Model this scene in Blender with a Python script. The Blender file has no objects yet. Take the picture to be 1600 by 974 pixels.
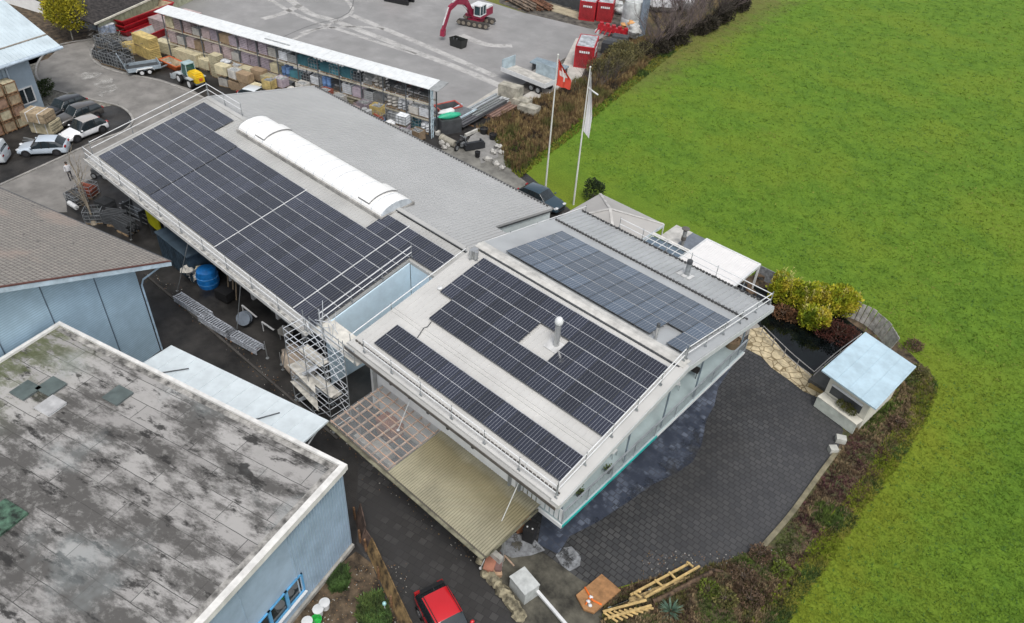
import bpy, math, random
from math import sin, cos, pi, radians as R
from mathutils import Vector, Matrix, noise
random.seed(7)
S = bpy.context.scene
# ---------------------------------------------------------------- camera
RT = Vector((0.7358545, 0.67490301, 0.05499159)); UP = Vector((-0.45930567, 0.43781053, 0.77289083)); FW = Vector((-0.49755045, 0.59399315, -0.63215163))
CH = 35.5; FP = 1190.0
cam = bpy.data.cameras.new('camera'); cam.lens = 36 * FP / 1600; cam.sensor_width = 36; cam.clip_end = 2000; cam.clip_start = 0.5
co = bpy.data.objects.new('camera', cam); S.collection.objects.link(co)
co.matrix_world = Matrix(((RT.x, UP.x, -FW.x, 0), (RT.y, UP.y, -FW.y, 0), (RT.z, UP.z, -FW.z, CH), (0, 0, 0, 1)))
S.camera = co
# ---------------------------------------------------------------- light: overcast
SUN_EL, SUN_AZ = R(62), R(-35)          # azimuth of the direction the light comes from, from +X towards +Y
w = bpy.data.worlds.new('World'); S.world = w; w.use_nodes = True
nt = w.node_tree; bgn = nt.nodes['Background']
sky = nt.nodes.new('ShaderNodeTexSky'); sky.sky_type = 'NISHITA'; sky.sun_disc = False
sky.sun_elevation = SUN_EL; sky.sun_rotation = pi / 2 - SUN_AZ; sky.air_density = 1.0; sky.dust_density = 4.0; sky.ozone_density = 1.0
hs = nt.nodes.new('ShaderNodeHueSaturation'); hs.inputs['Saturation'].default_value = 0.36
nt.links.new(sky.outputs[0], hs.inputs['Color']); tcw = nt.nodes.new('ShaderNodeTexCoord'); sxw = nt.nodes.new('ShaderNodeSeparateXYZ'); nt.links.new(tcw.outputs['Generated'], sxw.inputs[0])
hz_ = nt.nodes.new('ShaderNodeMapRange'); hz_.inputs[1].default_value = .1; hz_.inputs[2].default_value = .85; hz_.inputs[3].default_value = 1.55; hz_.inputs[4].default_value = .85; nt.links.new(sxw.outputs[2], hz_.inputs[0])   # pale bright cloud towards the horizon
vmw = nt.nodes.new('ShaderNodeVectorMath'); vmw.operation = 'SCALE'; nt.links.new(hs.outputs[0], vmw.inputs[0]); nt.links.new(hz_.outputs[0], vmw.inputs['Scale']); nt.links.new(vmw.outputs[0], bgn.inputs[0]); bgn.inputs[1].default_value = 0.15
sl = bpy.data.lights.new('sun', 'SUN'); sl.energy = 1.4; sl.angle = R(18); sl.color = (1, .97, .93)
so = bpy.data.objects.new('sun', sl); S.collection.objects.link(so)
so.rotation_euler = Vector((-cos(SUN_AZ) * cos(SUN_EL), -sin(SUN_AZ) * cos(SUN_EL), -sin(SUN_EL))).to_track_quat('-Z', 'Y').to_euler()
S.view_settings.view_transform = 'Standard'; S.view_settings.look = 'None'; S.view_settings.gamma = 1; S.view_settings.use_curve_mapping = False
S.view_settings.exposure = 0.24
S.render.engine = 'CYCLES'; S.render.resolution_x = 1024; S.render.resolution_y = 623
S.cycles.max_bounces = 6; S.cycles.diffuse_bounces = 3; S.cycles.glossy_bounces = 3; S.cycles.transmission_bounces = 4; S.cycles.transparent_max_bounces = 8
# ---------------------------------------------------------------- placing helpers: photo pixel -> point of the place
def ray(px, py): return FW * FP + RT * (px - 800) - UP * (py - 487)
def at(px, py, z=0.0):
    d = ray(px, py); t = (z - CH) / d.z; return Vector((d.x * t, d.y * t, z))
def atxp(px, py, x):
    d = ray(px, py); t = x / d.x; return Vector((x, d.y * t, CH + d.z * t))
def atyp(px, py, y):
    d = ray(px, py); t = y / d.y; return Vector((d.x * t, y, CH + d.z * t))
def on(px, py, f):       # point on roof surface z=f(y), by iteration
    z = 5
    for _ in range(30): p = at(px, py, z); z = z * .4 + f(p.y) * .6
    return at(px, py, z)
A15 = R(14.43)
U = Vector((cos(A15), sin(A15), 0)); V = Vector((-sin(A15), cos(A15), 0)); Z = Vector((0, 0, 1))
# ---------------------------------------------------------------- materials
MATS = {}
def mat(name, col, rough=.7, metal=0, var=.12, scale=1.5, bump=0, bscale=8, spec=.5, col2=None, detail=5, thr=(.35, .65), rnd=0, alpha=None, trans=0, coat=0):
    if name in MATS: return MATS[name]
    m = bpy.data.materials.new(name); m.use_nodes = True; MATS[name] = m
    n = m.node_tree.nodes; l = m.node_tree.links; b = n['Principled BSDF']
    b.inputs['Roughness'].default_value = rough; b.inputs['Metallic'].default_value = metal; b.inputs['Specular IOR Level'].default_value = spec
    if coat: b.inputs['Coat Weight'].default_value = coat; b.inputs['Coat Roughness'].default_value = .05
    g = n.new('ShaderNodeNewGeometry'); t = n.new('ShaderNodeTexNoise'); t.inputs['Scale'].default_value = scale; t.inputs['Detail'].default_value = detail; t.inputs['Roughness'].default_value = .62
    l.new(g.outputs['Position'], t.inputs['Vector'])
    r = n.new('ShaderNodeValToRGB'); r.color_ramp.elements[0].position = thr[0]; r.color_ramp.elements[1].position = thr[1]
    c = col; c2 = col2 or tuple(x * (1 - var * 2.2) for x in c); cc = c if col2 else tuple(min(1, x * (1 + var)) for x in c)
    r.color_ramp.elements[0].color = (*c2, 1); r.color_ramp.elements[1].color = (*cc, 1)
    l.new(t.outputs['Fac'], r.inputs['Fac']); out = r.outputs[0]
    if rnd:
        oi = n.new('ShaderNodeObjectInfo'); h = n.new('ShaderNodeHueSaturation'); mr = n.new('ShaderNodeMapRange')
        mr.inputs['To Min'].default_value = 1 - rnd; mr.inputs['To Max'].default_value = 1 + rnd
        l.new(oi.outputs['Random'], mr.inputs['Value']); l.new(mr.outputs[0], h.inputs['Value']); l.new(out, h.inputs['Color']); out = h.outputs[0]
    l.new(out, b.inputs['Base Color'])
    if bump:
        t2 = n.new('ShaderNodeTexNoise'); t2.inputs['Scale'].default_value = bscale; t2.inputs['Detail'].default_value = 6; l.new(g.outputs['Position'], t2.inputs['Vector'])
        bn = n.new('ShaderNodeBump'); bn.inputs['Strength'].default_value = bump; bn.inputs['Distance'].default_value = .05
        l.new(t2.outputs['Fac'], bn.inputs['Height']); l.new(bn.outputs[0], b.inputs['Normal'])
    if alpha is not None: b.inputs['Alpha'].default_value = alpha
    if trans: b.inputs['Transmission Weight'].default_value = trans
    m['out'] = out.node.name
    return m
def nodes(m): return m.node_tree.nodes, m.node_tree.links, m.node_tree.nodes['Principled BSDF']
def mixc(n, l, fac, a, b):
    x = n.new('ShaderNodeMix'); x.data_type = 'RGBA'
    for s, v in ((x.inputs[0], fac), (x.inputs[6], a), (x.inputs[7], b)):
        if isinstance(v, bpy.types.NodeSocket): l.new(v, s)
        elif isinstance(v, (int, float)): s.default_value = v
        else: s.default_value = (*v, 1)
    return x.outputs[2]
def mth(n, l, op, a, b=None, c=None):
    x = n.new('ShaderNodeMath'); x.operation = op
    for i, v in enumerate((a, b, c)):
        if v is None: continue
        if isinstance(v, bpy.types.NodeSocket): l.new(v, x.inputs[i])
        else: x.inputs[i].default_value = v
    return x.outputs[0]
def noisen(n, l, scale, detail=4, vec=None, rough=.6):
    t = n.new('ShaderNodeTexNoise'); t.inputs['Scale'].default_value = scale; t.inputs['Detail'].default_value = detail; t.inputs['Roughness'].default_value = rough
    l.new(vec or n.new('ShaderNodeNewGeometry').outputs['Position'], t.inputs['Vector']); return t.outputs['Fac']
def step(n, l, v, a, b):
    x = n.new('ShaderNodeMapRange'); x.interpolation_type = 'SMOOTHSTEP'; l.new(v, x.inputs[0]); x.inputs[1].default_value = a; x.inputs[2].default_value = b; return x.outputs[0]
def basecol(m):
    n, l, b = nodes(m); return b.inputs['Base Color'].links[0].from_socket
def xyz(n, l, obj=False):
    s = n.new('ShaderNodeSeparateXYZ'); l.new((n.new('ShaderNodeTexCoord').outputs['Object'] if obj else n.new('ShaderNodeNewGeometry').outputs['Position']), s.inputs[0]); return s.outputs
# ---------------------------------------------------------------- mesh collector
class MB:
    def __init__(s): s.v = []; s.f = []; s.m = []; s.k = 0
    def face(s, pts, m=None):
        i = len(s.v); s.v += [Vector(p) for p in pts]; s.f.append(tuple(range(i, i + len(pts)))); s.m.append(s.k if m is None else m); return s
    def mesh(s, vs, fs, m=None):
        i = len(s.v); s.v += [Vector(p) for p in vs]
        for f in fs: s.f.append(tuple(i + j for j in f)); s.m.append(s.k if m is None else m)
        return s
    def box(s, c, size, rz=0, m=None, M=None):
        x, y, z = (a / 2 for a in size)
        vs = [Vector((a * x, b * y, d * z)) for d in (-1, 1) for a, b in ((-1, -1), (1, -1), (1, 1), (-1, 1))]
        M = M or Matrix.Rotation(rz, 4, 'Z')
        return s.mesh([M @ v + Vector(c) for v in vs], [(3, 2, 1, 0), (4, 5, 6, 7), (0, 1, 5, 4), (1, 2, 6, 5), (2, 3, 7, 6), (3, 0, 4, 7)], m)
    def bb(s, x0, x1, y0, y1, z0, z1, m=None): return s.box(((x0 + x1) / 2, (y0 + y1) / 2, (z0 + z1) / 2), (abs(x1 - x0), abs(y1 - y0), abs(z1 - z0)), 0, m)
    def slab(s, top, t, m=None, mside=None):       # planar polygon extruded down by t (vector or number)
        top = [Vector(p) for p in top]; d = Vector((0, 0, -t)) if not isinstance(t, Vector) else t; n = len(top)
        a = sum(((top[i].x * top[(i + 1) % n].y - top[(i + 1) % n].x * top[i].y) for i in range(n)))
        if a < 0: top = top[::-1]
        i = len(s.v); s.v += top + [p + d for p in top]
        s.f.append(tuple(range(i, i + n))); s.m.append(s.k if m is None else m)
        s.f.append(tuple(range(i + 2 * n - 1, i + n - 1, -1))); s.m.append(s.k if m is None else m)
        for j in range(n): s.f.append((i + j, i + n + j, i + n + (j + 1) % n, i + (j + 1) % n)); s.m.append(mside if mside is not None else (s.k if m is None else m))
        return s
    def tube(s, pts, r, n=6, m=None, r2=None, cap=True):
        pts = [Vector(p) for p in pts]; base = len(s.v); K = len(pts)
        for i, p in enumerate(pts):
            d = ((pts[min(i + 1, K - 1)] - pts[max(i - 1, 0)])).normalized()
            a = d.cross(Z if abs(d.z) < .9 else Vector((1, 0, 0))).normalized(); b = d.cross(a)
            rr = r if r2 is None else r + (r2 - r) * i / (K - 1)
            s.v += [p + (a * cos(2 * pi * j / n) + b * sin(2 * pi * j / n)) * rr for j in range(n)]
        mm = s.k if m is None else m
        for i in range(K - 1):
            for j in range(n): s.f.append((base + i * n + j, base + (i + 1) * n + j, base + (i + 1) * n + (j + 1) % n, base + i * n + (j + 1) % n)); s.m.append(mm)
        if cap:
            s.f.append(tuple(base + j for j in range(n))); s.m.append(mm)
            s.f.append(tuple(base + (K - 1) * n + j for j in range(n - 1, -1, -1))); s.m.append(mm)
        return s
    def bar(s, a, b, wd, ht=None, m=None):         # rectangular bar between two points
        a = Vector(a); b = Vector(b); d = b - a; ht = ht or wd
        x = d.normalized(); y = (Z.cross(x) if abs(x.z) < .98 else Vector((0, 1, 0))).normalized(); z = x.cross(y)
        return s.box((a + b) / 2, (d.length, wd, ht), m=m, M=Matrix((x, y, z)).transposed().to_4x4())
    def lathe(s, c, prof, n=12, m=None, axis=None):
        base = len(s.v); q = (Vector(axis).normalized().to_track_quat('Z', 'Y').to_matrix() if axis is not None else Matrix.Identity(3))
        for r, z in prof: s.v += [Vector(c) + q @ Vector((r * cos(2 * pi * j / n), r * sin(2 * pi * j / n), z)) for j in range(n)]
        mm = s.k if m is None else m
        for i in range(len(prof) - 1):
            for j in range(n): s.f.append((base + i * n + j, base + i * n + (j + 1) % n, base + (i + 1) * n + (j + 1) % n, base + (i + 1) * n + j)); s.m.append(mm)
        s.f.append(tuple(base + j for j in range(n - 1, -1, -1))); s.m.append(mm)
        s.f.append(tuple(base + (len(prof) - 1) * n + j for j in range(n))); s.m.append(mm)
        return s
    def blob(s, c, rad, m=None, seed=0, rough=.25, n=8, k=6):
        c = Vector(c); base = len(s.v); rad = Vector(rad) if not isinstance(rad, (int, float)) else Vector((rad,) * 3)
        for i in range(k + 1):
            th = pi * i / k
            for j in range(n):
                ph = 2 * pi * j / n; d = Vector((sin(th) * cos(ph), sin(th) * sin(ph), cos(th)))
                q = 1 + rough * noise.noise(d * 1.7 + Vector((seed * 3.1, seed, 0))) * 2
                s.v.append(c + Vector((d.x * rad.x, d.y * rad.y, d.z * rad.z)) * q)
        for i in range(k):
            for j in range(n): s.f.append((base + i * n + j, base + (i + 1) * n + j, base + (i + 1) * n + (j + 1) % n, base + i * n + (j + 1) % n)); s.m.append(s.k if m is None else m)
        return s
def build(name, mb, mats, parent=None, smooth=0, local=False):
    """link the collected geometry as ONE mesh object; world coordinates are turned into the parent's frame unless local"""
    me = bpy.data.meshes.new(name)
    vs = mb.v
    if parent is not None and not local:
        inv = WM(parent).inverted(); vs = [inv @ v for v in vs]
    me.from_pydata([tuple(v) for v in vs], [], mb.f)
    for m in (mats if isinstance(mats, (list, tuple)) else [mats]): me.materials.append(m)
    me.polygons.foreach_set('material_index', mb.m)
    me.update()
    if smooth:
        me.polygons.foreach_set('use_smooth', [True] * len(me.polygons)); me.set_sharp_from_angle(angle=R(smooth))
    o = bpy.data.objects.new(name, me); S.collection.objects.link(o)
    if parent is not None: o.parent = parent
    return o
def WM(o):
    M = Matrix.LocRotScale(o.location, o.rotation_euler, o.scale)
    return WM(o.parent) @ M if o.parent else M
def tag(o, label, cat, group=None):
    if label: o['label'] = label
    if cat: o['category'] = cat
    if group: o['group'] = group
    return o
def thing(name, label, cat, loc=(0, 0, 0), rz=0, group=None):
    o = bpy.data.objects.new(name, None); S.collection.objects.link(o); o.location = loc; o.rotation_euler = (0, 0, rz); o.empty_display_size = .3
    return tag(o, label, cat, group)
def struct(name, mb, mats, smooth=0, kind='structure'):
    o = build(name, mb, mats, smooth=smooth); o['kind'] = kind; return o
def stuff(name, mb, mats, label, cat):
    o = build(name, mb, mats); o['kind'] = 'stuff'; return tag(o, label, cat)
def copy_tree(o, parent=None):
    c = o.copy(); S.collection.objects.link(c)
    if parent is not None: c.parent = parent
    for ch in [x for x in S.objects if x.parent == o]: copy_tree(ch, c)
    return c
def dup(o, loc, rz, label, group=None, sc=None):
    c = copy_tree(o); c.location = loc; c.rotation_euler = (0, 0, rz); c['label'] = label
    if group: c['group'] = group
    if sc: c.scale = sc
    return c
def frame(o): return WM(o)
# ---------------------------------------------------------------- shared materials
WHITE = mat('white_paint', (.62, .63, .63), .45, var=.05)
RAIL = mat('galvanised_rail', (.66, .67, .67), .4, var=.05)
STEEL = mat('zinc_steel', (.34, .36, .37), .4, .5, var=.12, scale=4)
DSTEEL = mat('dark_steel', (.08, .085, .09), .5, .3)
BLACK = mat('black_rubber', (.012, .012, .013), .6)
GLASS = mat('window_glass', (.02, .028, .032), .06, spec=.7)
ROOFM = mat('light_metal_roof', (.40, .40, .385), .42, .0, var=.06, scale=.35, detail=8, bump=.02, bscale=2)
ROOFG = mat('grey_metal_roof', (.37, .375, .372), .5, .0, var=.03, scale=.25, detail=4)
CONC = mat('cast_concrete', (.34, .33, .30), .85, var=.15, scale=2, bump=.2)
WOOD = mat('raw_timber', (.42, .27, .12), .75, var=.25, scale=3)
BROWNW = mat('brown_timber', (.22, .12, .06), .75, var=.3, scale=4)
PLY = mat('yellow_formwork_board', (.55, .42, .16), .6, var=.15, scale=2)
ORANGE = mat('orange_paint', (.55, .13, .04), .5, var=.12)
RED = mat('red_paint', (.38, .012, .02), .38, var=.1)
REDC = mat('red_container_paint', (.30, .02, .025), .45, var=.12)
YEL = mat('yellow_paint', (.75, .50, .02), .4)
BLUEW = mat('pale_blue_wall', (.36, .47, .55), .6, var=.05, scale=.8)
# ================================================================ GROUND
def flat(name, pts, z, m, kind='structure'):
    mb = MB(); mb.face([Vector((p[0], p[1], z)) for p in pts]); o = struct(name, mb, m, kind=kind); return o
def px2(lst, z=0): return [at(x, y, z) for x, y in lst]
def ccw(pts):
    a = sum(pts[i][0] * pts[(i + 1) % len(pts)][1] - pts[(i + 1) % len(pts)][0] * pts[i][1] for i in range(len(pts)))
    return pts if a > 0 else pts[::-1]
# --- meadow
gm = mat('meadow_grass', (.115, .215, .016), .9, spec=.15); n, l, b = nodes(gm)
n1 = noisen(n, l, .09, 5); n2 = noisen(n, l, .55, 8, rough=.7); n3 = noisen(n, l, 5.5, 8, rough=.78); n4 = noisen(n, l, .23, 7, rough=.7)
c = mixc(n, l, step(n, l, n2, .36, .64), (.080, .165, .015), (.122, .225, .02))
c = mixc(n, l, mth(n, l, 'MULTIPLY', step(n, l, n1, .42, .66), .6), c, (.165, .23, .02))
c = mixc(n, l, mth(n, l, 'MULTIPLY', step(n, l, n4, .60, .78), .35), c, (.16, .17, .045))
X = xyz(n, l)
# distance to the bed edge on the right: yellowed margin
mx = step(n, l, mth(n, l, 'ADD', X[0], mth(n, l, 'MULTIPLY', mth(n, l, 'SUBTRACT', n2, .5), 9.0)), 3.6, -2.2)
mY = step(n, l, X[1], 56, 46)
c = mixc(n, l, mth(n, l, 'MULTIPLY', mth(n, l, 'MULTIPLY', mx, mY), .62), c, (.215, .225, .018))
# trodden brown strip along the far hedge
e1 = mth(n, l, 'ADD', X[0], mth(n, l, 'MULTIPLY', X[1], .105))
ex = step(n, l, mth(n, l, 'ADD', e1, mth(n, l, 'MULTIPLY', mth(n, l, 'SUBTRACT', n2, .5), 10.0)), -33.5, -40.5)
eY = step(n, l, X[1], 62, 84)
c = mixc(n, l, mth(n, l, 'MULTIPLY', mth(n, l, 'MULTIPLY', ex, eY), .75), c, (.155, .115, .05))
c = mixc(n, l, step(n, l, n3, .30, .68), mixc(n, l, .42, c, (.02, .06, .006)), mixc(n, l, .14, c, (.24, .32, .05)))
l.new(c, b.inputs['Base Color'])
bn = n.new('ShaderNodeBump'); bn.inputs['Strength'].default_value = .7; bn.inputs['Distance'].default_value = .12; l.new(n3, bn.inputs['Height']); l.new(bn.outputs[0], b.inputs['Normal'])
flat('meadow', [(-500, -300), (400, -300), (400, 700), (-500, 700)], 0, gm)
# --- dark alley asphalt
am = mat('wet_dark_asphalt', (.033, .031, .029), .5, var=.3, scale=.5, detail=8, bump=.3, bscale=14, spec=.4)
n, l, b = nodes(am); X = xyz(n, l)
nn = noisen(n, l, .35, 6); r_ = n.new('ShaderNodeMapRange'); l.new(nn, r_.inputs[0]); r_.inputs[1].default_value = .35; r_.inputs[2].default_value = .65; r_.inputs[3].default_value = .32; r_.inputs[4].default_value = .75; l.new(r_.outputs[0], b.inputs['Roughness'])
flat('alley', [(-170, -30), (-8, -30), (-9.5, 17.5), (-9, 46), (-18, 50), (-30, 46.5), (-43, 50.2), (-53, 49), (-62, 52), (-100, 36.5), (-170, 10)], .004, am)
# --- lighter road
rm = mat('grey_road_asphalt', (.215, .205, .19), .75, var=.14, scale=.6, detail=9, bump=.15, bscale=20)
road = px2([(390, -70), (290, 0), (180, 55), (96, 70), (64, 92), (57, 118), (76, 137), (140, 157), (185, 163), (206, 180), (206, 200), (150, 222), (100, 245), (0, 290), (0, 332), (105, 332), (102, 300), (160, 272), (300, 195), (332, 160), (300, 140), (250, 124), (200, 114), (160, 102), (143, 85), (150, 66), (230, 40), (400, -30)])
flat('road', ccw(road), .008, rm)
verge = mat('gravel_verge', (.20, .19, .16), .95, var=.25, scale=3, bump=.4)
flat('gravel_verge', ccw(px2([(96, 70), (64, 92), (57, 118), (76, 137), (140, 157), (185, 163), (150, 170), (75, 190), (40, 160), (40, 100), (60, 75)])), .010, verge)
km = mat('kerb_stone', (.30, .29, .27), .8, var=.15)
def ribbon(pts, wd, z, h=0):
    mb = MB(); pts = [Vector((p[0], p[1], z)) for p in pts]
    L = []; Rr = []
    for i, p in enumerate(pts):
        d = (pts[min(i + 1, len(pts) - 1)] - pts[max(i - 1, 0)]).normalized(); nrm = Vector((-d.y, d.x, 0)) * wd / 2
        L.append(p + nrm); Rr.append(p - nrm)
    for i in range(len(pts) - 1):
        q = [Rr[i], Rr[i + 1], L[i + 1], L[i]]
        if h: mb.slab([v + Vector((0, 0, h)) for v in q], h)
        else: mb.face(q)
    return mb
def smoothpx(lst, k=4, z=0):
    P = px2(lst, z); out = []
    for i in range(len(P) - 1):
        p0, p1, p2, p3 = P[max(i - 1, 0)], P[i], P[i + 1], P[min(i + 2, len(P) - 1)]
        for j in range(k):
            t = j / k; out.append(.5 * ((2 * p1) + (p2 - p0) * t + (2 * p0 - 5 * p1 + 4 * p2 - p3) * t * t + (3 * p1 - p0 - 3 * p2 + p3) * t ** 3))
    return out + [P[-1]]
struct('kerb', ribbon(smoothpx([(0, 290), (80, 254), (150, 222), (192, 206), (208, 188), (190, 168), (150, 158), (110, 148), (76, 137), (57, 118), (64, 92), (96, 70), (180, 55), (240, 30)]), .22, .0, .10), km)
struct('kerb', ribbon(smoothpx([(340, 163), (300, 146), (250, 127), (200, 117), (160, 105), (142, 88), (148, 70)]), .22, .0, .08), km)
# worn pale patches of the road
pm = mat('pale_road_dust', (.55, .54, .51), .9, var=.06)
n, l, b = nodes(pm); l.new(mth(n, l, 'MULTIPLY', step(n, l, noisen(n, l, 1.0, 7), .40, .66), .6), b.inputs['Alpha'])
mb = MB()
for q in ([(118, 116), (150, 110), (165, 118), (130, 125)], [(142, 125), (175, 122), (182, 136), (150, 138)], [(148, 146), (180, 133), (184, 139), (160, 152)]): mb.face(ccw(px2(q, .014)))
struct('road_dust', mb, pm)
# --- concrete works yard
ym = mat('yard_concrete', (.27, .265, .26), .7, var=.12, scale=.3, detail=9, bump=.1, bscale=10, thr=(.3, .7))
n, l, b = nodes(ym); l.new(mixc(n, l, mth(n, l, 'MULTIPLY', step(n, l, noisen(n, l, .13, 8, rough=.7), .42, .60), .55), basecol(ym), (.20, .20, .195)), b.inputs['Base Color'])
flat('concrete_yard', ccw([(-105, 35.2), (-53.0, 48.6), (-54.4, 61), (-57.9, 78), (-59, 87), (-72, 84), (-86, 83), (-140, 110), (-170, 60)]), .012, ym)
tm = mat('pale_tyre_track', (.56, .55, .53), .8, var=.05)
n, l, b = nodes(tm); l.new(mth(n, l, 'MULTIPLY', step(n, l, noisen(n, l, .5, 7, rough=.65), .05, .72), .8), b.inputs['Alpha'])
mb = MB()
for pts, wd in (([(550, 24), (600, 45), (665, 72), (720, 96), (775, 120)], .75), ([(440, -10), (482, 20), (520, 32), (595, 60), (650, 82), (712, 105), (790, 138)], .85), ([(405, -10), (457, 20), (500, 37), (540, 50), (595, 68), (650, 85)], .5),
                ([(536, -5), (550, 12), (540, 27), (485, 50), (440, 70)], .4), ([(470, 52), (500, 45), (560, 42), (600, 46)], .5), ([(720, 55), (760, 70), (800, 72)], .9), ([(410, 30), (440, 22), (470, 8)], .8)):
    r_ = ribbon(smoothpx(pts), wd * 1.35, .017); mb.mesh(r_.v, r_.f)
struct('tyre_tracks', mb, tm)
struct('yard_joint', ribbon(smoothpx([(425, 66), (480, 42), (545, 20), (553, -20)]), .12, .020), mat('joint_seal', (.12, .12, .12), .8))
struct('yard_margin', (lambda q: q)(MB().face(ccw(px2([(690, 215), (700, 180), (800, 120), (900, 50), (780, 5), (780, -60), (1060, -60), (1010, 60), (900, 160), (780, 240)], .0065)))), mat('dark_yard_margin', (.10, .09, .075), .9, var=.35, scale=1))
# --- concrete apron along the yard's bank side
flat('concrete_apron', ccw(px2([(700, 186), (790, 130), (800, 160), (870, 120), (900, 60), (935, 60), (905, 128), (865, 150), (800, 185), (760, 183), (700, 212)])), .016, mat('apron_concrete', (.45, .43, .39), .8, var=.1, scale=1))
# --- paved court
pv = mat('court_paving', (.05, .05, .052), .5, var=.2, spec=.4); n, l, b = nodes(pv)
bt = n.new('ShaderNodeTexBrick'); bt.offset = .5; bt.inputs['Scale'].default_value = 1; bt.inputs['Brick Width'].default_value = .38; bt.inputs['Row Height'].default_value = .34; bt.inputs['Mortar Size'].default_value = .03
bt.inputs['Color1'].default_value = (.036, .037, .039, 1); bt.inputs['Color2'].default_value = (.062, .062, .062, 1); bt.inputs['Mortar'].default_value = (.014, .014, .014, 1); bt.inputs['Mortar Smooth'].default_value = .3
mp = n.new('ShaderNodeMapping'); mp.inputs['Rotation'].default_value = (0, 0, R(-2)); l.new(n.new('ShaderNodeNewGeometry').outputs['Position'], mp.inputs[0]); l.new(mp.outputs[0], bt.inputs[0])
big = step(n, l, noisen(n, l, .16, 6), .38, .62); c = mixc(n, l, big, mixc(n, l, .45, bt.outputs[0], (.013, .0125, .012)), bt.outputs[0])
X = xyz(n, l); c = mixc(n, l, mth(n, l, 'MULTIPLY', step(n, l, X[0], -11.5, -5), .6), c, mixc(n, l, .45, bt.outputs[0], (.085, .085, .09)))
l.new(c, b.inputs['Base Color']); r_ = n.new('ShaderNodeMapRange'); l.new(noisen(n, l, .4, 6), r_.inputs[0]); r_.inputs[1].default_value = .3; r_.inputs[2].default_value = .7; r_.inputs[3].default_value = .38; r_.inputs[4].default_value = .7; l.new(r_.outputs[0], b.inputs['Roughness'])
court = px2([(830, 850), (905, 905), (945, 925), (1010, 905), (1110, 885), (1190, 855), (1310, 700), (1318, 672), (1283, 622), (1232, 592), (1190, 560), (1168, 520), (1130, 470), (900, 700), (800, 820)])
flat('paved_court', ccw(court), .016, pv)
wp = mat('wet_paving', (.16, .20, .27), .3, var=.25, scale=3, spec=.6); n, l, b = nodes(wp)  # wet stones; their pale blue colour imitates the sky reflected in them
bt2 = n.new('ShaderNodeTexBrick'); bt2.offset = .5; bt2.inputs['Scale'].default_value = 1; bt2.inputs['Brick Width'].default_value = .40; bt2.inputs['Row Height'].default_value = .36; bt2.inputs['Mortar Size'].default_value = .03
bt2.inputs['Color1'].default_value = (.03, .038, .058, 1); bt2.inputs['Color2'].default_value = (.12, .14, .18, 1); bt2.inputs['Mortar'].default_value = (.05, .055, .07, 1); l.new(n.new('ShaderNodeNewGeometry').outputs['Position'], bt2.inputs[0])
l.new(mixc(n, l, step(n, l, noisen(n, l, 1.0, 5), .4, .6), bt2.outputs[0], (.035, .042, .06)), b.inputs['Base Color'])
Xw = xyz(n, l); l.new(step(n, l, mth(n, l, 'SUBTRACT', noisen(n, l, .8, 8, rough=.7), mth(n, l, 'MULTIPLY', mth(n, l, 'ADD', Xw[0], 12.0), .15)), .18, .56), b.inputs['Alpha'])
mb = MB(); mb.face(ccw(px2([(850, 790), (840, 850), (872, 866), (890, 838), (935, 815), (985, 782), (1020, 757), (1056, 740), (1082, 722), (1096, 696), (1104, 655), (1116, 634), (1122, 606), (1155, 556), (1150, 540), (1000, 660)], .022))); struct('wet_patch', mb, wp)
wq = mat('grey_mortar_stain', (.20, .21, .22), .6, var=.2, scale=3); n, l, b = nodes(wq); l.new(step(n, l, noisen(n, l, 1.4, 7), .36, .50), b.inputs['Alpha'])
mb = MB(); mb.face(ccw(px2([(868, 868), (880, 856), (893, 854), (908, 870), (906, 884), (890, 893), (878, 884)], .023))); mb.face(ccw(px2([(780, 862), (800, 832), (830, 838), (852, 860), (830, 868), (800, 872)], .023))); struct('cement_stain', mb, wq)
# --- alley paving with scattered pale setts
al = mat('alley_paving', (.05, .049, .048), .6, var=.25, spec=.35); n, l, b = nodes(al)
bt = n.new('ShaderNodeTexBrick'); bt.offset = .5; bt.inputs['Scale'].default_value = 1; bt.inputs['Brick Width'].default_value = .42; bt.inputs['Row Height'].default_value = .40; bt.inputs['Mortar Size'].default_value = .02; bt.inputs['Bias'].default_value = -.5
bt.inputs['Color1'].default_value = (.034, .033, .032, 1); bt.inputs['Color2'].default_value = (.085, .082, .08, 1); bt.inputs['Mortar'].default_value = (.024, .024, .024, 1)
mp = n.new('ShaderNodeMapping'); mp.inputs['Rotation'].default_value = (0, 0, R(-12)); l.new(n.new('ShaderNodeNewGeometry').outputs['Position'], mp.inputs[0]); l.new(mp.outputs[0], bt.inputs[0])
l.new(mixc(n, l, step(n, l, noisen(n, l, .5, 6), .42, .62), mixc(n, l, .7, bt.outputs[0], (.036, .035, .035)), bt.outputs[0]), b.inputs['Base Color'])
flat('alley_paving', ccw(px2([(560, 700), (600, 690), (745, 888), (800, 960), (860, 1060), (560, 1060), (640, 974), (590, 900), (557, 850)])), .010, al)
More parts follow.
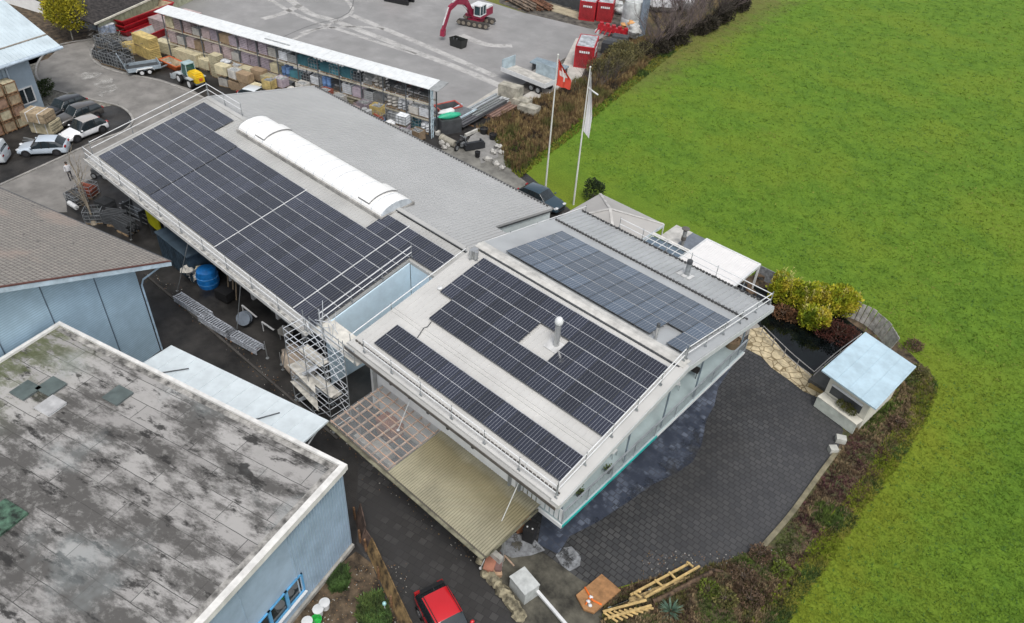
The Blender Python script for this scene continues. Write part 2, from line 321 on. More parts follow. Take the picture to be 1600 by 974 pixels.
# --- grounds: soil yard by the grey hall, dirt by the rocks, bed, bank, pond
soil = mat('brown_soil', (.095, .068, .042), .95, var=.4, scale=1.6, detail=8, bump=.7, bscale=6)
flat('soil_garden', ccw(px2([(556, 862), (580, 880), (600, 930), (640, 1000), (640, 1080), (330, 1080), (440, 960)])), .014, soil)
dirt = mat('mossy_concrete', (.085, .08, .062), .85, var=.35, scale=.9, detail=8, bump=.3)
flat('mossy_yard', ccw(px2([(745, 868), (800, 830), (835, 848), (900, 893), (950, 925), (990, 960), (1010, 1060), (860, 1080), (790, 940), (765, 900)])), .014, dirt)
bankm = mat('dead_grass_bank', (.17, .115, .045), .95, col2=(.075, .075, .02), scale=.45, detail=9, bump=.8, bscale=4, thr=(.38, .62))
n, l, b = nodes(bankm); l.new(mixc(n, l, step(n, l, noisen(n, l, 2.2, 8, rough=.75), .4, .6), mixc(n, l, .5, basecol(bankm), (.03, .022, .01)), basecol(bankm)), b.inputs['Base Color'])
bank_px = [(760, 183), (800, 172), (850, 150), (905, 128), (960, 62), (1000, 50), (1010, -60), (1200, -60), (1160, 5), (1060, 60), (1000, 108), (950, 148), (880, 205), (840, 240), (800, 270), (770, 235), (740, 215)]
flat('grass_bank', ccw(px2(bank_px)), .018, bankm)
bedm = mat('planting_bed', (.125, .085, .05), .95, col2=(.07, .08, .025), scale=.8, detail=8, bump=.8, bscale=5, thr=(.42, .58))
n, l, b = nodes(bedm); l.new(mixc(n, l, step(n, l, noisen(n, l, 3, 8, rough=.75), .42, .6), mixc(n, l, .6, basecol(bedm), (.02, .016, .012)), basecol(bedm)), b.inputs['Base Color'])
bed_px = [(1310, 700), (1318, 672), (1345, 668), (1400, 620), (1418, 585), (1432, 578), (1446, 600), (1424, 640), (1390, 690), (1364, 728), (1332, 768), (1303, 798), (1274, 838), (1244, 880), (1202, 930), (1158, 990), (1150, 1080), (930, 1080), (945, 930), (1010, 905), (1110, 885), (1190, 855)]
flat('planting_bed', ccw(px2(bed_px)), .018, bedm)
flat('garden_soil', ccw(px2([(1150, 440), (1190, 425), (1250, 455), (1340, 470), (1400, 530), (1460, 590), (1436, 600), (1400, 560), (1352, 519), (1280, 560), (1180, 490)])), .020, soil)
wm = mat('pond_water', (.004, .006, .006), .03, spec=.35, var=.3, bump=.03, bscale=2)
pond_px = [(1150, 440), (1200, 452), (1250, 478), (1310, 490), (1350, 520), (1330, 545), (1268, 586), (1235, 562), (1212, 535), (1185, 508), (1160, 480)]
flat('pond', ccw(px2(pond_px)), .026, wm)
sm = mat('natural_stone_path', (.50, .42, .27), .8, var=.2, scale=2, bump=.3); n, l, b = nodes(sm)
vo = n.new('ShaderNodeTexVoronoi'); vo.feature = 'DISTANCE_TO_EDGE'; vo.inputs['Scale'].default_value = 1.6; l.new(n.new('ShaderNodeNewGeometry').outputs['Position'], vo.inputs['Vector'])
l.new(mixc(n, l, step(n, l, vo.outputs['Distance'], .02, .07), (.16, .12, .06), basecol(sm)), b.inputs['Base Color'])
path_px = [(1172, 515), (1190, 512), (1212, 535), (1235, 562), (1268, 586), (1292, 604), (1283, 624), (1255, 612), (1232, 594), (1205, 575), (1190, 558), (1165, 545)]
flat('stone_path', ccw(px2(path_px)), .030, sm)
struct('court_edging', ribbon(smoothpx([(1310, 703), (1275, 750), (1235, 805), (1192, 855)]), .28, .0, .16), mat('edging_stone', (.19, .17, .11), .85, var=.2))
flat('terrace_slabs', ccw([(-31, 40.4), (-14.6, 40.4), (-13.9, 46.5), (-15.5, 49.2), (-30.5, 49.2)]), .022, mat('terrace_slab', (.26, .25, .23), .8, var=.15, scale=1))
flat('drive_slabs', ccw(px2([(690, 212), (745, 205), (790, 235), (800, 268), (880, 330), (840, 330), (760, 300), (690, 240)])), .021, mat('drive_asphalt', (.19, .185, .165), .85, var=.2, scale=.8))
flat('meadow_rim', ccw(px2([(1150, 432), (1190, 425), (1160, 410), (1000, 330), (960, 310), (905, 300), (900, 325)])), .006, gm)
# ================================================================ SOLAR HALL (warehouse)
def wz(y): return 7.0 - abs(y - 29.3) * (2.0 / 10.8)
def hz(y): return 8.0 - abs(y - 29.3) * (1.9 / 10.4)
def ribs(mb, x0, x1, y0, y1, zf, sp, h=.035, wd=.05, m=None, lift=0):
    k = int((x1 - x0) / sp)
    for i in range(k + 1):
        x = x0 + .04 + i * sp
        if x + wd > x1: break
        a0, a1 = zf(y0) + lift, zf(y1) + lift
        vs = [(x - wd / 2, y0, a0), (x + wd / 2, y0, a0), (x + wd / 2, y1, a1), (x - wd / 2, y1, a1), (x - wd / 4, y0, a0 + h), (x + wd / 4, y0, a0 + h), (x + wd / 4, y1, a1 + h), (x - wd / 4, y1, a1 + h)]
        mb.mesh(vs, [(4, 5, 6, 7), (0, 4, 7, 3), (1, 2, 6, 5), (0, 1, 5, 4), (3, 7, 6, 2)], m)
def facet(mb, x0, x1, y0, y1, zf, t=.22, m=None):
    mb.slab([(x0, y0, zf(y0)), (x1, y0, zf(y0)), (x1, y1, zf(y1)), (x0, y1, zf(y1))], t, m)
wh = thing('solar_hall', 'long workshop hall with ribbed grey gable roof, solar panels and a white barrel skylight', 'hall', (-45, 29, 0))
mb = MB()
facet(mb, -60, -31.1, 18.4, 26.3, wz); facet(mb, -60, -27.9, 26.3, 29.3, wz)
ribs(mb, -59.9, -31.2, 18.42, 26.3, wz, .31); ribs(mb, -59.9, -28, 26.3, 29.25, wz, .31)
mb.bb(-60.15, -60.003, 18.4, 29.3, 4.9, 5.0) 
mb.slab([(-60.2, 18.3, wz(18.3) + .07), (-60.003, 18.3, wz(18.3) + .07), (-60.003, 29.3, 7.07), (-60.2, 29.3, 7.07)], .3)
build('roof', mb, ROOFM, wh)
mb = MB(); facet(mb, -60, -30.3, 29.303, 40.1, wz); facet(mb, -30.3, -28.0, 29.303, 33.6, wz)
ribs(mb, -59.9, -30.35, 29.5, 40.08, wz, .33, .05, .07); ribs(mb, -30.2, -28.1, 29.5, 33.6, wz, .33, .05, .07)
mb.slab([(-60.2, 29.3, 7.05), (-60.003, 29.3, 7.05), (-60.003, 40.1, wz(40.1) + .05), (-60.2, 40.1, wz(40.1) + .05)], .3)
o = build('roof', mb, ROOFG, wh); o['label'] = 'blue-grey ribbed roof side facing the meadow'
mb = MB(); mb.slab([(-60, 29.0, wz(29.0) + .06), (-35.3, 29.0, wz(29.0) + .06), (-35.3, 29.3, 7.08), (-60, 29.3, 7.08)], .04); mb.slab([(-36, 29.05, wz(29.05) + .075), (-27.9, 29.05, wz(29.05) + .075), (-27.9, 29.5, wz(29.5) + .11), (-36, 29.5, wz(29.5) + .11)], .05)
mb.k = 1; mb.bb(-35.5, -28, 29.05, 29.12, 6.96, 7.08)
build('ridge_cap', mb, [ROOFM, DSTEEL], wh)
mb = MB(); y = 40.0
for i in range(92): mb.bb(-59.9 + i * .32, -59.76 + i * .32, 39.9, 40.0, wz(40) + .03, wz(40) + .16)
mb.bb(-60, -30.3, 40.1, 40.25, 4.84, 4.98)
build('gutter', mb, mat('dark_gutter', (.10, .10, .10), .6), wh)
mb = MB(); mb.bb(-60.1, -31.1, 18.1, 18.42, 4.85, 4.99); mb.bb(-60.1, -31.1, 18.06, 18.10, 4.85, 5.12); mb.k = 1; mb.bb(-60.1, -31.1, 18.12, 18.38, 4.995, 5.0)
build('gutter', mb, [mat('white_gutter', (.60, .59, .56), .5, var=.1), mat('gutter_bottom', (.42, .41, .38), .6, var=.3, scale=3)], wh)
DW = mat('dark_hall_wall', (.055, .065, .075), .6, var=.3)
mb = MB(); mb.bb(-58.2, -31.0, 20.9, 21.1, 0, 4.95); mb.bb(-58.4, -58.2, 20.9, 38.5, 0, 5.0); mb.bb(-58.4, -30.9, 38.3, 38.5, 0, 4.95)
mb.slab([(-58.2, 21, 5), (-58.2, 38.4, 5), (-58.2, 29.3, 6.8)], Vector((.2, 0, 0)))
for x in [-57.5 + i * 3.1 for i in range(9)]: mb.bb(x - .12, x + .12, 20.6, 20.9, 0, 4.9, 1)
for x in (-53, -46.5, -40): mb.bb(x, x + 2.6, 20.84, 20.9, 0, 3.2, 2)
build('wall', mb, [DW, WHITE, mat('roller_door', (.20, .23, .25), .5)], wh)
mb = MB(); mb.slab([(-30.95, 19.4, wz(19.4) - .2), (-30.95, 26.3, wz(26.3) - .2), (-30.95, 26.3, 0), (-30.95, 19.4, 0)], Vector((-.1, 0, 0))); mb.bb(-30.9, -28.0, 26.3, 26.36, 0, 6.2)
o = build('wall', mb, mat('courtyard_blue_wall', (.56, .70, .79), .5, var=.04), wh); o['label'] = 'pale blue end wall in the gap'
mb = MB(); mb.slab([(-30.4, 33.6, wz(33.6) - .22), (-30.4, 40.0, wz(40) - .22), (-30.4, 40.0, 0), (-30.4, 33.6, 0)], Vector((-.1, 0, 0))); mb.k = 1; mb.bar((-30.32, 33.6, wz(33.6) - .25), (-30.32, 40, wz(40) - .25), .08, .12); mb.bb(-30.35, -28.0, 33.45, 33.55, 0, 5.9, 0); mb.bb(-28.9, -28.7, 37.3, 40.0, .0, 4.3, 2)
build('end_wall_panel', mb, [mat('opal_panel', (.62, .68, .68), .35, var=.05), DSTEEL, mat('brown_board_wall', (.22, .18, .14), .8)], wh)
# barrel skylight on the ridge
x0, x1, yc, hw = -53.2, -35.6, 29.25, 1.42
mb = MB(); K = 10
def arc(x, k=0, s=1, dz=0): t = pi * k / K; return (x, yc - hw * s * cos(t), 6.98 + dz + .62 * sin(t) * s)
nx = 16
for i in range(nx):
    xa = x0 + (x1 - x0) * i / nx; xb = x0 + (x1 - x0) * (i + 1) / nx
    for k in range(K): mb.face([arc(xa + .03, k), arc(xb - .03, k), arc(xb - .03, k + 1), arc(xa + .03, k + 1)][::1])
    for xx, dd in ((xa, .03), (xb, -.03)):
        for k in range(K): mb.face([arc(xx, k, 1, -.02), arc(xx + dd, k), arc(xx + dd, k + 1), arc(xx, k + 1, 1, -.02)], 1)
for xx in (x0, x1): mb.face([arc(xx, k) for k in range(K + 1)] + [(xx, yc + hw, 6.6), (xx, yc - hw, 6.6)], 1)
sk = build('skylight', mb, [mat('opal_barrel_vault', (.78, .78, .76), .5, var=.02, scale=.6), mat('vault_end', (.48, .52, .55), .5)], wh)
mb = MB(); mb.bb(x0 - .1, x1 + .1, yc - hw - .12, yc - hw + .02, 6.55, 7.02); mb.bb(x0 - .1, x1 + .1, yc + hw - .02, yc + hw + .12, 6.55, 7.02); mb.bb(x0 - .12, x0 - .03, yc - hw, yc + hw, 6.6, 7.0); mb.bb(x1 + .03, x1 + .12, yc - hw, yc + hw, 6.6, 7.0)
build('kerb', mb, mat('skylight_kerb', (.33, .32, .30), .7, var=.2), sk)
for xa in (-50.9, -38.2):
    mb = MB()
    def ar2(x, k, dz): t = pi * (k + 2) / 12; return (x, yc - 1.5 * cos(t), 7.07 + dz + .66 * sin(t))
    for k in range(8):
        mb.face([ar2(xa, k, 0), ar2(xa + 1.2, k, 0), ar2(xa + 1.2, k + 1, 0), ar2(xa, k + 1, 0)]); 
        for xx in (xa, xa + 1.2): mb.face([ar2(xx, k, -.1), ar2(xx, k, 0), ar2(xx, k + 1, 0), ar2(xx, k + 1, -.1)], 1)
    for k in (0, 8): mb.face([ar2(xa, k, -.1), ar2(xa + 1.2, k, -.1), ar2(xa + 1.2, k, 0), ar2(xa, k, 0)], 1)
    build('vent_flap', mb, [mat('opal_flap', (.74, .74, .72), .5, var=.02), mat('flap_edge', (.22, .22, .22), .6)], sk)
# ---------------------------------------------------------------- solar panels
cellm = mat('solar_cells', (.008, .0095, .02), .1, var=.2, scale=.6, spec=.95); n, l, b = nodes(cellm); b.inputs["Coat Weight"].default_value = .6; b.inputs['Coat Roughness'].default_value = .06
X = xyz(n, l, True)
fx = mth(n, l, 'FRACT', mth(n, l, 'MULTIPLY', X[0], 5.55)); lx = mth(n, l, 'GREATER_THAN', mth(n, l, 'ABSOLUTE', mth(n, l, 'SUBTRACT', fx, .5)), .44)
fy = mth(n, l, 'FRACT', mth(n, l, 'MULTIPLY', X[1], 10.9)); ly = mth(n, l, 'GREATER_THAN', mth(n, l, 'ABSOLUTE', mth(n, l, 'SUBTRACT', fy, .5)), .46)
oi = n.new('ShaderNodeObjectInfo'); vr = mth(n, l, 'ADD', mth(n, l, 'MULTIPLY', oi.outputs['Random'], .6), .7)
c0 = mixc(n, l, noisen(n, l, .25, 3), (.0075, .0085, .017), (.016, .020, .036))
c = mixc(n, l, mth(n, l, 'MULTIPLY', lx, .7), c0, (.24, .25, .27)); c = mixc(n, l, mth(n, l, 'MULTIPLY', ly, .22), c, (.14, .15, .17))
hh = n.new('ShaderNodeHueSaturation'); l.new(vr, hh.inputs['Value']); l.new(c, hh.inputs['Color']); l.new(hh.outputs[0], b.inputs['Base Color'])
framem = mat('panel_frame', (.10, .105, .11), .4, .3); midm = mat('panel_centre_strip', (.50, .51, .52), .5); lipm = mat('panel_gap_cover', (.46, .47, .48), .45, .2)
railm = mat('mounting_rail', (.50, .50, .50), .4, .3)
cellb = cellm.copy(); cellb.name = 'blue_solar_cells'  # bluer cell colour, partly standing in for sky reflected on this slope
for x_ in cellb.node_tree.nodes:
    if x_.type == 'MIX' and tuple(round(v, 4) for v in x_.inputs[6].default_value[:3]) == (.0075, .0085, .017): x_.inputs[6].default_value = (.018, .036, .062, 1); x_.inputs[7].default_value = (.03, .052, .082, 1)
def panel_mesh(dx, dy):
    mb = MB(); gx, gy = dx - .012, dy - .045
    mb.bb(.004, gx, 0, gy, .0, .032, 1); mb.bb(.022, gx - .018, .02, gy / 2 - .012, .03, .0345, 0); mb.bb(.022, gx - .018, gy / 2 + .012, gy - .02, .03, .0345, 0); mb.bb(.022, gx - .018, gy / 2 - .014, gy / 2 + .014, .03, .0342, 2); mb.bb(.004, gx, gy, dy, .0, .030, 3)
    return mb
def array(label, x0, y0, dx, dyh, cells, zf, lift=.13, cm=None):
    sl = math.atan2(zf(y0 + .1) - zf(y0), .1); dy = dyh / cos(sl)
    t = thing('solar_array', label, 'solar array', (x0, y0, zf(y0) + lift)); t.rotation_euler = (sl, 0, 0)
    first = None
    for (i, j) in cells:
        if first is None: first = build('solar_panel', panel_mesh(dx, dy), [cm or cellm, framem, midm, lipm], t, local=True); o = first
        else: o = first.copy(); S.collection.objects.link(o)
        o.location = (i * dx, j * dy, random.uniform(-.004, .004))
    mb = MB(); rows = sorted({j for i, j in cells})
    for j in rows:
        cs = [i for i, jj in cells if jj == j]; a = min(cs); runs = []
        for i in range(min(cs), max(cs) + 2):
            if i not in cs and a is not None: runs.append((a, i)); a = None
            elif i in cs and a is None: a = i
        for a, e in runs:
            for q in (.2, .5, .8): mb.bb(a * dx - .04, e * dx + .04, (j + q) * dy - .02, (j + q) * dy + .02, -.05, -.004)
    build('mounting_rail', mb, railm, t, local=True)
    return t
rect = lambda a, b_, c_, d_: [(i, j) for j in range(c_, d_) for i in range(a, b_)]
array('solar array nearest the far gable end of the hall, reflecting grey sky', -59.45, 19.0, 1.145, 1.9, rect(0, 7, 0, 4) + rect(0, 4, 4, 5), wz)
array('plain rectangular solar array on the hall roof, second block from the far gable end', -51.36, 18.95, 1.115, 1.9, rect(0, 8, 0, 4), wz)
array('solar array on the hall roof below the near end of the barrel skylight', -42.36, 18.9, 1.115, 1.9, rect(0, 8, 0, 4) + rect(6, 8, 4, 5), wz)
array('small L-shaped solar array at the near end of the hall, beside the blue-walled gap', -33.36, 18.85, 1.13, 1.9, rect(0, 2, 0, 4) + [(2, 4), (3, 4), (0, 4), (1, 4)], wz)
array('long narrow strip of solar panels along the eave above the white wall of the house', -26.45, 19.6, 1.06, 1.8, rect(0, 13, 0, 1), hz)
array('largest dark solar array, on the house roof around the steel flue', -26.45, 22.85, 1.06, 1.88, rect(1, 13, 0, 1) + [c_ for c_ in rect(0, 13, 1, 2) if c_[0] not in (6, 7)] + rect(0, 13, 2, 3), hz)
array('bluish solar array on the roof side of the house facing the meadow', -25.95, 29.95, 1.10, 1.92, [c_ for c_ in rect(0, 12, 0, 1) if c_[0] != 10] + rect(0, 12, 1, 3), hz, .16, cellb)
# ================================================================ HOUSE WITH BALCONY
hs_ = thing('balcony_house', 'house with broad pale gable roof, steel flues and a long balcony over the court', 'house', (-20, 29, 0))
mb = MB(); facet(mb, -27.75, -12.0, 18.75, 29.3, hz, .26); ribs(mb, -27.6, -12.5, 18.8, 29.1, hz, .38, .02, .03)
mb.bb(-27.9, -27.753, 18.75, 29.3, 5.9, 6.0); mb.slab([(-12.45, 18.7, hz(18.7) + .05), (-11.95, 18.7, hz(18.7) + .05), (-11.95, 29.3, 8.05), (-12.45, 29.3, 8.05)], .05)
mb.bb(-12.4, -11.9, 18.6, 18.747, 5.9, 6.15)
for yy in (21.95, 22.2): mb.slab([(-27.7, yy, hz(yy) + .045), (-12.5, yy, hz(yy) + .045), (-12.5, yy + .05, hz(yy + .05) + .045), (-27.7, yy + .05, hz(yy + .05) + .045)], .05)
build('roof', mb, mat('house_metal_roof', (.50, .495, .475), .42, var=.05, scale=.4, detail=8), hs_)
mb = MB(); facet(mb, -27.75, -12.0, 29.303, 40.1, hz, .26)
ribs(mb, -27.5, -12.5, 37.2, 40.0, hz, .42, .09, .10, lift=-.005)
mb.slab([(-12.45, 29.303, 8.05), (-11.95, 29.303, 8.05), (-11.95, 40.15, hz(40.15) + .05), (-12.45, 40.15, hz(40.15) + .05)], .05)
o = build('roof', mb, mat('house_roof_blue', (.36, .375, .38), .38, var=.06, scale=.4, detail=8), hs_); o['label'] = 'bluish ribbed roof side facing the meadow'
mb = MB(); mb.slab([(-27.7, 28.95, hz(28.95) + .09), (-12.1, 28.95, hz(28.95) + .09), (-12.1, 29.3, 8.12), (-27.7, 29.3, 8.12)], .05); mb.slab([(-27.7, 29.303, 8.12), (-12.1, 29.303, 8.12), (-12.1, 29.75, hz(29.75) + .1), (-27.7, 29.75, hz(29.75) + .1)], .05)
mb.k = 1; mb.bb(-27.5, -12.3, 28.86, 28.93, 7.92, 8.02)
build('ridge_cap', mb, [mat('ridge_sheet', (.50, .49, .46), .45), DSTEEL], hs_)
mb = MB()
for yy in (36.9, 40.0):
    for i in range(64): mb.bb(-27.5 + i * .24, -27.37 + i * .24, yy - .05, yy + .05, hz(yy) + .02, hz(yy) + .15)
    mb.bb(-27.5, -12.3, yy + .05, yy + .09, hz(yy), hz(yy) + .07)
build('snow_guard', mb, mat('dark_snow_guard', (.07, .07, .07), .6), hs_)
mb = MB(); mb.bb(-27.75, -12.0, 18.5, 18.74, 5.82, 5.96); mb.bb(-27.75, -12.0, 18.46, 18.5, 5.82, 6.02, 1)
for i in range(60): mb.bb(-27.5 + i * .255, -27.33 + i * .255, 19.1, 19.16, hz(19.1) + .01, hz(19.1) + .13, 1)
build('gutter', mb, [ROOFM, mat('dark_gutter_edge', (.10, .09, .08), .6)], hs_)
FB = mat('fascia_board', (.50, .52, .53), .5, var=.05)
mb = MB(); mb.slab([(-11.96, 18.7, 6.05), (-11.96, 29.3, 7.99), (-11.96, 40.1, 6.0), (-11.96, 40.1, 5.68), (-11.96, 29.3, 7.6), (-11.96, 18.7, 5.74)], Vector((.05, 0, 0)))
build('fascia', mb, FB, hs_)
WW = mat('white_render', (.80, .80, .78), .8, var=.04)
mb = MB(); mb.bb(-26.6, -15.5, 19.75, 19.95, 0, 5.85); mb.bb(-15.7, -15.5, 19.95, 39.2, 0, 5.9); mb.bb(-27.5, -15.5, 39.0, 39.2, 0, 5.85); mb.bb(-27.5, -27.3, 19.95, 39, 0, 5.85)
mb.slab([(-15.6, 20, 5.9), (-15.6, 39, 5.9), (-15.6, 29.3, 7.6)], Vector((.1, 0, 0)))
build('wall', mb, WW, hs_)
mb = MB(); mb.bb(-27.5, -26.65, 20.5, 20.6, .0, 5.8)
build('wall', mb, mat('sky_blue_render', (.42, .54, .62), .7), hs_)['label'] = 'pale blue wall piece beside the scaffold tower'
for px, py in ((612, 598), (641, 619.5), (670, 643), (701, 667.5), (740, 697), (809, 739)):
    p = atyp(px, py, 19.70); mb = MB(); mb.bb(p.x - .08, p.x + .08, 19.58, 19.75, p.z - .12, p.z + .12); mb.bb(p.x - .13, p.x + .13, 19.52, 19.72, p.z + .121, p.z + .16)
    build('wall_lamp', mb, mat('lamp_black', (.03, .03, .035), .4), hs_)
mb = MB(); mb.bb(-15.9, -15.75, 19.6, 19.75, 2.2, 5.8); mb.bb(-15.3, -15.15, 19.7, 19.85, 0, 5.8)
build('downpipe', mb, STEEL, hs_)
for y0 in (22, 26, 30.5, 35):
    mb = MB(); mb.bb(-15.499, -15.44, y0, y0 + 2.2, 3.05, 5.2); f_ = build('window', mb, WHITE, hs_); mb = MB(); mb.bb(-15.435, -15.425, y0 + .1, y0 + 1.05, 3.15, 5.1); mb.bb(-15.435, -15.425, y0 + 1.15, y0 + 2.1, 3.15, 5.1); build('pane', mb, GLASS, f_)
BF = mat('balcony_floor', (.40, .48, .49), .35, var=.06, scale=.7)
mb = MB(); mb.bb(-15.5, -12.3, 19.8, 38.45, 2.82, 3.0); mb.k = 1; mb.bb(-12.297, -12.26, 19.8, 28.3, 2.84, 3.02); mb.k = 2; mb.bb(-12.297, -12.27, 28.3, 38.45, 2.84, 3.02); mb.bb(-15.5, -12.3, 19.72, 19.797, 2.8, 3.06)
bal = build('balcony', mb, [BF, mat('teal_edge_strip', (.02, .38, .36), .4), WHITE], hs_)
mb = MB(); posts = [19.85 + i * 2.08 for i in range(10)]
for y in posts: mb.bb(-12.40, -12.35, y - .025, y + .025, 3, 4.0)
mb.bb(-12.42, -12.33, 19.85, 38.4, 4.0, 4.05); mb.bb(-12.39, -12.36, 19.85, 38.4, 3.12, 3.15); y = 19.95
while y < 38.3: mb.bb(-12.388, -12.368, y, y + .02, 3.12, 4.0); y += .13
build('railing', mb, mat('railing_grey', (.34, .37, .40), .45, .3), bal)
mb = MB(); mb.bb(-15.4, -12.4, 19.86, 19.9, 3.95, 4.02); x = -15.3
for i in range(10): mb.bb(x + i * .3, x + .22 + i * .3, 19.86, 19.885, 3.1, 3.92)
for x in (-15.4, -13.9, -12.45): mb.bb(x, x + .06, 19.9, 19.95, 3, 4.0)
build('railing', mb, WHITE, bal)['label'] = 'white boarded side railing'
for k, (bx, by, tx, ty) in enumerate(((977, 724, 985.4, 670.8), (1033, 668.3, 1045.5, 608), (1086, 622, 1100.6, 560.6), (1162, 538, 1167, 518))):
    p = at(bx, by, 3); mb = MB(); yy = p.y if k < 3 else 37.9; mb.tube([(-12.5, yy, 3), (-12.5, yy, hz(yy) - .25)], .055, 8); build('post', mb, mat('post_blue_grey', (.20, .25, .30), .4, .3), hs_, smooth=40)
mb = MB(); mb.tube([(-12.6, 20.0, 3), (-12.6, 20.0, 5.75)], .05, 8); build('post', mb, mat('post_blue_grey', (.2, .25, .3)), hs_)
# flues
def flue(px, py, zf, h, r, label, cap, mt, plate=True, dark_top=False):
    p = on(px, py, zf); mb = MB(); mb.lathe(p - Vector((0, 0, .05)), [(r, 0), (r, h)], 14)
    if cap == 'ball': mb.lathe(p + Vector((0, 0, h - .05)), [(r * 1.25, 0), (r * 1.45, .1), (r * 1.4, .25), (r * .9, .38), (.02, .42)], 14, 1)
    else: mb.lathe(p + Vector((0, 0, h - .05)), [(r * 1.12, 0), (r * 1.12, .22), (r * .6, .24)], 14, 1)
    o = build('flue', mb, [mt, WHITE if cap == 'ball' else DSTEEL], hs_, smooth=40)
    o['label'] = label
    if plate:
        sl = .18 if p.y < 29.3 else -.18
        mb = MB(); mb.slab([(p.x - .55, p.y - .5, zf(p.y - .5) + .05), (p.x + .45, p.y - .5, zf(p.y - .5) + .05), (p.x + .45, p.y + .3, zf(p.y + .3) + .05), (p.x - .55, p.y + .3, zf(p.y + .3) + .05)], .03)
        build('flashing', mb, mat('flashing_sheet', (.55, .55, .54), .4), o)
FL = mat('stainless_flue', (.46, .47, .47), .3, .6, var=.05)
flue(869, 540, hz, 1.65, .17, 'tall stainless flue with a round cowl between the dark panels', 'ball', FL)
flue(1024, 530, hz, .95, .09, 'thin pipe in the notch of the bluish array', 'flat', FL, False)
flue(1073, 430, hz, 1.0, .17, 'short grey flue near the meadow eave', 'flat', STEEL)
mb = MB(); mb.tube([on(674, 504, hz) + Z * .06, on(668, 512, hz) + Z * .07, on(662, 514, hz) + Z * .06, on(651, 531, hz) + Z * .06], .03, 5); build('cable', mb, DSTEEL, hs_)
mb = MB(); p = on(744, 406, hz); mb.box(p + Vector((-.3, .1, .3)), (.35, .5, .6), 0); mb.tube([p + Vector((-.2, -.3, .2)), p + Vector((-.2, -.3, .75))], .1, 8); mb.tube([p + Vector((.1, -.1, .2)), p + Vector((.1, -.1, .7))], .13, 8)
build('vent_outlet', mb, FL, hs_, smooth=40)
mb = MB(); mb.blob(on(688, 452, hz) + Z * .08, (.16, .16, .09), seed=2); build('satellite_dome', mb, WHITE, hs_, smooth=60)
# ---------------------------------------------------------------- guard rails on the roofs
def guard(label, pts, sp=2.5, h=1.05, grp='white guard rails along the roof edges', r=.032, plank=False, mt=None):
    pts = [Vector(p) for p in pts]; t = thing('guard_rail', label, 'guard rail', tuple(pts[0]), group=grp)
    for hh in (h, h * .52): mb = MB(); mb.tube([p + Z * hh for p in pts], r, 6); build('rail', mb, mt or RAIL, t, smooth=40)
    for i in range(len(pts) - 1):
        d = pts[i + 1] - pts[i]; k = max(1, round(d.length / sp))
        for j in range(k + (i == len(pts) - 2)):
            p = pts[i] + d * j / k; mb = MB(); mb.tube([p - Z * .05, p + Z * (h + .12)], .026, 5); mb.bar(p + Vector((-.09, 0, .15)), p + Vector((.09, 0, .15)), .05, .12); build('post', mb, STEEL, t)
    return t
guard('guard rail across the far gable end of the solar hall, above the road', [(-60.25, 18.9, wz(18.9) + .05), (-60.25, 29.35, wz(29) + .1)], 3.3)
guard('short guard rail running from the far gable peak towards the barrel skylight', [(-60.22, 29.4, 7.05), (-55.0, 29.35, 7.05)], 2.5)
guard('longest guard rail, along the alley eave of the solar hall', [(-60.1, 18.3, 5.0), (-31.2, 18.3, 5.0)], 2.9, 1.0)
guard('guard rail on the hall roof along the blue-walled gap', [(-31.0, 19.1, wz(19.1)), (-31.0, 26.5, wz(26.5) + .05)], 2.4, .95)
guard('guard rail on the house side of the blue-walled gap, up to the ridge', [(-27.85, 19.0, hz(19.) - .7), (-27.85, 28.3, hz(28.3) - .75)], 3, 1.0)
guard('guard rail between hall and house, running from the ridge down towards the tent roof', [(-27.85, 29.7, 6.95), (-27.85, 41.0, 5.0)], 2.8, .9)
guard('guard rail along the house eave above the corrugated canopy', [(-26.4, 18.85, 6.05), (-12.3, 18.85, 6.0)], 2.4, 1.0)
guard('guard rail up the front gable edge over the balcony, nearest half to the canopy', [(-12.35, 19.0, 6.1), (-12.35, 29.3, 8.05)], 2.2, .95)
guard('guard rail down the front gable edge towards the pond', [(-12.35, 29.6, 8.0), (-12.35, 40.3, 5.9)], 2.2, .95)
guard('guard rail along the house eave beside the white pergola roof', [(-24.2, 40.15, 5.95), (-12.3, 40.15, 5.9)], 2.0, .95)
# scaffold props that hold the alley eave guard
for k, (tx, bx, by, wh_) in enumerate(((205, 205, 375, 'left of the tiled roof corner'), (279, 277, 455, 'right of the tiled roof corner'), (362, 370, 520, 'beside the metal grating stacks'), (440, 442, 578, 'beside the scaffold tower'))):
    b0 = at(bx, by, 0); a = b0.copy(); top = Vector((at(tx, by - 70, 4.9).x, 18.15, 4.95))
    mb = MB(); mb.tube([b0, top], .03, 6); mb.box(b0 + Z * .02, (.16, .16, .03)); o = build('steel_prop', mb, STEEL); tag(o, 'thin steel prop under the hall eave, ' + wh_, 'prop', 'slim steel props along the alley eave')
# long stays over the canopies
for k, (x1_, y1_, x2_, y2_, tw) in enumerate(((655, 588, 622, 672, 'wooden-battened'), (825, 722, 751, 888, 'corrugated moss-green'))):
    a = at(x1_, y1_, 6.6); b_ = at(x2_, y2_, 3.0 if k == 0 else 0.05)
    mb = MB(); mb.tube([a, b_], .022, 6); mb.lathe(b_ - Z * .03, [(.09, 0), (.09, .04)], 8); tag(build('steel_stay', mb, RAIL), 'slanting steel stay from the roof rail over the ' + tw + ' canopy', 'stay')
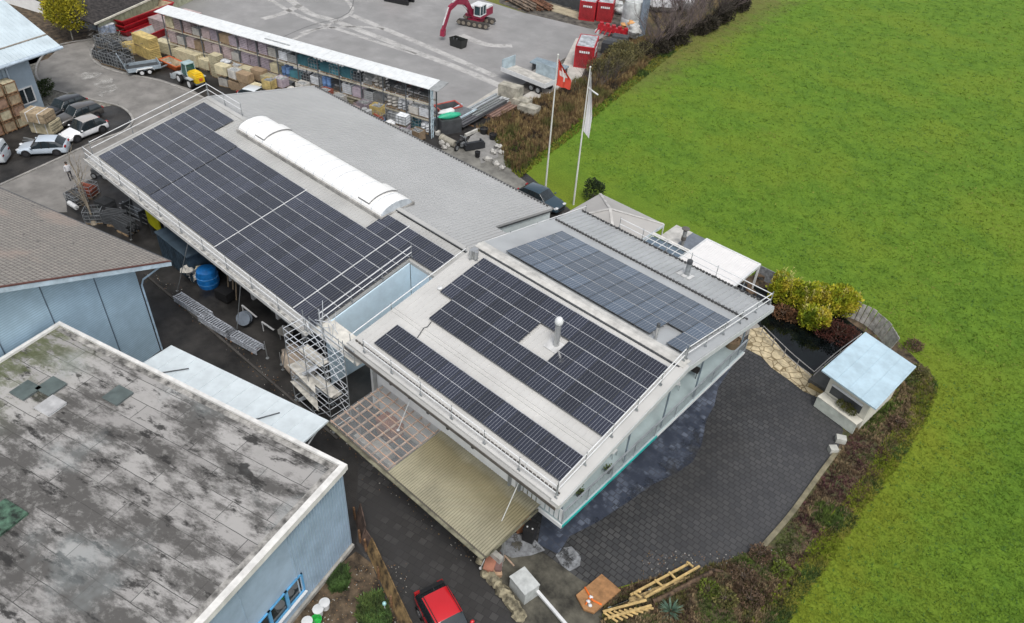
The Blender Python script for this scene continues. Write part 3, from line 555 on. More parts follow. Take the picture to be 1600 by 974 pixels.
# ================================================================ CANOPY OVER THE ALLEY SIDE
cn = thing('yard_canopy', 'low lean-to canopy, half clear panels on timber battens and half moss-green corrugated sheet', 'canopy', (-20, 18, 0))
YB, YF = 20.05, 15.9; ZB, ZF = 3.15, 2.95
def cz(y): return ZF + (ZB - ZF) * (y - YF) / (YB - YF)
XL, XM, XR = -26.2, -21.1, -13.85
battm = mat('orange_batten', (.60, .33, .18), .7, var=.2, scale=3)
mb = MB()
for i in range(9): y = YF + .1 + i * (YB - .3 - YF) / 8; mb.bar((XL, y, cz(y) - .06), (XM - .1, y, cz(y) - .05), .045, .06)
build('batten', mb, battm, cn)
mb = MB()
for i in range(8): x = XL + .1 + i * (XM - XL - .3) / 7; mb.bar((x, YF, cz(YF) - .12), (x, YB - .2, cz(YB) - .12), .06, .12)
build('rafter', mb, mat('pale_rafter', (.50, .36, .26), .7, var=.2), cn)
clr = mat('clear_polycarbonate', (.50, .52, .53), .2, var=.05, scale=.9, spec=.5, alpha=.13)
mb = MB()
for i in range(5):
    xa = XL + i * (XM - XL) / 5; mb.slab([(xa + .01, YF, cz(YF)), (xa + (XM - XL) / 5 - .01, YF, cz(YF)), (xa + (XM - XL) / 5 - .01, YB - .3, cz(YB - .3)), (xa + .01, YB - .3, cz(YB - .3))], .012)
build('clear_sheet', mb, clr, cn)
cor = mat('mossy_corrugated_sheet', (.27, .25, .17), .6, var=.12, scale=.5, detail=8, bump=.1); n, l, b = nodes(cor)
X = xyz(n, l); Yn = mth(n, l, 'ADD', X[1], mth(n, l, 'MULTIPLY', mth(n, l, 'SUBTRACT', noisen(n, l, .6, 5), .5), 1.0)); band = mth(n, l, 'MULTIPLY', mth(n, l, 'MULTIPLY', step(n, l, Yn, 16.6, 18.8), step(n, l, Yn, 19.5, 19.1)), .62)
l.new(mixc(n, l, band, basecol(cor), (.13, .105, .04)), b.inputs['Base Color'])
mb = MB(); k = 0; st = .075; x = XM
while x < XR - .01:
    za = .035 if k % 2 else 0; zb = 0 if k % 2 else .035
    mb.face([(x, YF - .05, cz(YF) + .02 + za), (x + st, YF - .05, cz(YF) + .02 + zb), (x + st, YB, cz(YB) + .02 + zb), (x, YB, cz(YB) + .02 + za)]); x += st; k += 1
build('corrugated_sheet', mb, cor, cn)
mb = MB(); mb.bb(XL, XR, YF - .12, YF - .02, ZF - .2, ZF + .01); mb.k = 1; mb.bb(XL, XR, YF - .30, YF - .125, ZF - .05, ZF + .0); mb.bb(XR - .02, XR + .05, YF, YB, ZF - .15, ZF + .03)
build('edge_beam', mb, [mat('dark_edge_beam', (.10, .09, .07), .8), mat('mossy_edge', (.20, .19, .13), .8, var=.3)], cn)
for x in (XL + .3, XM, -17.5, XR - .4): mb = MB(); mb.bb(x - .06, x + .06, 17.6, 17.72, 0, 2.85); build('post', mb, STEEL, cn)
mb = MB(); mb.bb(XL + .3, XR - .2, 17.2, 17.5, 0, .9); build('low_wall', mb, CONC, cn)
# stock seen through the clear roof
for i, (x, y, sx, sy, h, m_, lab) in enumerate(((-25.0, 19.2, 1.5, .9, 1.2, 'a', 'rusty brown crate under the clear canopy, against the blue wall'), (-23.2, 18.8, 1.2, 1.0, .9, 'b', 'dark crate under the clear canopy'), (-24.2, 17.9, 1.4, .8, .6, 'c', 'pale crate at the front under the clear canopy'))):
    t = thing('storage_crate', lab, 'crate', (x, y, 0)); mm = {'a': mat('rust_crate', (.25, .09, .05), .8), 'b': DSTEEL, 'c': CONC}[m_]
    mb = MB(); mb.bb(x - sx / 2, x + sx / 2, y - sy / 2, y + sy / 2, .12, h); mb.bb(x - sx / 2 - .03, x + sx / 2 + .03, y - sy / 2 - .03, y + sy / 2 + .03, h, h + .05); build('body', mb, mm, t)
    mb = MB(); [mb.bb(x + q - .06, x + q + .06, y - sy / 2, y + sy / 2, 0, .12) for q in (-sx / 2 + .1, 0, sx / 2 - .1)]; build('skid', mb, WOOD, t)
# ================================================================ SCAFFOLD TOWER
sc = thing('scaffold_tower', 'silver scaffold stair tower with pale decks in front of the gap between hall and house', 'scaffold', (-29.5, 18, 0))
xs = [-31.4, -29.5, -27.6]; ys = [16.9, 18.3]
for x in xs:
    for y in ys: mb = MB(); mb.tube([(x, y, 0), (x, y, 6.6 if y > 17 else 6.2)], .03, 6); mb.box((x, y, .02), (.2, .2, .03)); build('standard', mb, STEEL, sc, smooth=40)
mb = MB()
for z in (.4, 1.4, 2.0, 2.5, 3.0, 3.9, 4.5, 5.0, 5.5, 6.0):
    for y in ys: mb.tube([(xs[0], y, z), (xs[-1], y, z)], .022, 5)
    for x in xs: mb.tube([(x, ys[0], z), (x, ys[1], z)], .022, 5)
build('ledger', mb, mat('bright_zinc', (.62, .65, .68), .4, .2), sc)
mb = MB()
for i in range(2):
    for z in (0, 2.0, 4.0):
        mb.tube([(xs[i], ys[0] - .03, z + .1), (xs[i + 1], ys[0] - .03, z + 1.9)], .02, 5); mb.tube([(xs[i + 1], ys[1] + .03, z + .1), (xs[i], ys[1] + .03, z + 1.9)], .02, 5)
build('brace', mb, mat('bright_zinc', (.5, .52, .54)), sc)
dk = mat('pale_scaffold_deck', (.50, .48, .43), .7, var=.15, scale=3)
for (x0_, x1_, y0_, y1_, z_) in ((-30.6, -28.2, 17.6, 18.25, 1.95), (-31.3, -29.2, 17.6, 18.25, 3.9), (-29.5, -27.5, 17.0, 17.6, 3.0)): mb = MB(); mb.bb(x0_, x1_, y0_, y1_, z_, z_ + .05); build('deck', mb, dk, sc)
for z in (0, 1.95):
    mb = MB()
    for q in (-.28, .28): mb.bar((-31.2, 17.25 + q, z + .05), (-29.3, 17.25 + q, z + 1.95), .04, .12)
    for i in range(8): mb.bb(-31.2 + i * .24, -30.98 + i * .24, 16.98, 17.52, z + .2 + i * .24, z + .23 + i * .24)
    build('stair', mb, mat('bright_zinc', (.5, .52, .54)), sc)
mb = MB()
for a in ((480, 565), (490, 600)): pass
mb.slab([(-31.6, 16.85, 3.0), (-31.0, 18.3, 3.1), (-28.4, 16.6, 3.02)], .04); mb.slab([(-31.5, 16.8, 1.7), (-30.9, 18.2, 1.7), (-28.2, 16.5, 1.75)], .04)
build('corner_deck', mb, dk, sc)
mb = MB(); mb.bb(-31.1, -26.8, 18.55, 20.1, 5.0, 5.06); build('top_deck', mb, mat('bright_deck', (.66, .64, .58), .6, var=.1, scale=2), sc)
guard('guard rail of the top deck over the scaffold stair tower', [(-31.1, 18.5, 5.05), (-26.9, 18.5, 5.05)], 1.4, 1.0, mt=STEEL)

mb = MB(); rs_ = random.Random(3)
for k in range(9): a = Vector((-31.2 + rs_.random() * 1.6, 18.4 + rs_.random() * 1.2, 5.1)); mb.tube([a, a + Vector((rs_.uniform(-.5, .5), rs_.uniform(-.4, .4), rs_.uniform(.8, 1.7)))], .022, 5)
for k in range(6): a = Vector((-31.2 + rs_.random() * .8, 18.4 + rs_.random(), 5.3 + rs_.random())); mb.tube([a, a + Vector((rs_.uniform(.4, 1.3), rs_.uniform(-.5, .5), rs_.uniform(-.3, .3)))], .022, 5)
build('loose_tube', mb, MATS['bright_zinc'], sc)

for x in (-42.41, -33.41): mb = MB(); mb.slab([(x - .03, 18.9, wz(18.9) + .17), (x + .03, 18.9, wz(18.9) + .17), (x + .03, 26.6 if x < -40 else 28.5, wz(26.6 if x < -40 else 28.5) + .17), (x - .03, 26.6 if x < -40 else 28.5, wz(26.6 if x < -40 else 28.5) + .17)], .03); build('array_seam', mb, WHITE, wh)
# ================================================================ GREY FLAT-ROOFED HALL
gh0 = Vector((-39.43, 7.93, 0)); GZ = 6.65
def g(u, v, z=0): return gh0 + U * u + V * v + Z * z
gr = thing('grey_hall', 'pale blue-grey hall with a stained flat roof of weathered sheets and white edge trim', 'hall', tuple(g(10, -8)), A15)
rf = mat('weathered_flat_roof', (.27, .26, .25), .85, var=.1, bump=.25, bscale=5); n, l, b = nodes(rf)
mp = n.new('ShaderNodeMapping'); mp.inputs['Rotation'].default_value = (0, 0, -A15); l.new(n.new('ShaderNodeNewGeometry').outputs['Position'], mp.inputs[0])
bt = n.new('ShaderNodeTexBrick'); bt.offset = .5; bt.inputs['Scale'].default_value = 1; bt.inputs['Brick Width'].default_value = 3.9; bt.inputs['Row Height'].default_value = 1.12; bt.inputs['Mortar Size'].default_value = .018; bt.inputs['Mortar Smooth'].default_value = .1
bt.inputs['Color1'].default_value = (.25, .24, .23, 1); bt.inputs['Color2'].default_value = (.36, .35, .335, 1); bt.inputs['Mortar'].default_value = (.06, .06, .058, 1)
dst = n.new('ShaderNodeVectorMath'); dst.operation = 'ADD'; nz = n.new('ShaderNodeTexNoise'); nz.inputs['Scale'].default_value = .9; l.new(mp.outputs[0], nz.inputs['Vector']); sc_ = n.new('ShaderNodeVectorMath'); sc_.operation = 'SCALE'; sc_.inputs['Scale'].default_value = .10; l.new(nz.outputs['Color'], sc_.inputs[0]); l.new(mp.outputs[0], dst.inputs[0]); l.new(sc_.outputs[0], dst.inputs[1]); l.new(dst.outputs[0], bt.inputs[0])
ms_ = n.new('ShaderNodeMapping'); ms_.inputs['Scale'].default_value = (.55, 1.25, 1); l.new(mp.outputs[0], ms_.inputs[0]); a1 = noisen(n, l, .62, 8, vec=ms_.outputs[0], rough=.72); a2 = noisen(n, l, .16, 5); a3 = noisen(n, l, 2.2, 7, rough=.7); a4 = noisen(n, l, 1.15, 9, vec=ms_.outputs[0], rough=.7)
c = mixc(n, l, mth(n, l, 'MULTIPLY', step(n, l, mth(n, l, 'ADD', a1, mth(n, l, 'MULTIPLY', mth(n, l, 'SUBTRACT', noisen(n, l, .09, 2), .5), .5)), .42, .58), .9), bt.outputs[0], (.055, .052, .048))
c = mixc(n, l, mth(n, l, 'MULTIPLY', step(n, l, a3, .53, .66), .5), c, (.27, .265, .25))
c = mixc(n, l, mth(n, l, 'MULTIPLY', step(n, l, a4, .54, .64), .92), c, (.016, .015, .014))
c = mixc(n, l, mth(n, l, 'MULTIPLY', step(n, l, a2, .53, .66), .4), c, (.27, .30, .30))
Xs = n.new('ShaderNodeSeparateXYZ'); l.new(mp.outputs[0], Xs.inputs[0])
gm_ = mth(n, l, 'MULTIPLY', step(n, l, Xs.outputs[0], -30.5, -37), step(n, l, mth(n, l, 'ADD', a1, mth(n, l, 'MULTIPLY', a3, .4)), .62, .74)); c = mixc(n, l, mth(n, l, 'MULTIPLY', gm_, .7), c, (.10, .12, .04))
l.new(c, b.inputs['Base Color'])
mb = MB(); mb.slab([g(.1, -.1, GZ), g(19.6, -.1, GZ), g(19.6, -26, GZ), g(.1, -26, GZ)], .3); build('roof', mb, rf, gr)
TR = mat('white_roof_trim', (.66, .65, .62), .5, var=.08, scale=2)
mb = MB()
for (a0, a1_, b0, b1_) in ((-.1, 19.8, -.12, .08), (19.5, 19.82, -26, -.123), (-.1, .12, -26, -.123)):
    mb.slab([g(a0, b0, GZ + .14), g(a1_, b0, GZ + .14), g(a1_, b1_, GZ + .14), g(a0, b1_, GZ + .14)], .35)
build('edge_trim', mb, TR, gr)
mb = MB(); mb.slab([g(.2, -.45, GZ + .012), g(19.4, -.45, GZ + .012), g(19.4, -.15, GZ + .012), g(.2, -.15, GZ + .012)], .01); mb.slab([g(19.15, -26, GZ + .013), g(19.45, -26, GZ + .013), g(19.45, -.46, GZ + .013), g(19.15, -.46, GZ + .013)], .01)
build('roof_border', mb, mat('border_sheet', (.30, .29, .27), .8, var=.35, scale=2), gr)
bw = mat('ribbed_blue_cladding', (.33, .43, .53), .5, var=.08, scale=.8, detail=9)
mb = MB(); mb.slab([g(19.5, -.05, GZ - .2), g(19.5, -26, GZ - .2), g(19.3, -26, GZ - .2), g(19.3, -.05, GZ - .2)], GZ - .5); mb.slab([g(0, 0, GZ - .2), g(19.5, 0, GZ - .2), g(19.5, -.2, GZ - .2), g(0, -.2, GZ - .2)], GZ - .5); mb.slab([g(0, -.2, GZ - .2), g(.2, -.2, GZ - .2), g(.2, -26, GZ - .2), g(0, -26, GZ - .2)], GZ - .5)
v = -.15
while v > -26:
    M_ = Matrix((U, V, Z)).transposed().to_4x4()
    mb.box(g(19.52, v, 3.35), (.05, .07, 5.9) if not (-6.9 + 0 > 99) else (.05, .07, 5.9), M=M_); v -= .19
    if v < -4.1: break
for v in (-7, -11, -15): mb.box(g(19.51, v, 3.35), (.03, .03, 5.9), M=M_)
mb.k = 1; mb.box(g(19.5, -13, .14), (.3, 26, .28), M=M_)
build('wall', mb, [bw, CONC], gr)
BLF = mat('bright_blue_frame', (.10, .33, .58), .4)
for i in range(6):
    v0 = -3.65 - i * 1.12
    mb = MB()
    for (dv, dz, sv, sz) in ((-.04, .68, .08, 1.42), (-1.08, .68, .08, 1.42), (-.56, .02, 1.12, .07), (-.56, 1.36, 1.12, .06)): mb.box(g(19.56, v0 + dv, 1.22 + dz), (.09, sv, sz), M=M_)
    f_ = build('window', mb, BLF, gr); mb = MB(); mb.box(g(19.515, v0 - .56, 1.9), (.02, 1.0, 1.3), M=M_); build('pane', mb, GLASS, f_)
    mb = MB(); mb.box(g(19.62, v0 - .56, 1.16), (.22, 1.13, .05), M=M_); build('sill', mb, WHITE, f_)
for (px, py, m_, lab) in ((41, 612, 0, 'dark'), (81, 606, 0, 'dark'), (185, 620, 0, 'dark'), (80, 636, 1, 'pale')):
    p = at(px, py, GZ); mb = MB(); mb.box(p + Z * .06, (1.0, 1.0, .12), A15); mb.box(p + Z * .125, (1.06, 1.06, .02), A15, 1)
    mm = [mat('hatch_grey', (.14, .16, .16), .5), mat('hatch_lid', (.10, .125, .12), .4)] if not m_ else [WHITE, mat('pale_hatch_lid', (.42, .42, .42), .5)]
    build('roof_hatch', mb, mm, gr)['label'] = lab + ' square roof hatch'
p = at(2, 812, GZ); mb = MB(); mb.box(p + Z * .06, (1.5, 1.5, .12), A15); build('roof_hatch', mb, mat('mossy_green_cover', (.06, .12, .08), .7, var=.4, scale=3), gr)['label'] = 'large mossy green cover'
# white awning roof on its back wall
aw = thing('side_awning', 'long pale sheet-metal awning along the back of the grey flat-roofed hall', 'awning', tuple(g(9.5, 1.8)), A15)
mb = MB(); mb.slab([g(3.7, .1, 4.35), g(15.45, .1, 4.35), g(15.45, 3.7, 4.0), g(3.7, 3.7, 4.0)], .12)
for i in range(12): u_ = 3.75 + i * 1.05; mb.slab([g(u_, .1, 4.38), g(u_ + .04, .1, 4.38), g(u_ + .04, 3.68, 4.03), g(u_, 3.68, 4.03)], .05)
build('sheet_roof', mb, mat('pale_awning_sheet', (.60, .66, .68), .45, var=.05, scale=1.2), aw)
mb = MB()
for u_ in (5, 10, 15.2): mb.bar(g(u_, .1, 2.6), g(u_, 3.5, 3.85), .06)
build('strut', mb, WHITE, aw)
mb = MB()
for (a, b_) in (((250, 583), (295, 576)), ((398, 656), (437, 645))): mb.tube([at(*a, 4.3), at(*b_, 4.18)], .035, 5)
build('stay_rod', mb, DSTEEL, aw)
# ================================================================ TILED HOUSE
h0 = Vector((-41.44, 13.23, 0))
def h(u, v, z=0): return h0 + U * u + V * v + Z * z
th = thing('tiled_house', 'pale blue clad house with a weathered brown-grey tiled roof at the alley', 'house', tuple(h(-8, -6)), A15)
def rz_(v): return 6.57 + .44 * (1.87 - v)
tl = mat('weathered_roof_tiles', (.34, .28, .23), .85, var=.1, bump=.2); n, l, b = nodes(tl)
mp = n.new('ShaderNodeMapping'); mp.inputs['Rotation'].default_value = (0, 0, -A15); l.new(n.new('ShaderNodeNewGeometry').outputs['Position'], mp.inputs[0])
bt = n.new('ShaderNodeTexBrick'); bt.offset = .5; bt.inputs['Scale'].default_value = 1; bt.inputs['Brick Width'].default_value = .30; bt.inputs['Row Height'].default_value = .29; bt.inputs['Mortar Size'].default_value = .03
bt.inputs['Color1'].default_value = (.30, .275, .245, 1); bt.inputs['Color2'].default_value = (.235, .22, .20, 1); bt.inputs['Mortar'].default_value = (.10, .088, .078, 1); l.new(mp.outputs[0], bt.inputs[0])
c = mixc(n, l, step(n, l, noisen(n, l, .8, 8, rough=.7), .35, .65), mixc(n, l, .35, bt.outputs[0], (.20, .19, .17)), bt.outputs[0])
vo = n.new('ShaderNodeTexVoronoi'); vo.inputs['Scale'].default_value = 1.1; l.new(mp.outputs[0], vo.inputs['Vector']); c = mixc(n, l, step(n, l, vo.outputs['Distance'], .13, .09), c, (.09, .085, .08))
pk = noisen(n, l, .22, 3); c = mixc(n, l, mth(n, l, 'MULTIPLY', step(n, l, pk, .55, .68), .4), c, (.36, .27, .22)); l.new(c, b.inputs['Base Color'])
mb = MB(); vv = 1.87; i = 0
while vv > -11.5:
    v2 = vv - .29; za, zb = rz_(vv) + .03, rz_(v2)
    mb.face([h(.9, vv, za), h(.9, v2, zb), h(-28, v2, zb), h(-28, vv, za)]); mb.face([h(.9, vv, za - .03), h(.9, vv, za), h(-28, vv, za), h(-28, vv, za - .03)]); vv = v2
build('roof', mb, tl, th)
mb = MB(); mb.slab([h(.9, 1.87, rz_(1.87) - .02), h(.9, -11.5, rz_(-11.5) - .02), h(-28, -11.5, rz_(-11.5) - .02), h(-28, 1.87, rz_(1.87) - .02)], .1, 1)
mb.k = 0; mb.slab([h(.92, 1.9, rz_(1.87) - .06), h(.92, -11.5, rz_(-11.5) - .06), h(.92, -11.5, rz_(-11.5) - .36), h(.92, 1.9, rz_(1.87) - .36)], U * .05)
mb.k = 2; mb.slab([h(.88, 1.9, rz_(1.87) + .04), h(.88, -11.5, rz_(-11.5) + .04), h(1.0, -11.5, rz_(-11.5) + .04), h(1.0, 1.9, rz_(1.87) + .04)], .08)
mb.k = 1; mb.tube([h(.9, 1.97, 6.45), h(-28, 1.97, 6.45)], .08, 6)
build('verge_board', mb, [mat('pale_blue_fascia', (.45, .55, .62), .5), DSTEEL, mat('red_brown_verge', (.12, .05, .04), .7)], th)
cl = mat('blue_cladding', (.36, .50, .60), .55, var=.08, scale=.9, detail=9); n, l, b = nodes(cl)
X = xyz(n, l); wv = mth(n, l, 'SINE', mth(n, l, 'MULTIPLY', X[2], 42)); l.new(mixc(n, l, step(n, l, wv, .2, 1), basecol(cl), (.27, .37, .45)), b.inputs['Base Color'])
M_ = Matrix((U, V, Z)).transposed().to_4x4()
mb = MB(); mb.slab([h(0, 0, rz_(0) - .2), h(0, -11.5, rz_(-11.5) - .2), h(0, -11.5, 0), h(0, 0, 0)], U * -.2); mb.box(h(-14, -.1, 3.3), (28, .2, 6.6), M=M_)
build('wall', mb, cl, th)
mb = MB()
for v in (-2.6, -5.6, -8.6): mb.box(h(.02, v, rz_(v) / 2 - .2), (.04, .05, rz_(v) - .5), M=M_)
build('panel_joint', mb, mat('dark_joint', (.10, .14, .18), .6), th)
mb = MB(); mb.tube([h(.6, 1.9, 6.4), h(.1, .3, 5.8), h(.12, .08, 5.5), h(.12, .08, .1)], .06, 7); build('downpipe', mb, mat('blue_grey_pipe', (.34, .46, .56), .4), th, smooth=50)
t = thing('leaning_board', 'pale board standing at the blue gable wall beside the awning', 'board', tuple(at(192, 562, .0)), 0)
p = at(190, 556, 1.2); mb = MB(); mb.box(p, (.08, 1.5, 1.5), A15); mb.k = 1; mb.box(p + U * .05, (.03, 1.4, 1.4), A15); mb.bb(p.x - .1, p.x + .1, p.y - .1, p.y + .1, 0, .5, 0); build('panel', mb, [WHITE, mat('cream_board', (.62, .64, .58), .6)], t)
# ================================================================ TOP LEFT HOUSE
t0 = Vector((-82.21, 22.79, 0))
def q(u, v, z=0): return t0 + U * u + V * v + Z * z
tlh = thing('blue_roof_house', 'grey-blue house with a pale blue metal roof and a white window above the parking', 'house', tuple(q(-6, -8)), A15)
def tz(u): return 5.9 + .45 * (1 - u)
mb = MB(); mb.slab([q(1, 3.04, tz(1)), q(1, -22, tz(1)), q(-14, -22, tz(-14)), q(-14, 3.04, tz(-14))], .25)
for i in range(60): vv = 2.9 - i * .42; mb.slab([q(1, vv, tz(1) + .04), q(1, vv - .04, tz(1) + .04), q(-14, vv - .04, tz(-14) + .04), q(-14, vv, tz(-14) + .04)], .04)
mb.k = 1; mb.slab([q(-.55, 3.0, tz(-.55) + .09), q(-.55, -22, tz(-.55) + .09), q(-.65, -22, tz(-.65) + .09), q(-.65, 3.0, tz(-.65) + .09)], .05)
build('roof', mb, [mat('pale_blue_roof', (.50, .58, .62), .4, var=.06, scale=.6), mat('brown_snow_rail', (.25, .22, .18), .6)], tlh)
mb = MB(); mb.tube([q(1.1, 3.1, 5.75), q(1.1, -22, 5.75)], .16, 8); mb.tube([q(.4, 1.2, 5.6), q(.1, -2.4, 5.2), q(.1, -2.42, .1)], .10, 8); build('gutter', mb, mat('blue_white_gutter', (.45, .54, .62), .4), tlh, smooth=50)
mb = MB(); mb.box(q(-.1, -11, 2.9), (.2, 22, 5.8), M=M_); mb.box(q(-7, -.1, 3.2), (13.8, .2, 6.4), M=M_); mb.box(q(.06, -2.75, 2.9), (.14, .3, 5.8), M=M_)
build('wall', mb, mat('grey_blue_render', (.30, .37, .43), .7, var=.04), tlh)
def hse_window(M2, org, wdt, hgt_, parent):
    mb = MB()
    for (dy, dz, sy, sz) in ((0, 0, wdt, .12), (0, hgt_, wdt, .12), (-wdt / 2, hgt_ / 2, .12, hgt_ + .12), (wdt / 2, hgt_ / 2, .12, hgt_ + .12), (-.1, hgt_ / 2, .10, hgt_)): mb.box(org + V * dy + Z * dz, (.1, sy, sz), M=M2)
    f_ = build('window', mb, WHITE, parent); mb = MB(); mb.box(org + V * 0 + Z * hgt_ / 2 - U * .02, (.03, wdt - .1, hgt_ - .1), M=M2); build('pane', mb, GLASS, f_)
hse_window(M_, q(.03, -1.35, 1.3), 1.5, 1.5, tlh)
# buildings at the far top left
bm = thing('white_house', 'white house at the top left corner beyond the blue-roofed house', 'house', tuple(at(40, 5, 0)), A15)
flat('back_garden', ccw(px2([(-60, 40), (40, -60), (250, -60), (180, 52), (96, 72), (75, 92), (20, 110)])), .010, soil)
mb = MB(); p = at(60, -8, 0); mb.box(p + Z * 3, (14, 9, 6), A15); mb.k = 1; mb.box(p + Z * 6.15, (14.8, 9.8, .3), A15)
build('wall', mb, [WW, mat('white_flat_roof', (.62, .64, .65), .6)], bm)
for d in (-4, -1, 2): mb = MB(); mb.box(p + U * d - V * 4.52 + Z * 3.4, (1.1, .08, 1.3), A15); build('window', mb, GLASS, bm)
mb = MB(); mb.box(p + U * 3 - V * 2.4 + Z * 6.5, (2.5, 1.2, .5), A15); build('roof_box', mb, mat('brown_roof_box', (.25, .20, .16), .7), bm)
bm = thing('dark_roof_shed', 'low shed with a dark shingle roof behind the green-grey board wall', 'shed', tuple(at(180, 10, 0)), A15)
a, b_ = at(130, 62, 0), at(250, 10, 0); p0, p1 = at(147, 38, 2.6), at(232, 0, 2.6)
mb = MB(); d = (p1 - p0).normalized(); nn_ = Vector((-d.y, d.x, 0)); p1 = p0 + d * 22
mb.slab([p0 + Z * .0, p1, p1 + nn_ * 8 + Z * 2, p0 + nn_ * 8 + Z * 2], .2); build('roof', mb, mat('dark_shingle', (.035, .03, .028), .9, var=.4, scale=3), bm)
mb = MB(); mb.slab([p0 - nn_ * .15 + Z * .1, p1 - nn_ * .15 + Z * .1, p1 + Z * .1, p0 + Z * .1], .2); build('edge_trim', mb, mat('cream_trim', (.62, .60, .50), .6), bm)
mb = MB(); q0, q1 = p0 + d * 1.0 + nn_ * .3, p1 + nn_ * .3; q0.z = q1.z = 2.45
mb.slab([q0, q1, q1 + nn_ * .15, q0 + nn_ * .15], 2.45); 
for i in range(20): mb.slab([q0 + d * i * 1.1 - nn_ * .03, q0 + d * (i * 1.1 + .08) - nn_ * .03, q0 + d * (i * 1.1 + .08), q0 + d * i * 1.1], 2.4)
build('wall', mb, mat('green_grey_boards', (.36, .37, .26), .8, var=.12, scale=2), bm)
p = at(152, 46, 0); t = thing('wheelie_bin', 'grey-blue bin at the end of the green-grey board wall', 'bin', tuple(p), .4); mb = MB(); mb.slab([(-.3, -.35, 1.0), (.3, -.35, 1.0), (.3, .35, 1.1), (-.3, .35, 1.1)], .9); build('body', mb, mat('grey_blue_bin', (.22, .27, .31), .5), t, local=True); mb = MB(); mb.slab([(-.33, -.4, 1.06), (.33, -.4, 1.06), (.33, .4, 1.16), (-.33, .4, 1.16)], .05); build('lid', mb, mat('grey_blue_bin', (.22, .27, .31)), t, local=True)
# ================================================================ TERRACE: tent, glass roof, pergola, grill hut
tt = thing('party_tent', 'grey pyramid-roofed tent on the terrace behind the house', 'tent', (-27.9, 44.4, 0))
X0, X1, Y0, Y1 = -31.1, -24.65, 41.2, 47.6; E, P = 2.95, 4.25; cx, cy = (X0 + X1) / 2, (Y0 + Y1) / 2
tn = mat('grey_tent_fabric', (.36, .35, .335), .8, var=.04, scale=.5)
cor_ = [(X0, Y0), (X1, Y0), (X1, Y1), (X0, Y1)]
def tent_pt(i, a, r):  # a along edge 0..1, r to the peak
    x0_, y0_ = cor_[i]; x1_, y1_ = cor_[(i + 1) % 4]; x = x0_ + (x1_ - x0_) * a; y = y0_ + (y1_ - y0_) * a
    sag = .05 * sin(pi * r) * (4 * a * (1 - a)); return (x + (cx - x) * r, y + (cy - y) * r, E + (P - E) * r - sag)
mb = MB()
for i in range(4):
    for a in range(6):
        for r_i in range(5):
            mb.face([tent_pt(i, a / 6, r_i / 5), tent_pt(i, (a + 1) / 6, r_i / 5), tent_pt(i, (a + 1) / 6, (r_i + 1) / 5), tent_pt(i, a / 6, (r_i + 1) / 5)])
build('roof', mb, tn, tt, smooth=25)
for i in range(4): mb = MB(); mb.bar(Vector(cor_[i] + (E + .01,)), Vector((cx, cy, P + .02)), .22, .03); build('hip_seam', mb, mat('pale_tent_seam', (.46, .45, .43), .8), tt)  # pale bars imitate the soft highlights along the tent hips
mb = MB()
for i in range(4):
    x0_, y0_ = cor_[i]; x1_, y1_ = cor_[(i + 1) % 4]; mb.slab([(x0_, y0_, E), (x1_, y1_, E), (x1_, y1_, E - .28), (x0_, y0_, E - .28)], Vector((.02, .02, 0)))
build('valance', mb, mat('pale_valance', (.55, .60, .62), .7), tt)
for x, y in cor_: mb = MB(); mb.tube([(x, y, 0), (x, y, E)], .05, 6); build('leg', mb, WHITE, tt)
gz = thing('glass_roof', 'glazed terrace roof with white bars between the tent and the white pergola', 'glass roof', (-23, 43, 0))
mb = MB(); mb.slab([(-24.55, 41.0, 2.5), (-21.45, 41.0, 2.5), (-21.45, 46.0, 2.6), (-24.55, 46.0, 2.6)], .03); build('pane', mb, mat('blue_tinted_glass', (.10, .14, .18), .08, spec=.8), gz)
mb = MB()
for i in range(6): x = -24.55 + i * .62; mb.bar((x, 41, 2.54), (x, 46, 2.64), .06)
mb.bar((-24.6, 41, 2.52), (-21.4, 41, 2.52), .08); build('glazing_bar', mb, mat('grey_bar', (.45, .48, .5), .5), gz)
mb = MB(); mb.tube([(-24.7, 46.1, 2.75), (-21.3, 46.1, 2.75)], .13, 8); build('awning_roll', mb, mat('white_roll', (.62, .61, .58), .6), gz, smooth=40)
for x in (-24.5, -21.5): mb = MB(); mb.bb(x - .05, x + .05, 45.9, 46, 0, 2.6); build('post', mb, WHITE, gz)
pg = thing('white_pergola', 'white louvred pergola with a bright flat roof beside the pond', 'pergola', (-18.9, 46.4, 0))
X0, X1, Y0, Y1, zt = -21.3, -16.5, 44.2, 48.7, 2.75
mb = MB(); mb.bb(X0 + .15, X1 - .15, Y0 + .15, Y1 - .15, zt - .08, zt - .02)
for i in range(22): x = X0 + .2 + i * .205; mb.bb(x, x + .02, Y0 + .15, Y1 - .15, zt - .02, zt + .003)
build('louvre_roof', mb, mat('bright_white_louvre', (.68, .67, .66), .5, var=.02), pg)
mb = MB(); mb.bb(X0, X1, Y0, Y0 + .15, zt - .2, zt + .03); mb.bb(X0, X1, Y1 - .15, Y1, zt - .2, zt + .03); mb.bb(X0, X0 + .15, Y0 + .15, Y1 - .15, zt - .2, zt + .03); mb.bb(X1 - .15, X1, Y0 + .15, Y1 - .15, zt - .2, zt + .03); build('frame', mb, WHITE, pg)
for x in (X0, X1 - .14):
    for y in (Y0, Y1 - .14): mb = MB(); mb.bb(x, x + .14, y, y + .14, 0, zt - .2); build('leg', mb, WHITE, pg)
hu = thing('grill_hut', 'small flat-roofed hut with a tall grill chimney behind the glass roof', 'hut', (-22.5, 49.5, 0))
c_ = [at(1037, 366, 2.0), at(1057, 351, 2.0), at(1113, 368, 2.0), at(1098, 383, 2.0)]
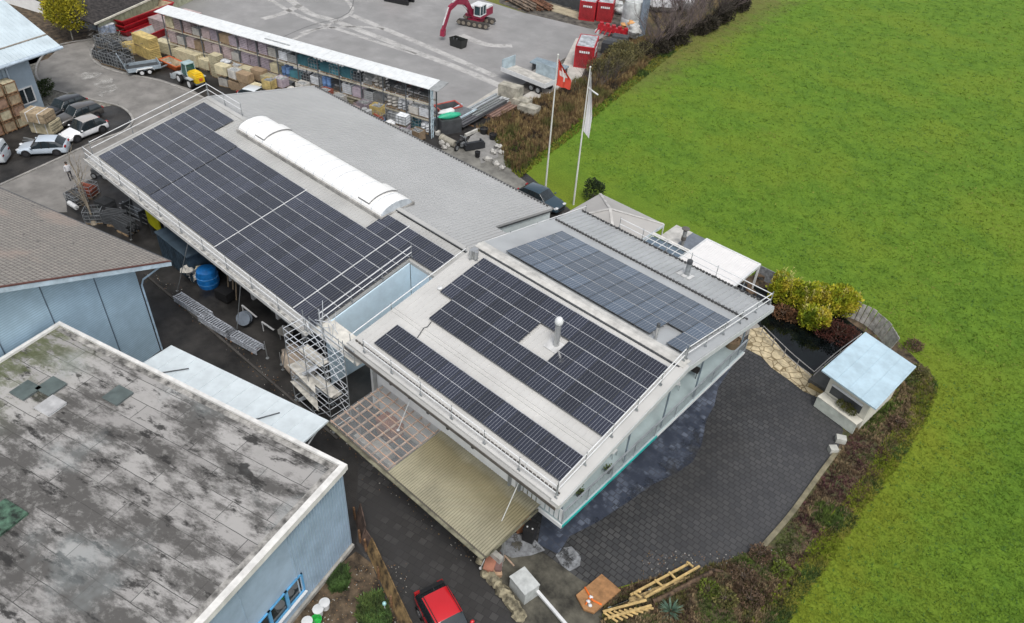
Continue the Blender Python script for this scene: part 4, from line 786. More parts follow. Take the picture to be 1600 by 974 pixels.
c_ = [Vector((-24.6, 47.2, 2.0)), Vector((-24.6, 49.6, 2.0)), Vector((-20.7, 49.6, 2.0)), Vector((-20.7, 48.9, 2.0)), Vector((-21.6, 48.9, 2)), Vector((-21.6, 47.2, 2))]
mb = MB(); mb.slab([(-24.6, 47.3, 2.0), (-23.0, 47.3, 2.0), (-23.0, 49.7, 2.0), (-24.6, 49.7, 2.0)], .12); mb.k = 1; mb.slab([(-22.98, 47.3, 2.05), (-20.6, 47.3, 2.05), (-20.6, 49.6, 2.05), (-22.98, 49.6, 2.05)], .1)
build('roof', mb, [mat('pale_slab_roof', (.48, .47, .44), .7), mat('slate_slab_roof', (.15, .17, .20), .5)], hu)
mb = MB(); mb.bb(-24.4, -20.9, 47.5, 49.5, 0, 1.88); build('wall', mb, CONC, hu)
p = Vector((-22.6, 47.4, 0)); mb = MB(); mb.lathe(p + Z * 1.0, [(.16, 0), (.16, 2.4)], 12); mb.lathe(p + Z * 3.35, [(.13, 0), (.13, .2), (.3, .2), (.32, .27), (.05, .36)], 12, 1); mb.lathe(p + Z * 2.55, [(.2, 0), (.2, .35)], 12, 1)
build('chimney', mb, [FL, mat('sooty_cowl', (.12, .11, .10), .6)], hu, smooth=40)
# terrace furniture beyond the pergola
for i, (px, py, lab) in enumerate(((1150, 440, 'brown rattan chair beside the pergola leg'), (1172, 462, 'dark rattan chair near the pond corner of the terrace'), (1186, 436, 'wooden garden chair by the grey board screen'))):
    p = at(px, py, 0); t = thing('garden_chair', lab, 'chair', tuple(p), i * 1.1); mm = mat('rattan', (.12, .08, .05), .8)
    mb = MB(); mb.bb(-.3, .3, -.3, .3, .38, .46); build('seat', mb, mm, t, local=True); mb = MB(); mb.slab([(-.3, .28, .9), (.3, .28, .9), (.3, .34, .9), (-.3, .34, .9)], .5); build('backrest', mb, mm, t, local=True)
    for x in (-.27, .27):
        for y in (-.27, .27): mb = MB(); mb.bb(x - .03, x + .03, y - .03, y + .03, 0, .38); build('leg', mb, mm, t, local=True)
t = thing('board_screen', 'grey board screen between terrace, bamboo and meadow', 'fence', tuple(at(1195, 440, 0)))
mb = MB(); pts = smoothpx([(1178, 432), (1200, 443), (1222, 455), (1245, 462)], 4)
for i in range(len(pts) - 1): mb.slab([pts[i] + Z * 1.2, pts[i + 1] + Z * 1.2, pts[i + 1] + Z * 1.2 + V * .05, pts[i] + Z * 1.2 + V * .05], 1.2)
build('board', mb, mat('grey_weathered_boards', (.26, .27, .28), .85, var=.2, scale=4), t)
t = thing('plank_fence', 'curved fence of broad grey leaning boards behind the small shed', 'fence', tuple(at(1350, 510, 0)))
pts = smoothpx([(1316, 494), (1335, 500), (1356, 512), (1376, 532), (1386, 552)], 3)
for i in range(len(pts) - 1):
    a, b_ = pts[i], pts[i + 1]; d = (b_ - a).normalized(); nn_ = Vector((-d.y, d.x, 0)); lean = nn_ * .35
    mb = MB(); mb.slab([a + d * .02 + lean + Z * (1.35 + (i % 3) * .04), b_ - d * .02 + lean + Z * (1.35 + (i % 3) * .04), b_ - d * .02, a + d * .02], nn_ * .05); build('board', mb, mat('grey_plank', (.33, .32, .30), .85, var=.2, scale=3), t)
# ================================================================ SMALL SHED
sh = thing('garden_shed', 'small cream shed with a pale blue flat roof beside pond and paved court', 'shed', (-5.9, 43.4, 0))
mb = MB(); mb.slab([(-7.45, 46.4, 3.0), (-3.63, 45.42, 3.0), (-4.0, 39.72, 2.95), (-7.93, 40.6, 2.95)], .10); [mb.bar(Vector((-7.45, 46.4, 3.01)).lerp(Vector((-3.63, 45.42, 3.01)), f_), Vector((-7.93, 40.6, 2.96)).lerp(Vector((-4.0, 39.72, 2.96)), f_), .03, .03) for f_ in (.02, .27, .5, .74, .98)]; build('roof', mb, mat('sky_blue_sheet_roof', (.42, .55, .62), .4, var=.07, scale=1.2, detail=9), sh)
c1, c2, c3, c4 = Vector((-7.35, 41.2, 0)), Vector((-4.45, 40.6, 0)), Vector((-4.05, 44.9, 0)), Vector((-7.0, 45.6, 0))
CRM = mat('cream_panel', (.60, .58, .50), .7, var=.05, scale=2)
mb = MB()
for a, b_ in ((c1, c2), (c2, c3), (c3, c4), (c4, c1)):
    d = (b_ - a).normalized(); nn_ = Vector((d.y, -d.x, 0)) * -.08; mb.slab([a + Z * 2.88, b_ + Z * 2.88, b_ + nn_ + Z * 2.88, a + nn_ + Z * 2.88], 2.88)
build('wall', mb, CRM, sh)
mb = MB(); d = (c2 - c1).normalized(); nn_ = Vector((d.y, -d.x, 0)); mb.slab([c1 + nn_ * .02 + d * .3 + Z * 2.0, c2 + nn_ * .02 - d * .4 + Z * 2.0, c2 + nn_ * .1 - d * .4 + Z * 1.95, c1 + nn_ * .1 + d * .3 + Z * 1.95], .08); mb.slab([c1 + nn_ * .01 + d * .3 + Z * 1.9, c2 + nn_ * .01 - d * .4 + Z * 1.9, c2 + nn_ * .03 - d * .4 + Z * 1.2, c1 + nn_ * .03 + d * .3 + Z * 1.2], .02, 1)
build('hatch', mb, [WHITE, DSTEEL], sh)
t = thing('counter', 'cream counter ledge along the court side of the blue-roofed shed', 'counter', tuple((c1 + c2) / 2)); mb = MB(); mb.slab([c1 + nn_ * .05 + Z * 1.0, c2 + nn_ * .05 + Z * 1.0, c2 + nn_ * .75 + Z * 1.0, c1 + nn_ * .75 + Z * 1.0], .07); build('top', mb, CRM, t)
mb = MB(); mb.slab([c1 + nn_ * .66 + Z * .92, c2 + nn_ * .66 + Z * .92, c2 + nn_ * .73 + Z * .92, c1 + nn_ * .73 + Z * .92], .85); mb.slab([c1 + nn_ * .1 + Z * .92, c1 + nn_ * .66 + Z * .92, c1 + nn_ * .66 + d * .06 + Z * .92, c1 + nn_ * .1 + d * .06 + Z * .92], .9); build('front_panel', mb, mat('pale_green_panel', (.50, .53, .47), .7), t)
for i, (px, py) in enumerate(((1328, 655), (1312, 690), (1300, 706))):
    p = at(px, py, 0); mb = MB(); mb.box(p + Z * .2, (.7 - .1 * i, .45, .4), .2 + i * .3); o = build('stone_block', mb, mat('pale_block', (.42, .42, .38), .85)); tag(o, ('pale stone block under the corner of the blue-roofed shed', 'middle stone block on the court edge near the shed', 'stone block at the start of the court edging')[i], 'block', 'stone blocks at the court edge')
# pond rails
def rail_fence(label, pts, hh=(.9, .45), sp=1.6, mt=STEEL, r=.03):
    t = thing('pond_rail', label, 'railing', tuple(pts[0]))
    for z in hh: mb = MB(); mb.tube([p + Z * z for p in pts], r, 5); build('rail', mb, mt, t)
    mb = MB()
    for i in range(0, len(pts), 3): mb.tube([pts[i], pts[i] + Z * hh[0]], r, 5)
    build('post', mb, mt, t); return t
PR = mat('pond_rail_grey', (.30, .29, .28), .5)
rail_fence('grey double rail between the stone path and the pond', smoothpx([(1188, 524), (1212, 548), (1235, 570), (1266, 596)], 4), mt=PR)
rail_fence('grey rail beside the pond towards the board fence, behind the blue-roofed shed', smoothpx([(1266, 596), (1300, 566), (1340, 536)], 5), mt=PR)
mb = MB(); mb.slab([at(1264, 592, .35), at(1292, 610, .35), at(1310, 590, .35), at(1284, 572, .35)], .35); o = build('stone_plinth', mb, mat('dark_plinth', (.09, .09, .085), .8)); tag(o, 'dark plinth between stone path end and blue-roofed shed', 'plinth')
mb = MB(); mb.slab([at(1263, 603, .12), at(1285, 615, .12), at(1289, 609, .12), at(1267, 597, .12)], .12); o = build('timber_sleeper', mb, mat('yellowed_sleeper', (.32, .23, .09), .8)); tag(o, 'yellowish timber sleeper at the end of the stone path', 'sleeper')
# ================================================================ BALCONY THINGS
def pot(px, py, z, r, hgt_, label, m_, plant=None):
    p = at(px, py, z); t = thing('plant_pot', label, 'plant pot', tuple(p)); mb = MB(); mb.lathe((0, 0, 0), [(r * .75, 0), (r, hgt_), (r * .88, hgt_), (r * .85, hgt_ * .85)], 12); build('pot', mb, m_, t, smooth=40, local=True)
    if plant:
        mb = MB()
        for k in range(60):
            a = random.random() * 6.3; q_ = Vector((cos(a), sin(a), random.uniform(.3, 1.6))) * r * random.uniform(.5, 1.2); s_ = Vector((random.uniform(-1, 1), random.uniform(-1, 1), random.uniform(-.5, .5))) * .12
            b0 = q_ + Z * hgt_ * .9; mb.face([b0, b0 + s_, b0 + s_ + Vector((s_.y, -s_.x, .05)) * .7])
        build('leaves', mb, plant, t, local=True)
    return t
LV = mat('shrub_leaves', (.07, .10, .025), .8, var=.4, scale=6); DRY = mat('dried_plant', (.16, .09, .04), .85, var=.4, scale=6)
pot(1143, 541, 3.0, .55, .6, 'big wicker tub of dry earth at the pond end of the balcony', mat('wicker', (.25, .17, .10), .8), DRY)
pot(1020, 633, 3.0, .3, .35, 'brown planter on the middle of the balcony floor', mat('terracotta', (.25, .11, .06), .8), DRY)
pot(905, 774, 3.0, .22, .3, 'dark planter at the balcony railing near the corner over the canopy', DSTEEL, LV)
pot(950, 738, 3.0, .18, .3, 'small potted plant hanging at the teal balcony edge', DSTEEL, LV)
for i, (px, py, lab) in enumerate(((1055, 606, 'light metal chair on the middle of the balcony'), (955, 712, 'white chair in the shade of the balcony roof near the corner'))):
    p = at(px, py, 3.0); t = thing('balcony_chair', lab, 'chair', tuple(p), .6 + i)
    mb = MB(); mb.bb(-.22, .22, -.22, .22, .43, .47); build('seat', mb, WHITE, t, local=True); mb = MB(); mb.bb(-.22, .22, .2, .24, .5, .88); build('backrest', mb, WHITE, t, local=True)
    for x in (-.2, .2):
        for y in (-.2, .2): mb = MB(); mb.bb(x - .015, x + .015, y - .015, y + .015, 0, .43); build('leg', mb, STEEL, t, local=True)
p = at(1078, 583, 3.0); t = thing('side_table', 'low black table on the balcony below the gable peak', 'table', tuple(p), .1); mb = MB(); mb.bb(-.55, .55, -.3, .3, .45, .5); build('tabletop', mb, mat('black_wood', (.02, .018, .016), .5), t, local=True)
for x in (-.5, .5):
    for y in (-.25, .25): mb = MB(); mb.bb(x - .02, x + .02, y - .02, y + .02, 0, .45); build('leg', mb, DSTEEL, t, local=True)
# ================================================================ STORAGE RACK WITH ROOF AND ITS GOODS
R0 = Vector((-52.7, 48.0, 0))
def s(a, b, z=0): return R0 - U * a + V * b + Z * z
MU = Matrix((U, V, Z)).transposed().to_4x4()
rk = thing('storage_rack', 'very long open storage rack under a narrow white sheet roof beside the works yard', 'rack', tuple(s(18, 1)), A15)
mb = MB(); mb.slab([s(-.2, -.35, 5.15), s(36.5, -.35, 5.15), s(36.5, 1.7, 5.35), s(-.2, 1.7, 5.35)], .07)
for i in range(36): mb.slab([s(i, -.34, 5.18), s(i + .03, -.34, 5.18), s(i + .03, 1.68, 5.38), s(i, 1.68, 5.38)], .03)
mb.k = 1; mb.slab([s(-1.2, -.35, 5.14), s(-.22, -.35, 5.14), s(-.22, 1.7, 5.34), s(-1.2, 1.7, 5.34)], .06); mb.slab([s(17.6, .3, 5.24), s(21, .3, 5.24), s(21, .5, 5.26), s(17.6, .5, 5.26)], .03)
build('roof', mb, [mat('white_sheet_roof', (.66, .68, .68), .45, var=.05), mat('grey_sheet_end', (.28, .29, .29), .5)], rk)
for i in range(14):
    a = i * 2.75; mb = MB()
    for b_ in (0, 1.3): mb.bar(s(a, b_, 0), s(a, b_, 5.1), .10)
    mb.bar(s(a, 0, .3), s(a, 1.3, 1.6), .05); mb.bar(s(a, 0, 3), s(a, 1.3, 1.8), .05); o = build('upright', mb, mat('rack_upright', (.10, .11, .12), .6), rk)
mb = MB()
for z in (1.7, 3.4):
    for b_ in (0, 1.3): mb.bar(s(0, b_, z - .06), s(35.75, b_, z - .06), .06, .12)
build('shelf_beam', mb, mat('cream_rack_beam', (.48, .44, .34), .6), rk)
mb = MB()
for b_ in (-.15, .15): mb.bar(s(-.45, b_ - .2, 0), s(-.45, b_ - .2, 5.1), .08)
for i in range(9): mb.bar(s(-.45, -.35, .4 + i * .55), s(-.45, -.05, .4 + i * .55), .04)
o = build('end_frame', mb, mat('pale_blue_post', (.50, .62, .68), .5), rk); o['label'] = 'pale blue ladder post at the right end'
BP = mat('light_back_panel', (.58, .57, .53), .8); SB = mat('salmon_board', (.45, .14, .11), .7)
for a_, z_, w_, h_, m_ in [(20.5 + i * 1.35, 4.35, .75, .7, BP) for i in range(11)] + [(12 + i * 1.25, 4.5, .8, .5, BP) for i in range(5)] + [(1.3 + i * 1.9, 4.2, 1.5, 1.0, SB) for i in range(3)]:
    mb = MB(); mb.box(s(a_, 1.55, z_), (w_, .04, h_), M=MU); build('back_panel', mb, m_, rk)
cM = lambda nm, c, **k: mat(nm, c, .8, var=.12, scale=2, rnd=.28, **k)
COL = dict(pink=cM('pinkish_board', (.44, .35, .34)), mauve=cM('mauve_board', (.38, .32, .36)), cream=cM('cream_board_stack', (.50, .45, .30)), grey=cM('grey_goods', (.32, .33, .33)), dark=cM('dark_goods', (.06, .065, .07)),
           pale=cM('pale_goods', (.50, .48, .44)), teal=cM('teal_steel', (.06, .20, .24)), rust=cM('rusty_steel', (.26, .07, .04)), red=RED, white=cM('wrapped_white', (.60, .62, .64)), blue=cM('blue_goods', (.12, .22, .42)), tan=cM('tan_goods', (.33, .24, .15)), yellow=PLY)
PAL = mat('pallet_wood', (.28, .20, .12), .8, var=.3, scale=5)
PROTO = {}
def pallet_into(t, sx, sy):
    mb = MB()
    for y in (-sy / 2 + .06, 0, sy / 2 - .06): mb.bb(-sx / 2, sx / 2, y - .05, y + .05, 0, .1)
    for i in range(6): x = -sx / 2 + .07 + i * (sx - .14) / 5; mb.bb(x - .055, x + .055, -sy / 2, sy / 2, .1, .125)
    build('pallet', mb, PAL, t, local=True)
def proto(kind, col, sx, sy, hgt_):
    key = (kind, col); 
    t = thing({'panels': 'panel_stack', 'crate': 'crate', 'cage': 'mesh_cage', 'bags': 'wrapped_pallet', 'props': 'prop_bundle', 'drums': 'drum_pallet', 'beams': 'beam_stack', 'frames': 'frame_stack', 'tank': 'water_tank'}[kind], 'x', 'x', (0, 0, 0)); pallet_into(t, sx, sy); m = COL[col]; mb = MB(); rnd = random.Random(hash(kind) % 999 + len(col))
    if kind == 'panels':
        z = .13
        while z < hgt_: j = rnd.uniform(-.04, .04); mb.bb(-sx / 2 + j, sx / 2 + j, -sy / 2, sy / 2, z, z + .13); mb.bb(-sx / 2 + .08, sx / 2 - .08, -sy / 2 + .08, sy / 2 - .08, z + .13, z + .185, 1); z += .185
        mb.bb(-sx / 2, sx / 2, -sy / 2, sy / 2, z, z + .06); build('board_pack', mb, [m, COL['dark']], t, local=True)
    elif kind == 'crate':
        for i in range(int((hgt_ - .13) / .2)):
            z = .14 + i * .2; mb.bb(-sx / 2, sx / 2, -sy / 2, -sy / 2 + .03, z, z + .16); mb.bb(-sx / 2, sx / 2, sy / 2 - .03, sy / 2, z, z + .16); mb.bb(-sx / 2, -sx / 2 + .03, -sy / 2, sy / 2, z, z + .16); mb.bb(sx / 2 - .03, sx / 2, -sy / 2, sy / 2, z, z + .16)
        mb.bb(-sx / 2 + .05, sx / 2 - .05, -sy / 2 + .05, sy / 2 - .05, .13, hgt_ - .18, 1)
        for i in range(7): x, y = rnd.uniform(-.35, .35) * sx, rnd.uniform(-.35, .35) * sy; mb.box((x, y, hgt_ - .12), (.25, .2, .2), rnd.random() * 3, 1)
        build('box', mb, [m, COL['grey' if col != 'grey' else 'dark']], t, local=True)
    elif kind in ('cage', 'tank'):
        for x in (-sx / 2, -sx / 6, sx / 6, sx / 2):
            for y in (-sy / 2, sy / 2): mb.bar((x, y, .12), (x, y, hgt_), .035)
        for z in (.15, .13 + (hgt_ - .13) / 3, .13 + (hgt_ - .13) * 2 / 3, hgt_):
            for y in (-sy / 2, sy / 2): mb.bar((-sx / 2, y, z), (sx / 2, y, z), .03)
            for x in (-sx / 2, sx / 2): mb.bar((x, -sy / 2, z), (x, sy / 2, z), .03)
        build('frame', mb, STEEL, t, local=True); mb = MB()
        if kind == 'tank': mb.bb(-sx / 2 + .04, sx / 2 - .04, -sy / 2 + .04, sy / 2 - .04, .15, hgt_ - .04); mb.lathe((0, 0, hgt_ - .05), [(.14, 0), (.14, .08)], 10)
        else:
            for i in range(9): mb.bar((-sx / 2 + .08, rnd.uniform(-.4, .4) * sy, rnd.uniform(.2, hgt_ * .9)), (sx / 2 - .08, rnd.uniform(-.4, .4) * sy, rnd.uniform(.2, hgt_ * .9)), .10)
            mb.bb(-sx / 2 + .08, sx / 2 - .08, -sy / 2 + .08, sy / 2 - .08, .14, hgt_ * .55)
        build('tank' if kind == 'tank' else 'content', mb, m, t, local=True)
    elif kind == 'bags':
        for k in range(3):
            for q in (-1, 1): mb.blob((q * sx / 4, 0, .13 + (k + .5) * (hgt_ - .13) / 3), (sx / 3.7, sy / 2, (hgt_ - .13) / 5.2), seed=k + q, rough=.12)
        build('wrapped_load', mb, m, t, local=True, smooth=60)
    elif kind in ('props', 'beams'):
        n_ = 5
        for i in range(n_):
            for j in range(int((hgt_ - .13) / .13)):
                y = -sy / 2 + .1 + i * (sy - .2) / (n_ - 1)
                if kind == 'props': mb.tube([(-sx / 2 - .2 - rnd.random() * .2, y, .2 + j * .13), (sx / 2 + rnd.random() * .3, y, .2 + j * .13)], .05, 6)
                else: mb.bb(-sx / 2 - .2, sx / 2 + .2, y - .08, y + .06, .14 + j * .13, .25 + j * .13)
        build('bundle', mb, m, t, local=True)
    elif kind == 'drums':
        for x in (-sx / 4, sx / 4):
            for y in (-sy / 4, sy / 4): mb.lathe((x, y, .13), [(.27, 0), (.27, .3), (.285, .32), (.27, .34), (.27, hgt_ - .13), (.22, hgt_ - .12)], 12)
        build('drum', mb, m, t, local=True, smooth=40)
    elif kind == 'frames':
        for i in range(int(sx / .13)):
            x = -sx / 2 + .05 + i * .13
            for y in (-sy / 2, sy / 2 - .05): mb.bb(x, x + .04, y, y + .05, .13, hgt_)
            mb.bb(x, x + .04, -sy / 2, sy / 2, hgt_ - .06, hgt_); mb.bb(x, x + .04, -sy / 2, sy / 2, .2 + hgt_ / 2, .26 + hgt_ / 2)
        build('frame', mb, m, t, local=True)
    PROTO[key] = t; t['_new'] = 1; return t
DESC = dict(panels='stack of {c} formwork boards', crate='{c} slatted crate', cage='wire cage of {c} fittings', bags='{c} wrapped sacks on a pallet', props='bundle of {c} steel props', beams='stack of {c} beams', frames='row of upright {c} frames', drums='{c} drums on a pallet', tank='{c} liquid tank in a cage')
CATS = dict(panels='board stack', crate='crate', cage='wire cage', bags='sacks', props='steel props', beams='beams', frames='frames', drums='drums', tank='liquid tank')
CN = dict(pink='pinkish', mauve='mauve-grey', cream='cream', grey='grey', dark='dark', pale='pale', teal='teal', rust='rusty', red='red', white='white', blue='blue', tan='tan', yellow='yellow')
def load(kind, col, pos, rz, where, sx=1.2, sy=1.0, hgt_=1.15, grp=None, sc=1, ex=1):
    p = PROTO.get((kind, col)) or proto(kind, col, sx, sy, hgt_); lab = DESC[kind].format(c=CN[col]) + (', ' if where[0] != '~' else ' ') + where.lstrip('~')
    if p.get('_new'): del p['_new']; o = p; o.location = pos; o.rotation_euler = (0, 0, rz)
    else: o = copy_tree(p); o.location = pos; o.rotation_euler = (0, 0, rz)
    o['label'] = lab; o['category'] = CATS[kind]; o['group'] = grp or 'goods stored in and before the long rack'; o.scale = (sc * ex, sc, sc * random.uniform(.8, 1.12)); return o
ORD = ['first', 'second', 'third', 'fourth', 'fifth', 'sixth', 'seventh', 'eighth', 'ninth', 'tenth', 'eleventh', 'twelfth', 'thirteenth']
rr = random.Random(5)
left_ = [('panels', 'pink'), ('panels', 'mauve'), ('panels', 'pink'), ('beams', 'cream'), ('crate', 'pale'), ('panels', 'mauve'), ('beams', 'tan'), ('panels', 'cream')]
midl = [('cage', 'grey'), ('crate', 'pale'), ('crate', 'white'), ('panels', 'cream'), ('crate', 'pink'), ('frames', 'dark'), ('props', 'teal'), ('crate', 'grey'), ('bags', 'pale'), ('drums', 'blue'), ('panels', 'mauve'), ('cage', 'dark'), ('cage', 'rust')]
rgt = [('crate', 'grey'), ('cage', 'pale'), ('frames', 'grey'), ('bags', 'pale'), ('crate', 'rust'), ('cage', 'teal'), ('tank', 'white'), ('crate', 'pale'), ('crate', 'white'), ('bags', 'white')]
for bay in range(13):
    for lv, z in enumerate((.0, 1.7, 3.4)):
        for sd in range(2):
            a = bay * 2.75 + .75 + sd * 1.28; pool = rgt if bay < 3 else midl if bay < 7 else left_; kc = rr.choice(pool)
            if bay in (4, 5) and lv == 2: kc = ('props', 'teal') if sd else ('cage', 'teal')
            if bay < 2 and lv == 2: kc = ('frames', 'dark')
            load(*kc, tuple(s(a, .62, z)), A15 + (pi if rr.random() < .5 else 0), '%s shelf, %s bay from blue post, %s half' % (('ground', 'middle', 'top')[lv], ORD[bay], ('right', 'left')[sd]), sc=.96)
# rows of goods on the ground before the rack
front = [('bags', 'grey'), ('tank', 'white'), ('crate', 'tan'), ('cage', 'grey'), ('crate', 'grey'), ('crate', 'pale'), ('bags', 'pale'), ('crate', 'white'), ('bags', 'white'), ('cage', 'rust'), ('crate', 'blue'), ('crate', 'mauve'), ('drums', 'grey'), ('crate', 'rust'), ('bags', 'white'), ('crate', 'pink'), ('bags', 'blue'), ('crate', 'yellow')]
fl = [('beams', 'tan'), ('crate', 'tan'), ('beams', 'cream'), ('crate', 'rust'), ('panels', 'cream'), ('bags', 'white'), ('crate', 'pale')]
for row, (bo, a0, a1_) in enumerate(((-1.15, .6, 28), (-2.45, 1.4, 25.5), (-3.75, 3.2, 20.5), (-5.0, 6, 17))):
    a = a0; k = 0
    while a < a1_:
        kc = rr.choice(front if a < 19 else fl)
        if row == 0 and k == 0: kc = ('crate', 'tan')
        pos = s(a, bo + rr.uniform(-.12, .12)); w_ = '%s row before rack, %s from blue post' % (ORD[row], '%.0f metres' % a)
        o = load(*kc, tuple(pos), A15 + rr.uniform(-.3, .3), w_)
        if rr.random() < (.75, .5, .35, .2)[row]:
            kc2 = rr.choice(front if a < 19 else fl); load(*kc2, tuple(pos + Z * 1.2), A15 + rr.uniform(-.1, .1), 'upper load in %s row, %.0f metres from blue post' % (ORD[row], a))
        a += 1.42 + rr.random() * .35; k += 1
# boards and goods left of the rack end
for i, (px, py, kind, col, z, lab, rz, sc) in enumerate((
    (234, 90, 'panels', 'yellow', 0, 'lowest in the yellow pile behind the trailer', .05, 1.25), (234, 90, 'panels', 'yellow', 1.3, 'on top of the yellow pile behind the trailer', .12, 1.2), (266, 84, 'panels', 'cream', 0, 'right of the yellow pile by the rack end', .3, 1.15), (212, 82, 'beams', 'yellow', 0, 'left of the yellow pile, behind the trailer ramps', 1.3, 1.4),
    (282, 62, 'panels', 'rust', 0, 'at the left end of the rack', .2, 1.4), (283, 62, 'panels', 'tan', 1.5, 'on top at the left end of the rack', .2, 1.4), (300, 100, 'beams', 'cream', 0, 'beside the orange skip, behind the wheel loader', .2, 1.5), (318, 104, 'beams', 'cream', 0, 'right behind the yellow wheel loader', .2, 1.5),
    (345, 118, 'crate', 'tan', 0, 'in the row right of the wheel loader', .25, 1.1), (360, 124, 'beams', 'tan', 0, 'low pile before the rack, right of the wheel loader', .25, 1.2), (262, 52, 'panels', 'pink', 0, 'behind the yellow pile, at the red skips', .2, 1.6), (300, 48, 'panels', 'pink', 0, 'just left of the long rack', .25, 1.6))):
    load(kind, col, tuple(at(px, py, 0) + Z * z), rz, lab, sc=sc, ex=2.2 if 'yellow pile' in lab else 1.5)
# ---------------------------------------------------------------- red skips
def skip(name, label, L, W_, H_, pos, rz, m, inner, grp=None):
    t = thing(name, label, 'skip', pos, rz, grp); a, b_ = L / 2, W_ / 2; i_ = .25
    mb = MB()
    bt_ = [(-a + .5, -b_ + i_, 0), (a - .5, -b_ + i_, 0), (a - .5, b_ - i_, 0), (-a + .5, b_ - i_, 0)]; tp = [(-a, -b_, H_), (a, -b_, H_), (a, b_, H_), (-a, b_, H_)]
    ti = [(-a + .1, -b_ + .1, H_), (a - .1, -b_ + .1, H_), (a - .1, b_ - .1, H_), (-a + .1, b_ - .1, H_)]; bi = [(-a + .6, -b_ + i_ + .1, .08), (a - .6, -b_ + i_ + .1, .08), (a - .6, b_ - i_ - .1, .08), (-a + .6, b_ - i_ - .1, .08)]
    for j in range(4):
        k = (j + 1) % 4; mb.face([bt_[j], bt_[k], tp[k], tp[j]], 0); mb.face([tp[j], tp[k], ti[k], ti[j]], 0); mb.face([ti[j], ti[k], bi[k], bi[j]], 1)
    mb.face(bt_[::-1], 0); mb.face([bi[0], bi[1], bi[2], bi[3]], 1)
    build('body', mb, [m, inner], t, local=True); mb = MB()
    for (p, q_) in zip(tp, tp[1:] + tp[:1]): mb.bar(p, q_, .12)
    for j in range(5):
        x = -a + .8 + j * (L - 1.6) / 4
        for sgn in (-1, 1): mb.bar((x * .96, sgn * (b_ - i_), .05), (x, sgn * b_, H_), .08)
    build('rim', mb, m, t, local=True); return t
ti = mat('skip_inside', (.38, .30, .20), .8, var=.2); sg = mat('silver_inside', (.42, .44, .43), .6)
c0 = (at(184, 56) + at(262, 26)) / 2; an = math.atan2((at(262, 26) - at(184, 56)).y, (at(262, 26) - at(184, 56)).x)
for k in range(3): skip('red_skip', ('lowest', 'middle', 'topmost')[k] + ' of the three stacked long red skips by the road', 8.6, 3.0, .75, (c0.x, c0.y, k * .62), an, RED, ti, 'stacked long red skips')
p = at(243, 56); skip('red_skip', 'smaller red skip with a silver inside beside the long red skips', 4.6, 2.4, .9, (p.x, p.y, 0), an, RED, sg)
p = at(272, 106); skip('orange_skip', 'small orange skip behind the trailer and the wheel loader', 3.2, 1.4, .7, (p.x, p.y, 0), A15 - .15, ORANGE, ti)
p = at(700, 178); skip('red_skip', 'small ribbed red skip at the right end of the rack', 2.6, 1.6, .9, (p.x, p.y, 0), 1.35, mat('coral_red_steel', (.42, .09, .07), .6), DSTEEL)
t = thing('green_tarpaulin', 'bright green tarpaulin roll beside the blue end post of the rack', 'tarpaulin', tuple(s(-1.2, 1.9, 1.2)), 1.2)
mb = MB(); mb.blob((0, .1, .55), (1.25, .42, .35), seed=3, rough=.15, n=12); build('roll', mb, mat('mint_green_tarp', (.03, .42, .24), .5, var=.1), t, smooth=60, local=True); mb = MB(); mb.blob((-.1, .4, .85), (1.0, .3, .3), seed=5); build('white_sheet', mb, WHITE, t, smooth=60, local=True); mb = MB(); mb.bb(-1.1, 1.1, -.5, .6, -1.2, .3); build('stand', mb, DSTEEL, t, local=True)
# dark cages heap and drums at the road bend
for i, (px, py, z, rz) in enumerate(((158, 92, 0, .2), (172, 100, 0, .3), (186, 104, 0, .2), (178, 86, 0, .4), (163, 80, 0, .1), (168, 88, 1.1, .3), (184, 92, 1.1, .1), (190, 80, 0, .2), (196, 92, 0, .3), (200, 108, 0, .25))):
    o = load('cage', 'dark', tuple(at(px, py) + Z * z), rz, ('heap at the road bend, ' + ['leftmost at the kerb', 'second at the kerb', 'third at the kerb', 'behind kerb row', 'far left, back', 'upper left one', 'upper right one', 'rearmost by drums', 'rear right one', 'by the trailer'][i]), grp='dark wire cages heaped at the road bend', sc=1.15)
mb = MB(); pr = at(176, 84)
for i in range(240):
    a = Vector((rr.gauss(0, 1.5), rr.gauss(0, .9), rr.uniform(1.0, 2.1))); d = Vector((rr.uniform(-1, 1), rr.uniform(-1, 1), rr.uniform(-.3, .3))).normalized() * rr.uniform(.4, 1.1); mb.bar(pr + a, pr + a + d, .03)
o = stuff('scrap_steel', mb, mat('scrap_steel', (.20, .19, .17), .6, var=.4, scale=8), 'tangled grey scrap steel heaped on the dark wire cages at the bend', 'scrap steel')
for i in range(3):
    p = at(164 + i * 8, 66 - i * 2); t = thing('steel_drum', ('left', 'middle', 'right')[i] + ' of the three blue-white drums behind the scrap heap', 'drum', tuple(p), 0, 'blue-white drums at the bend')
    mb = MB(); mb.lathe((0, 0, .9), [(.38, 0), (.38, .5), (.4, .52), (.38, .54), (.38, 1.0)], 14); mb.lathe((0, 0, 0), [(.45, 0), (.45, .9)], 8, 1); build('shell', mb, [mat('blue_white_drum', (.32, .38, .48), .5, var=.3), DSTEEL], t, smooth=40, local=True); mb = MB(); mb.lathe((0, 0, 1.9), [(.36, 0), (.36, .03)], 14); build('lid', mb, WHITE, t, local=True)
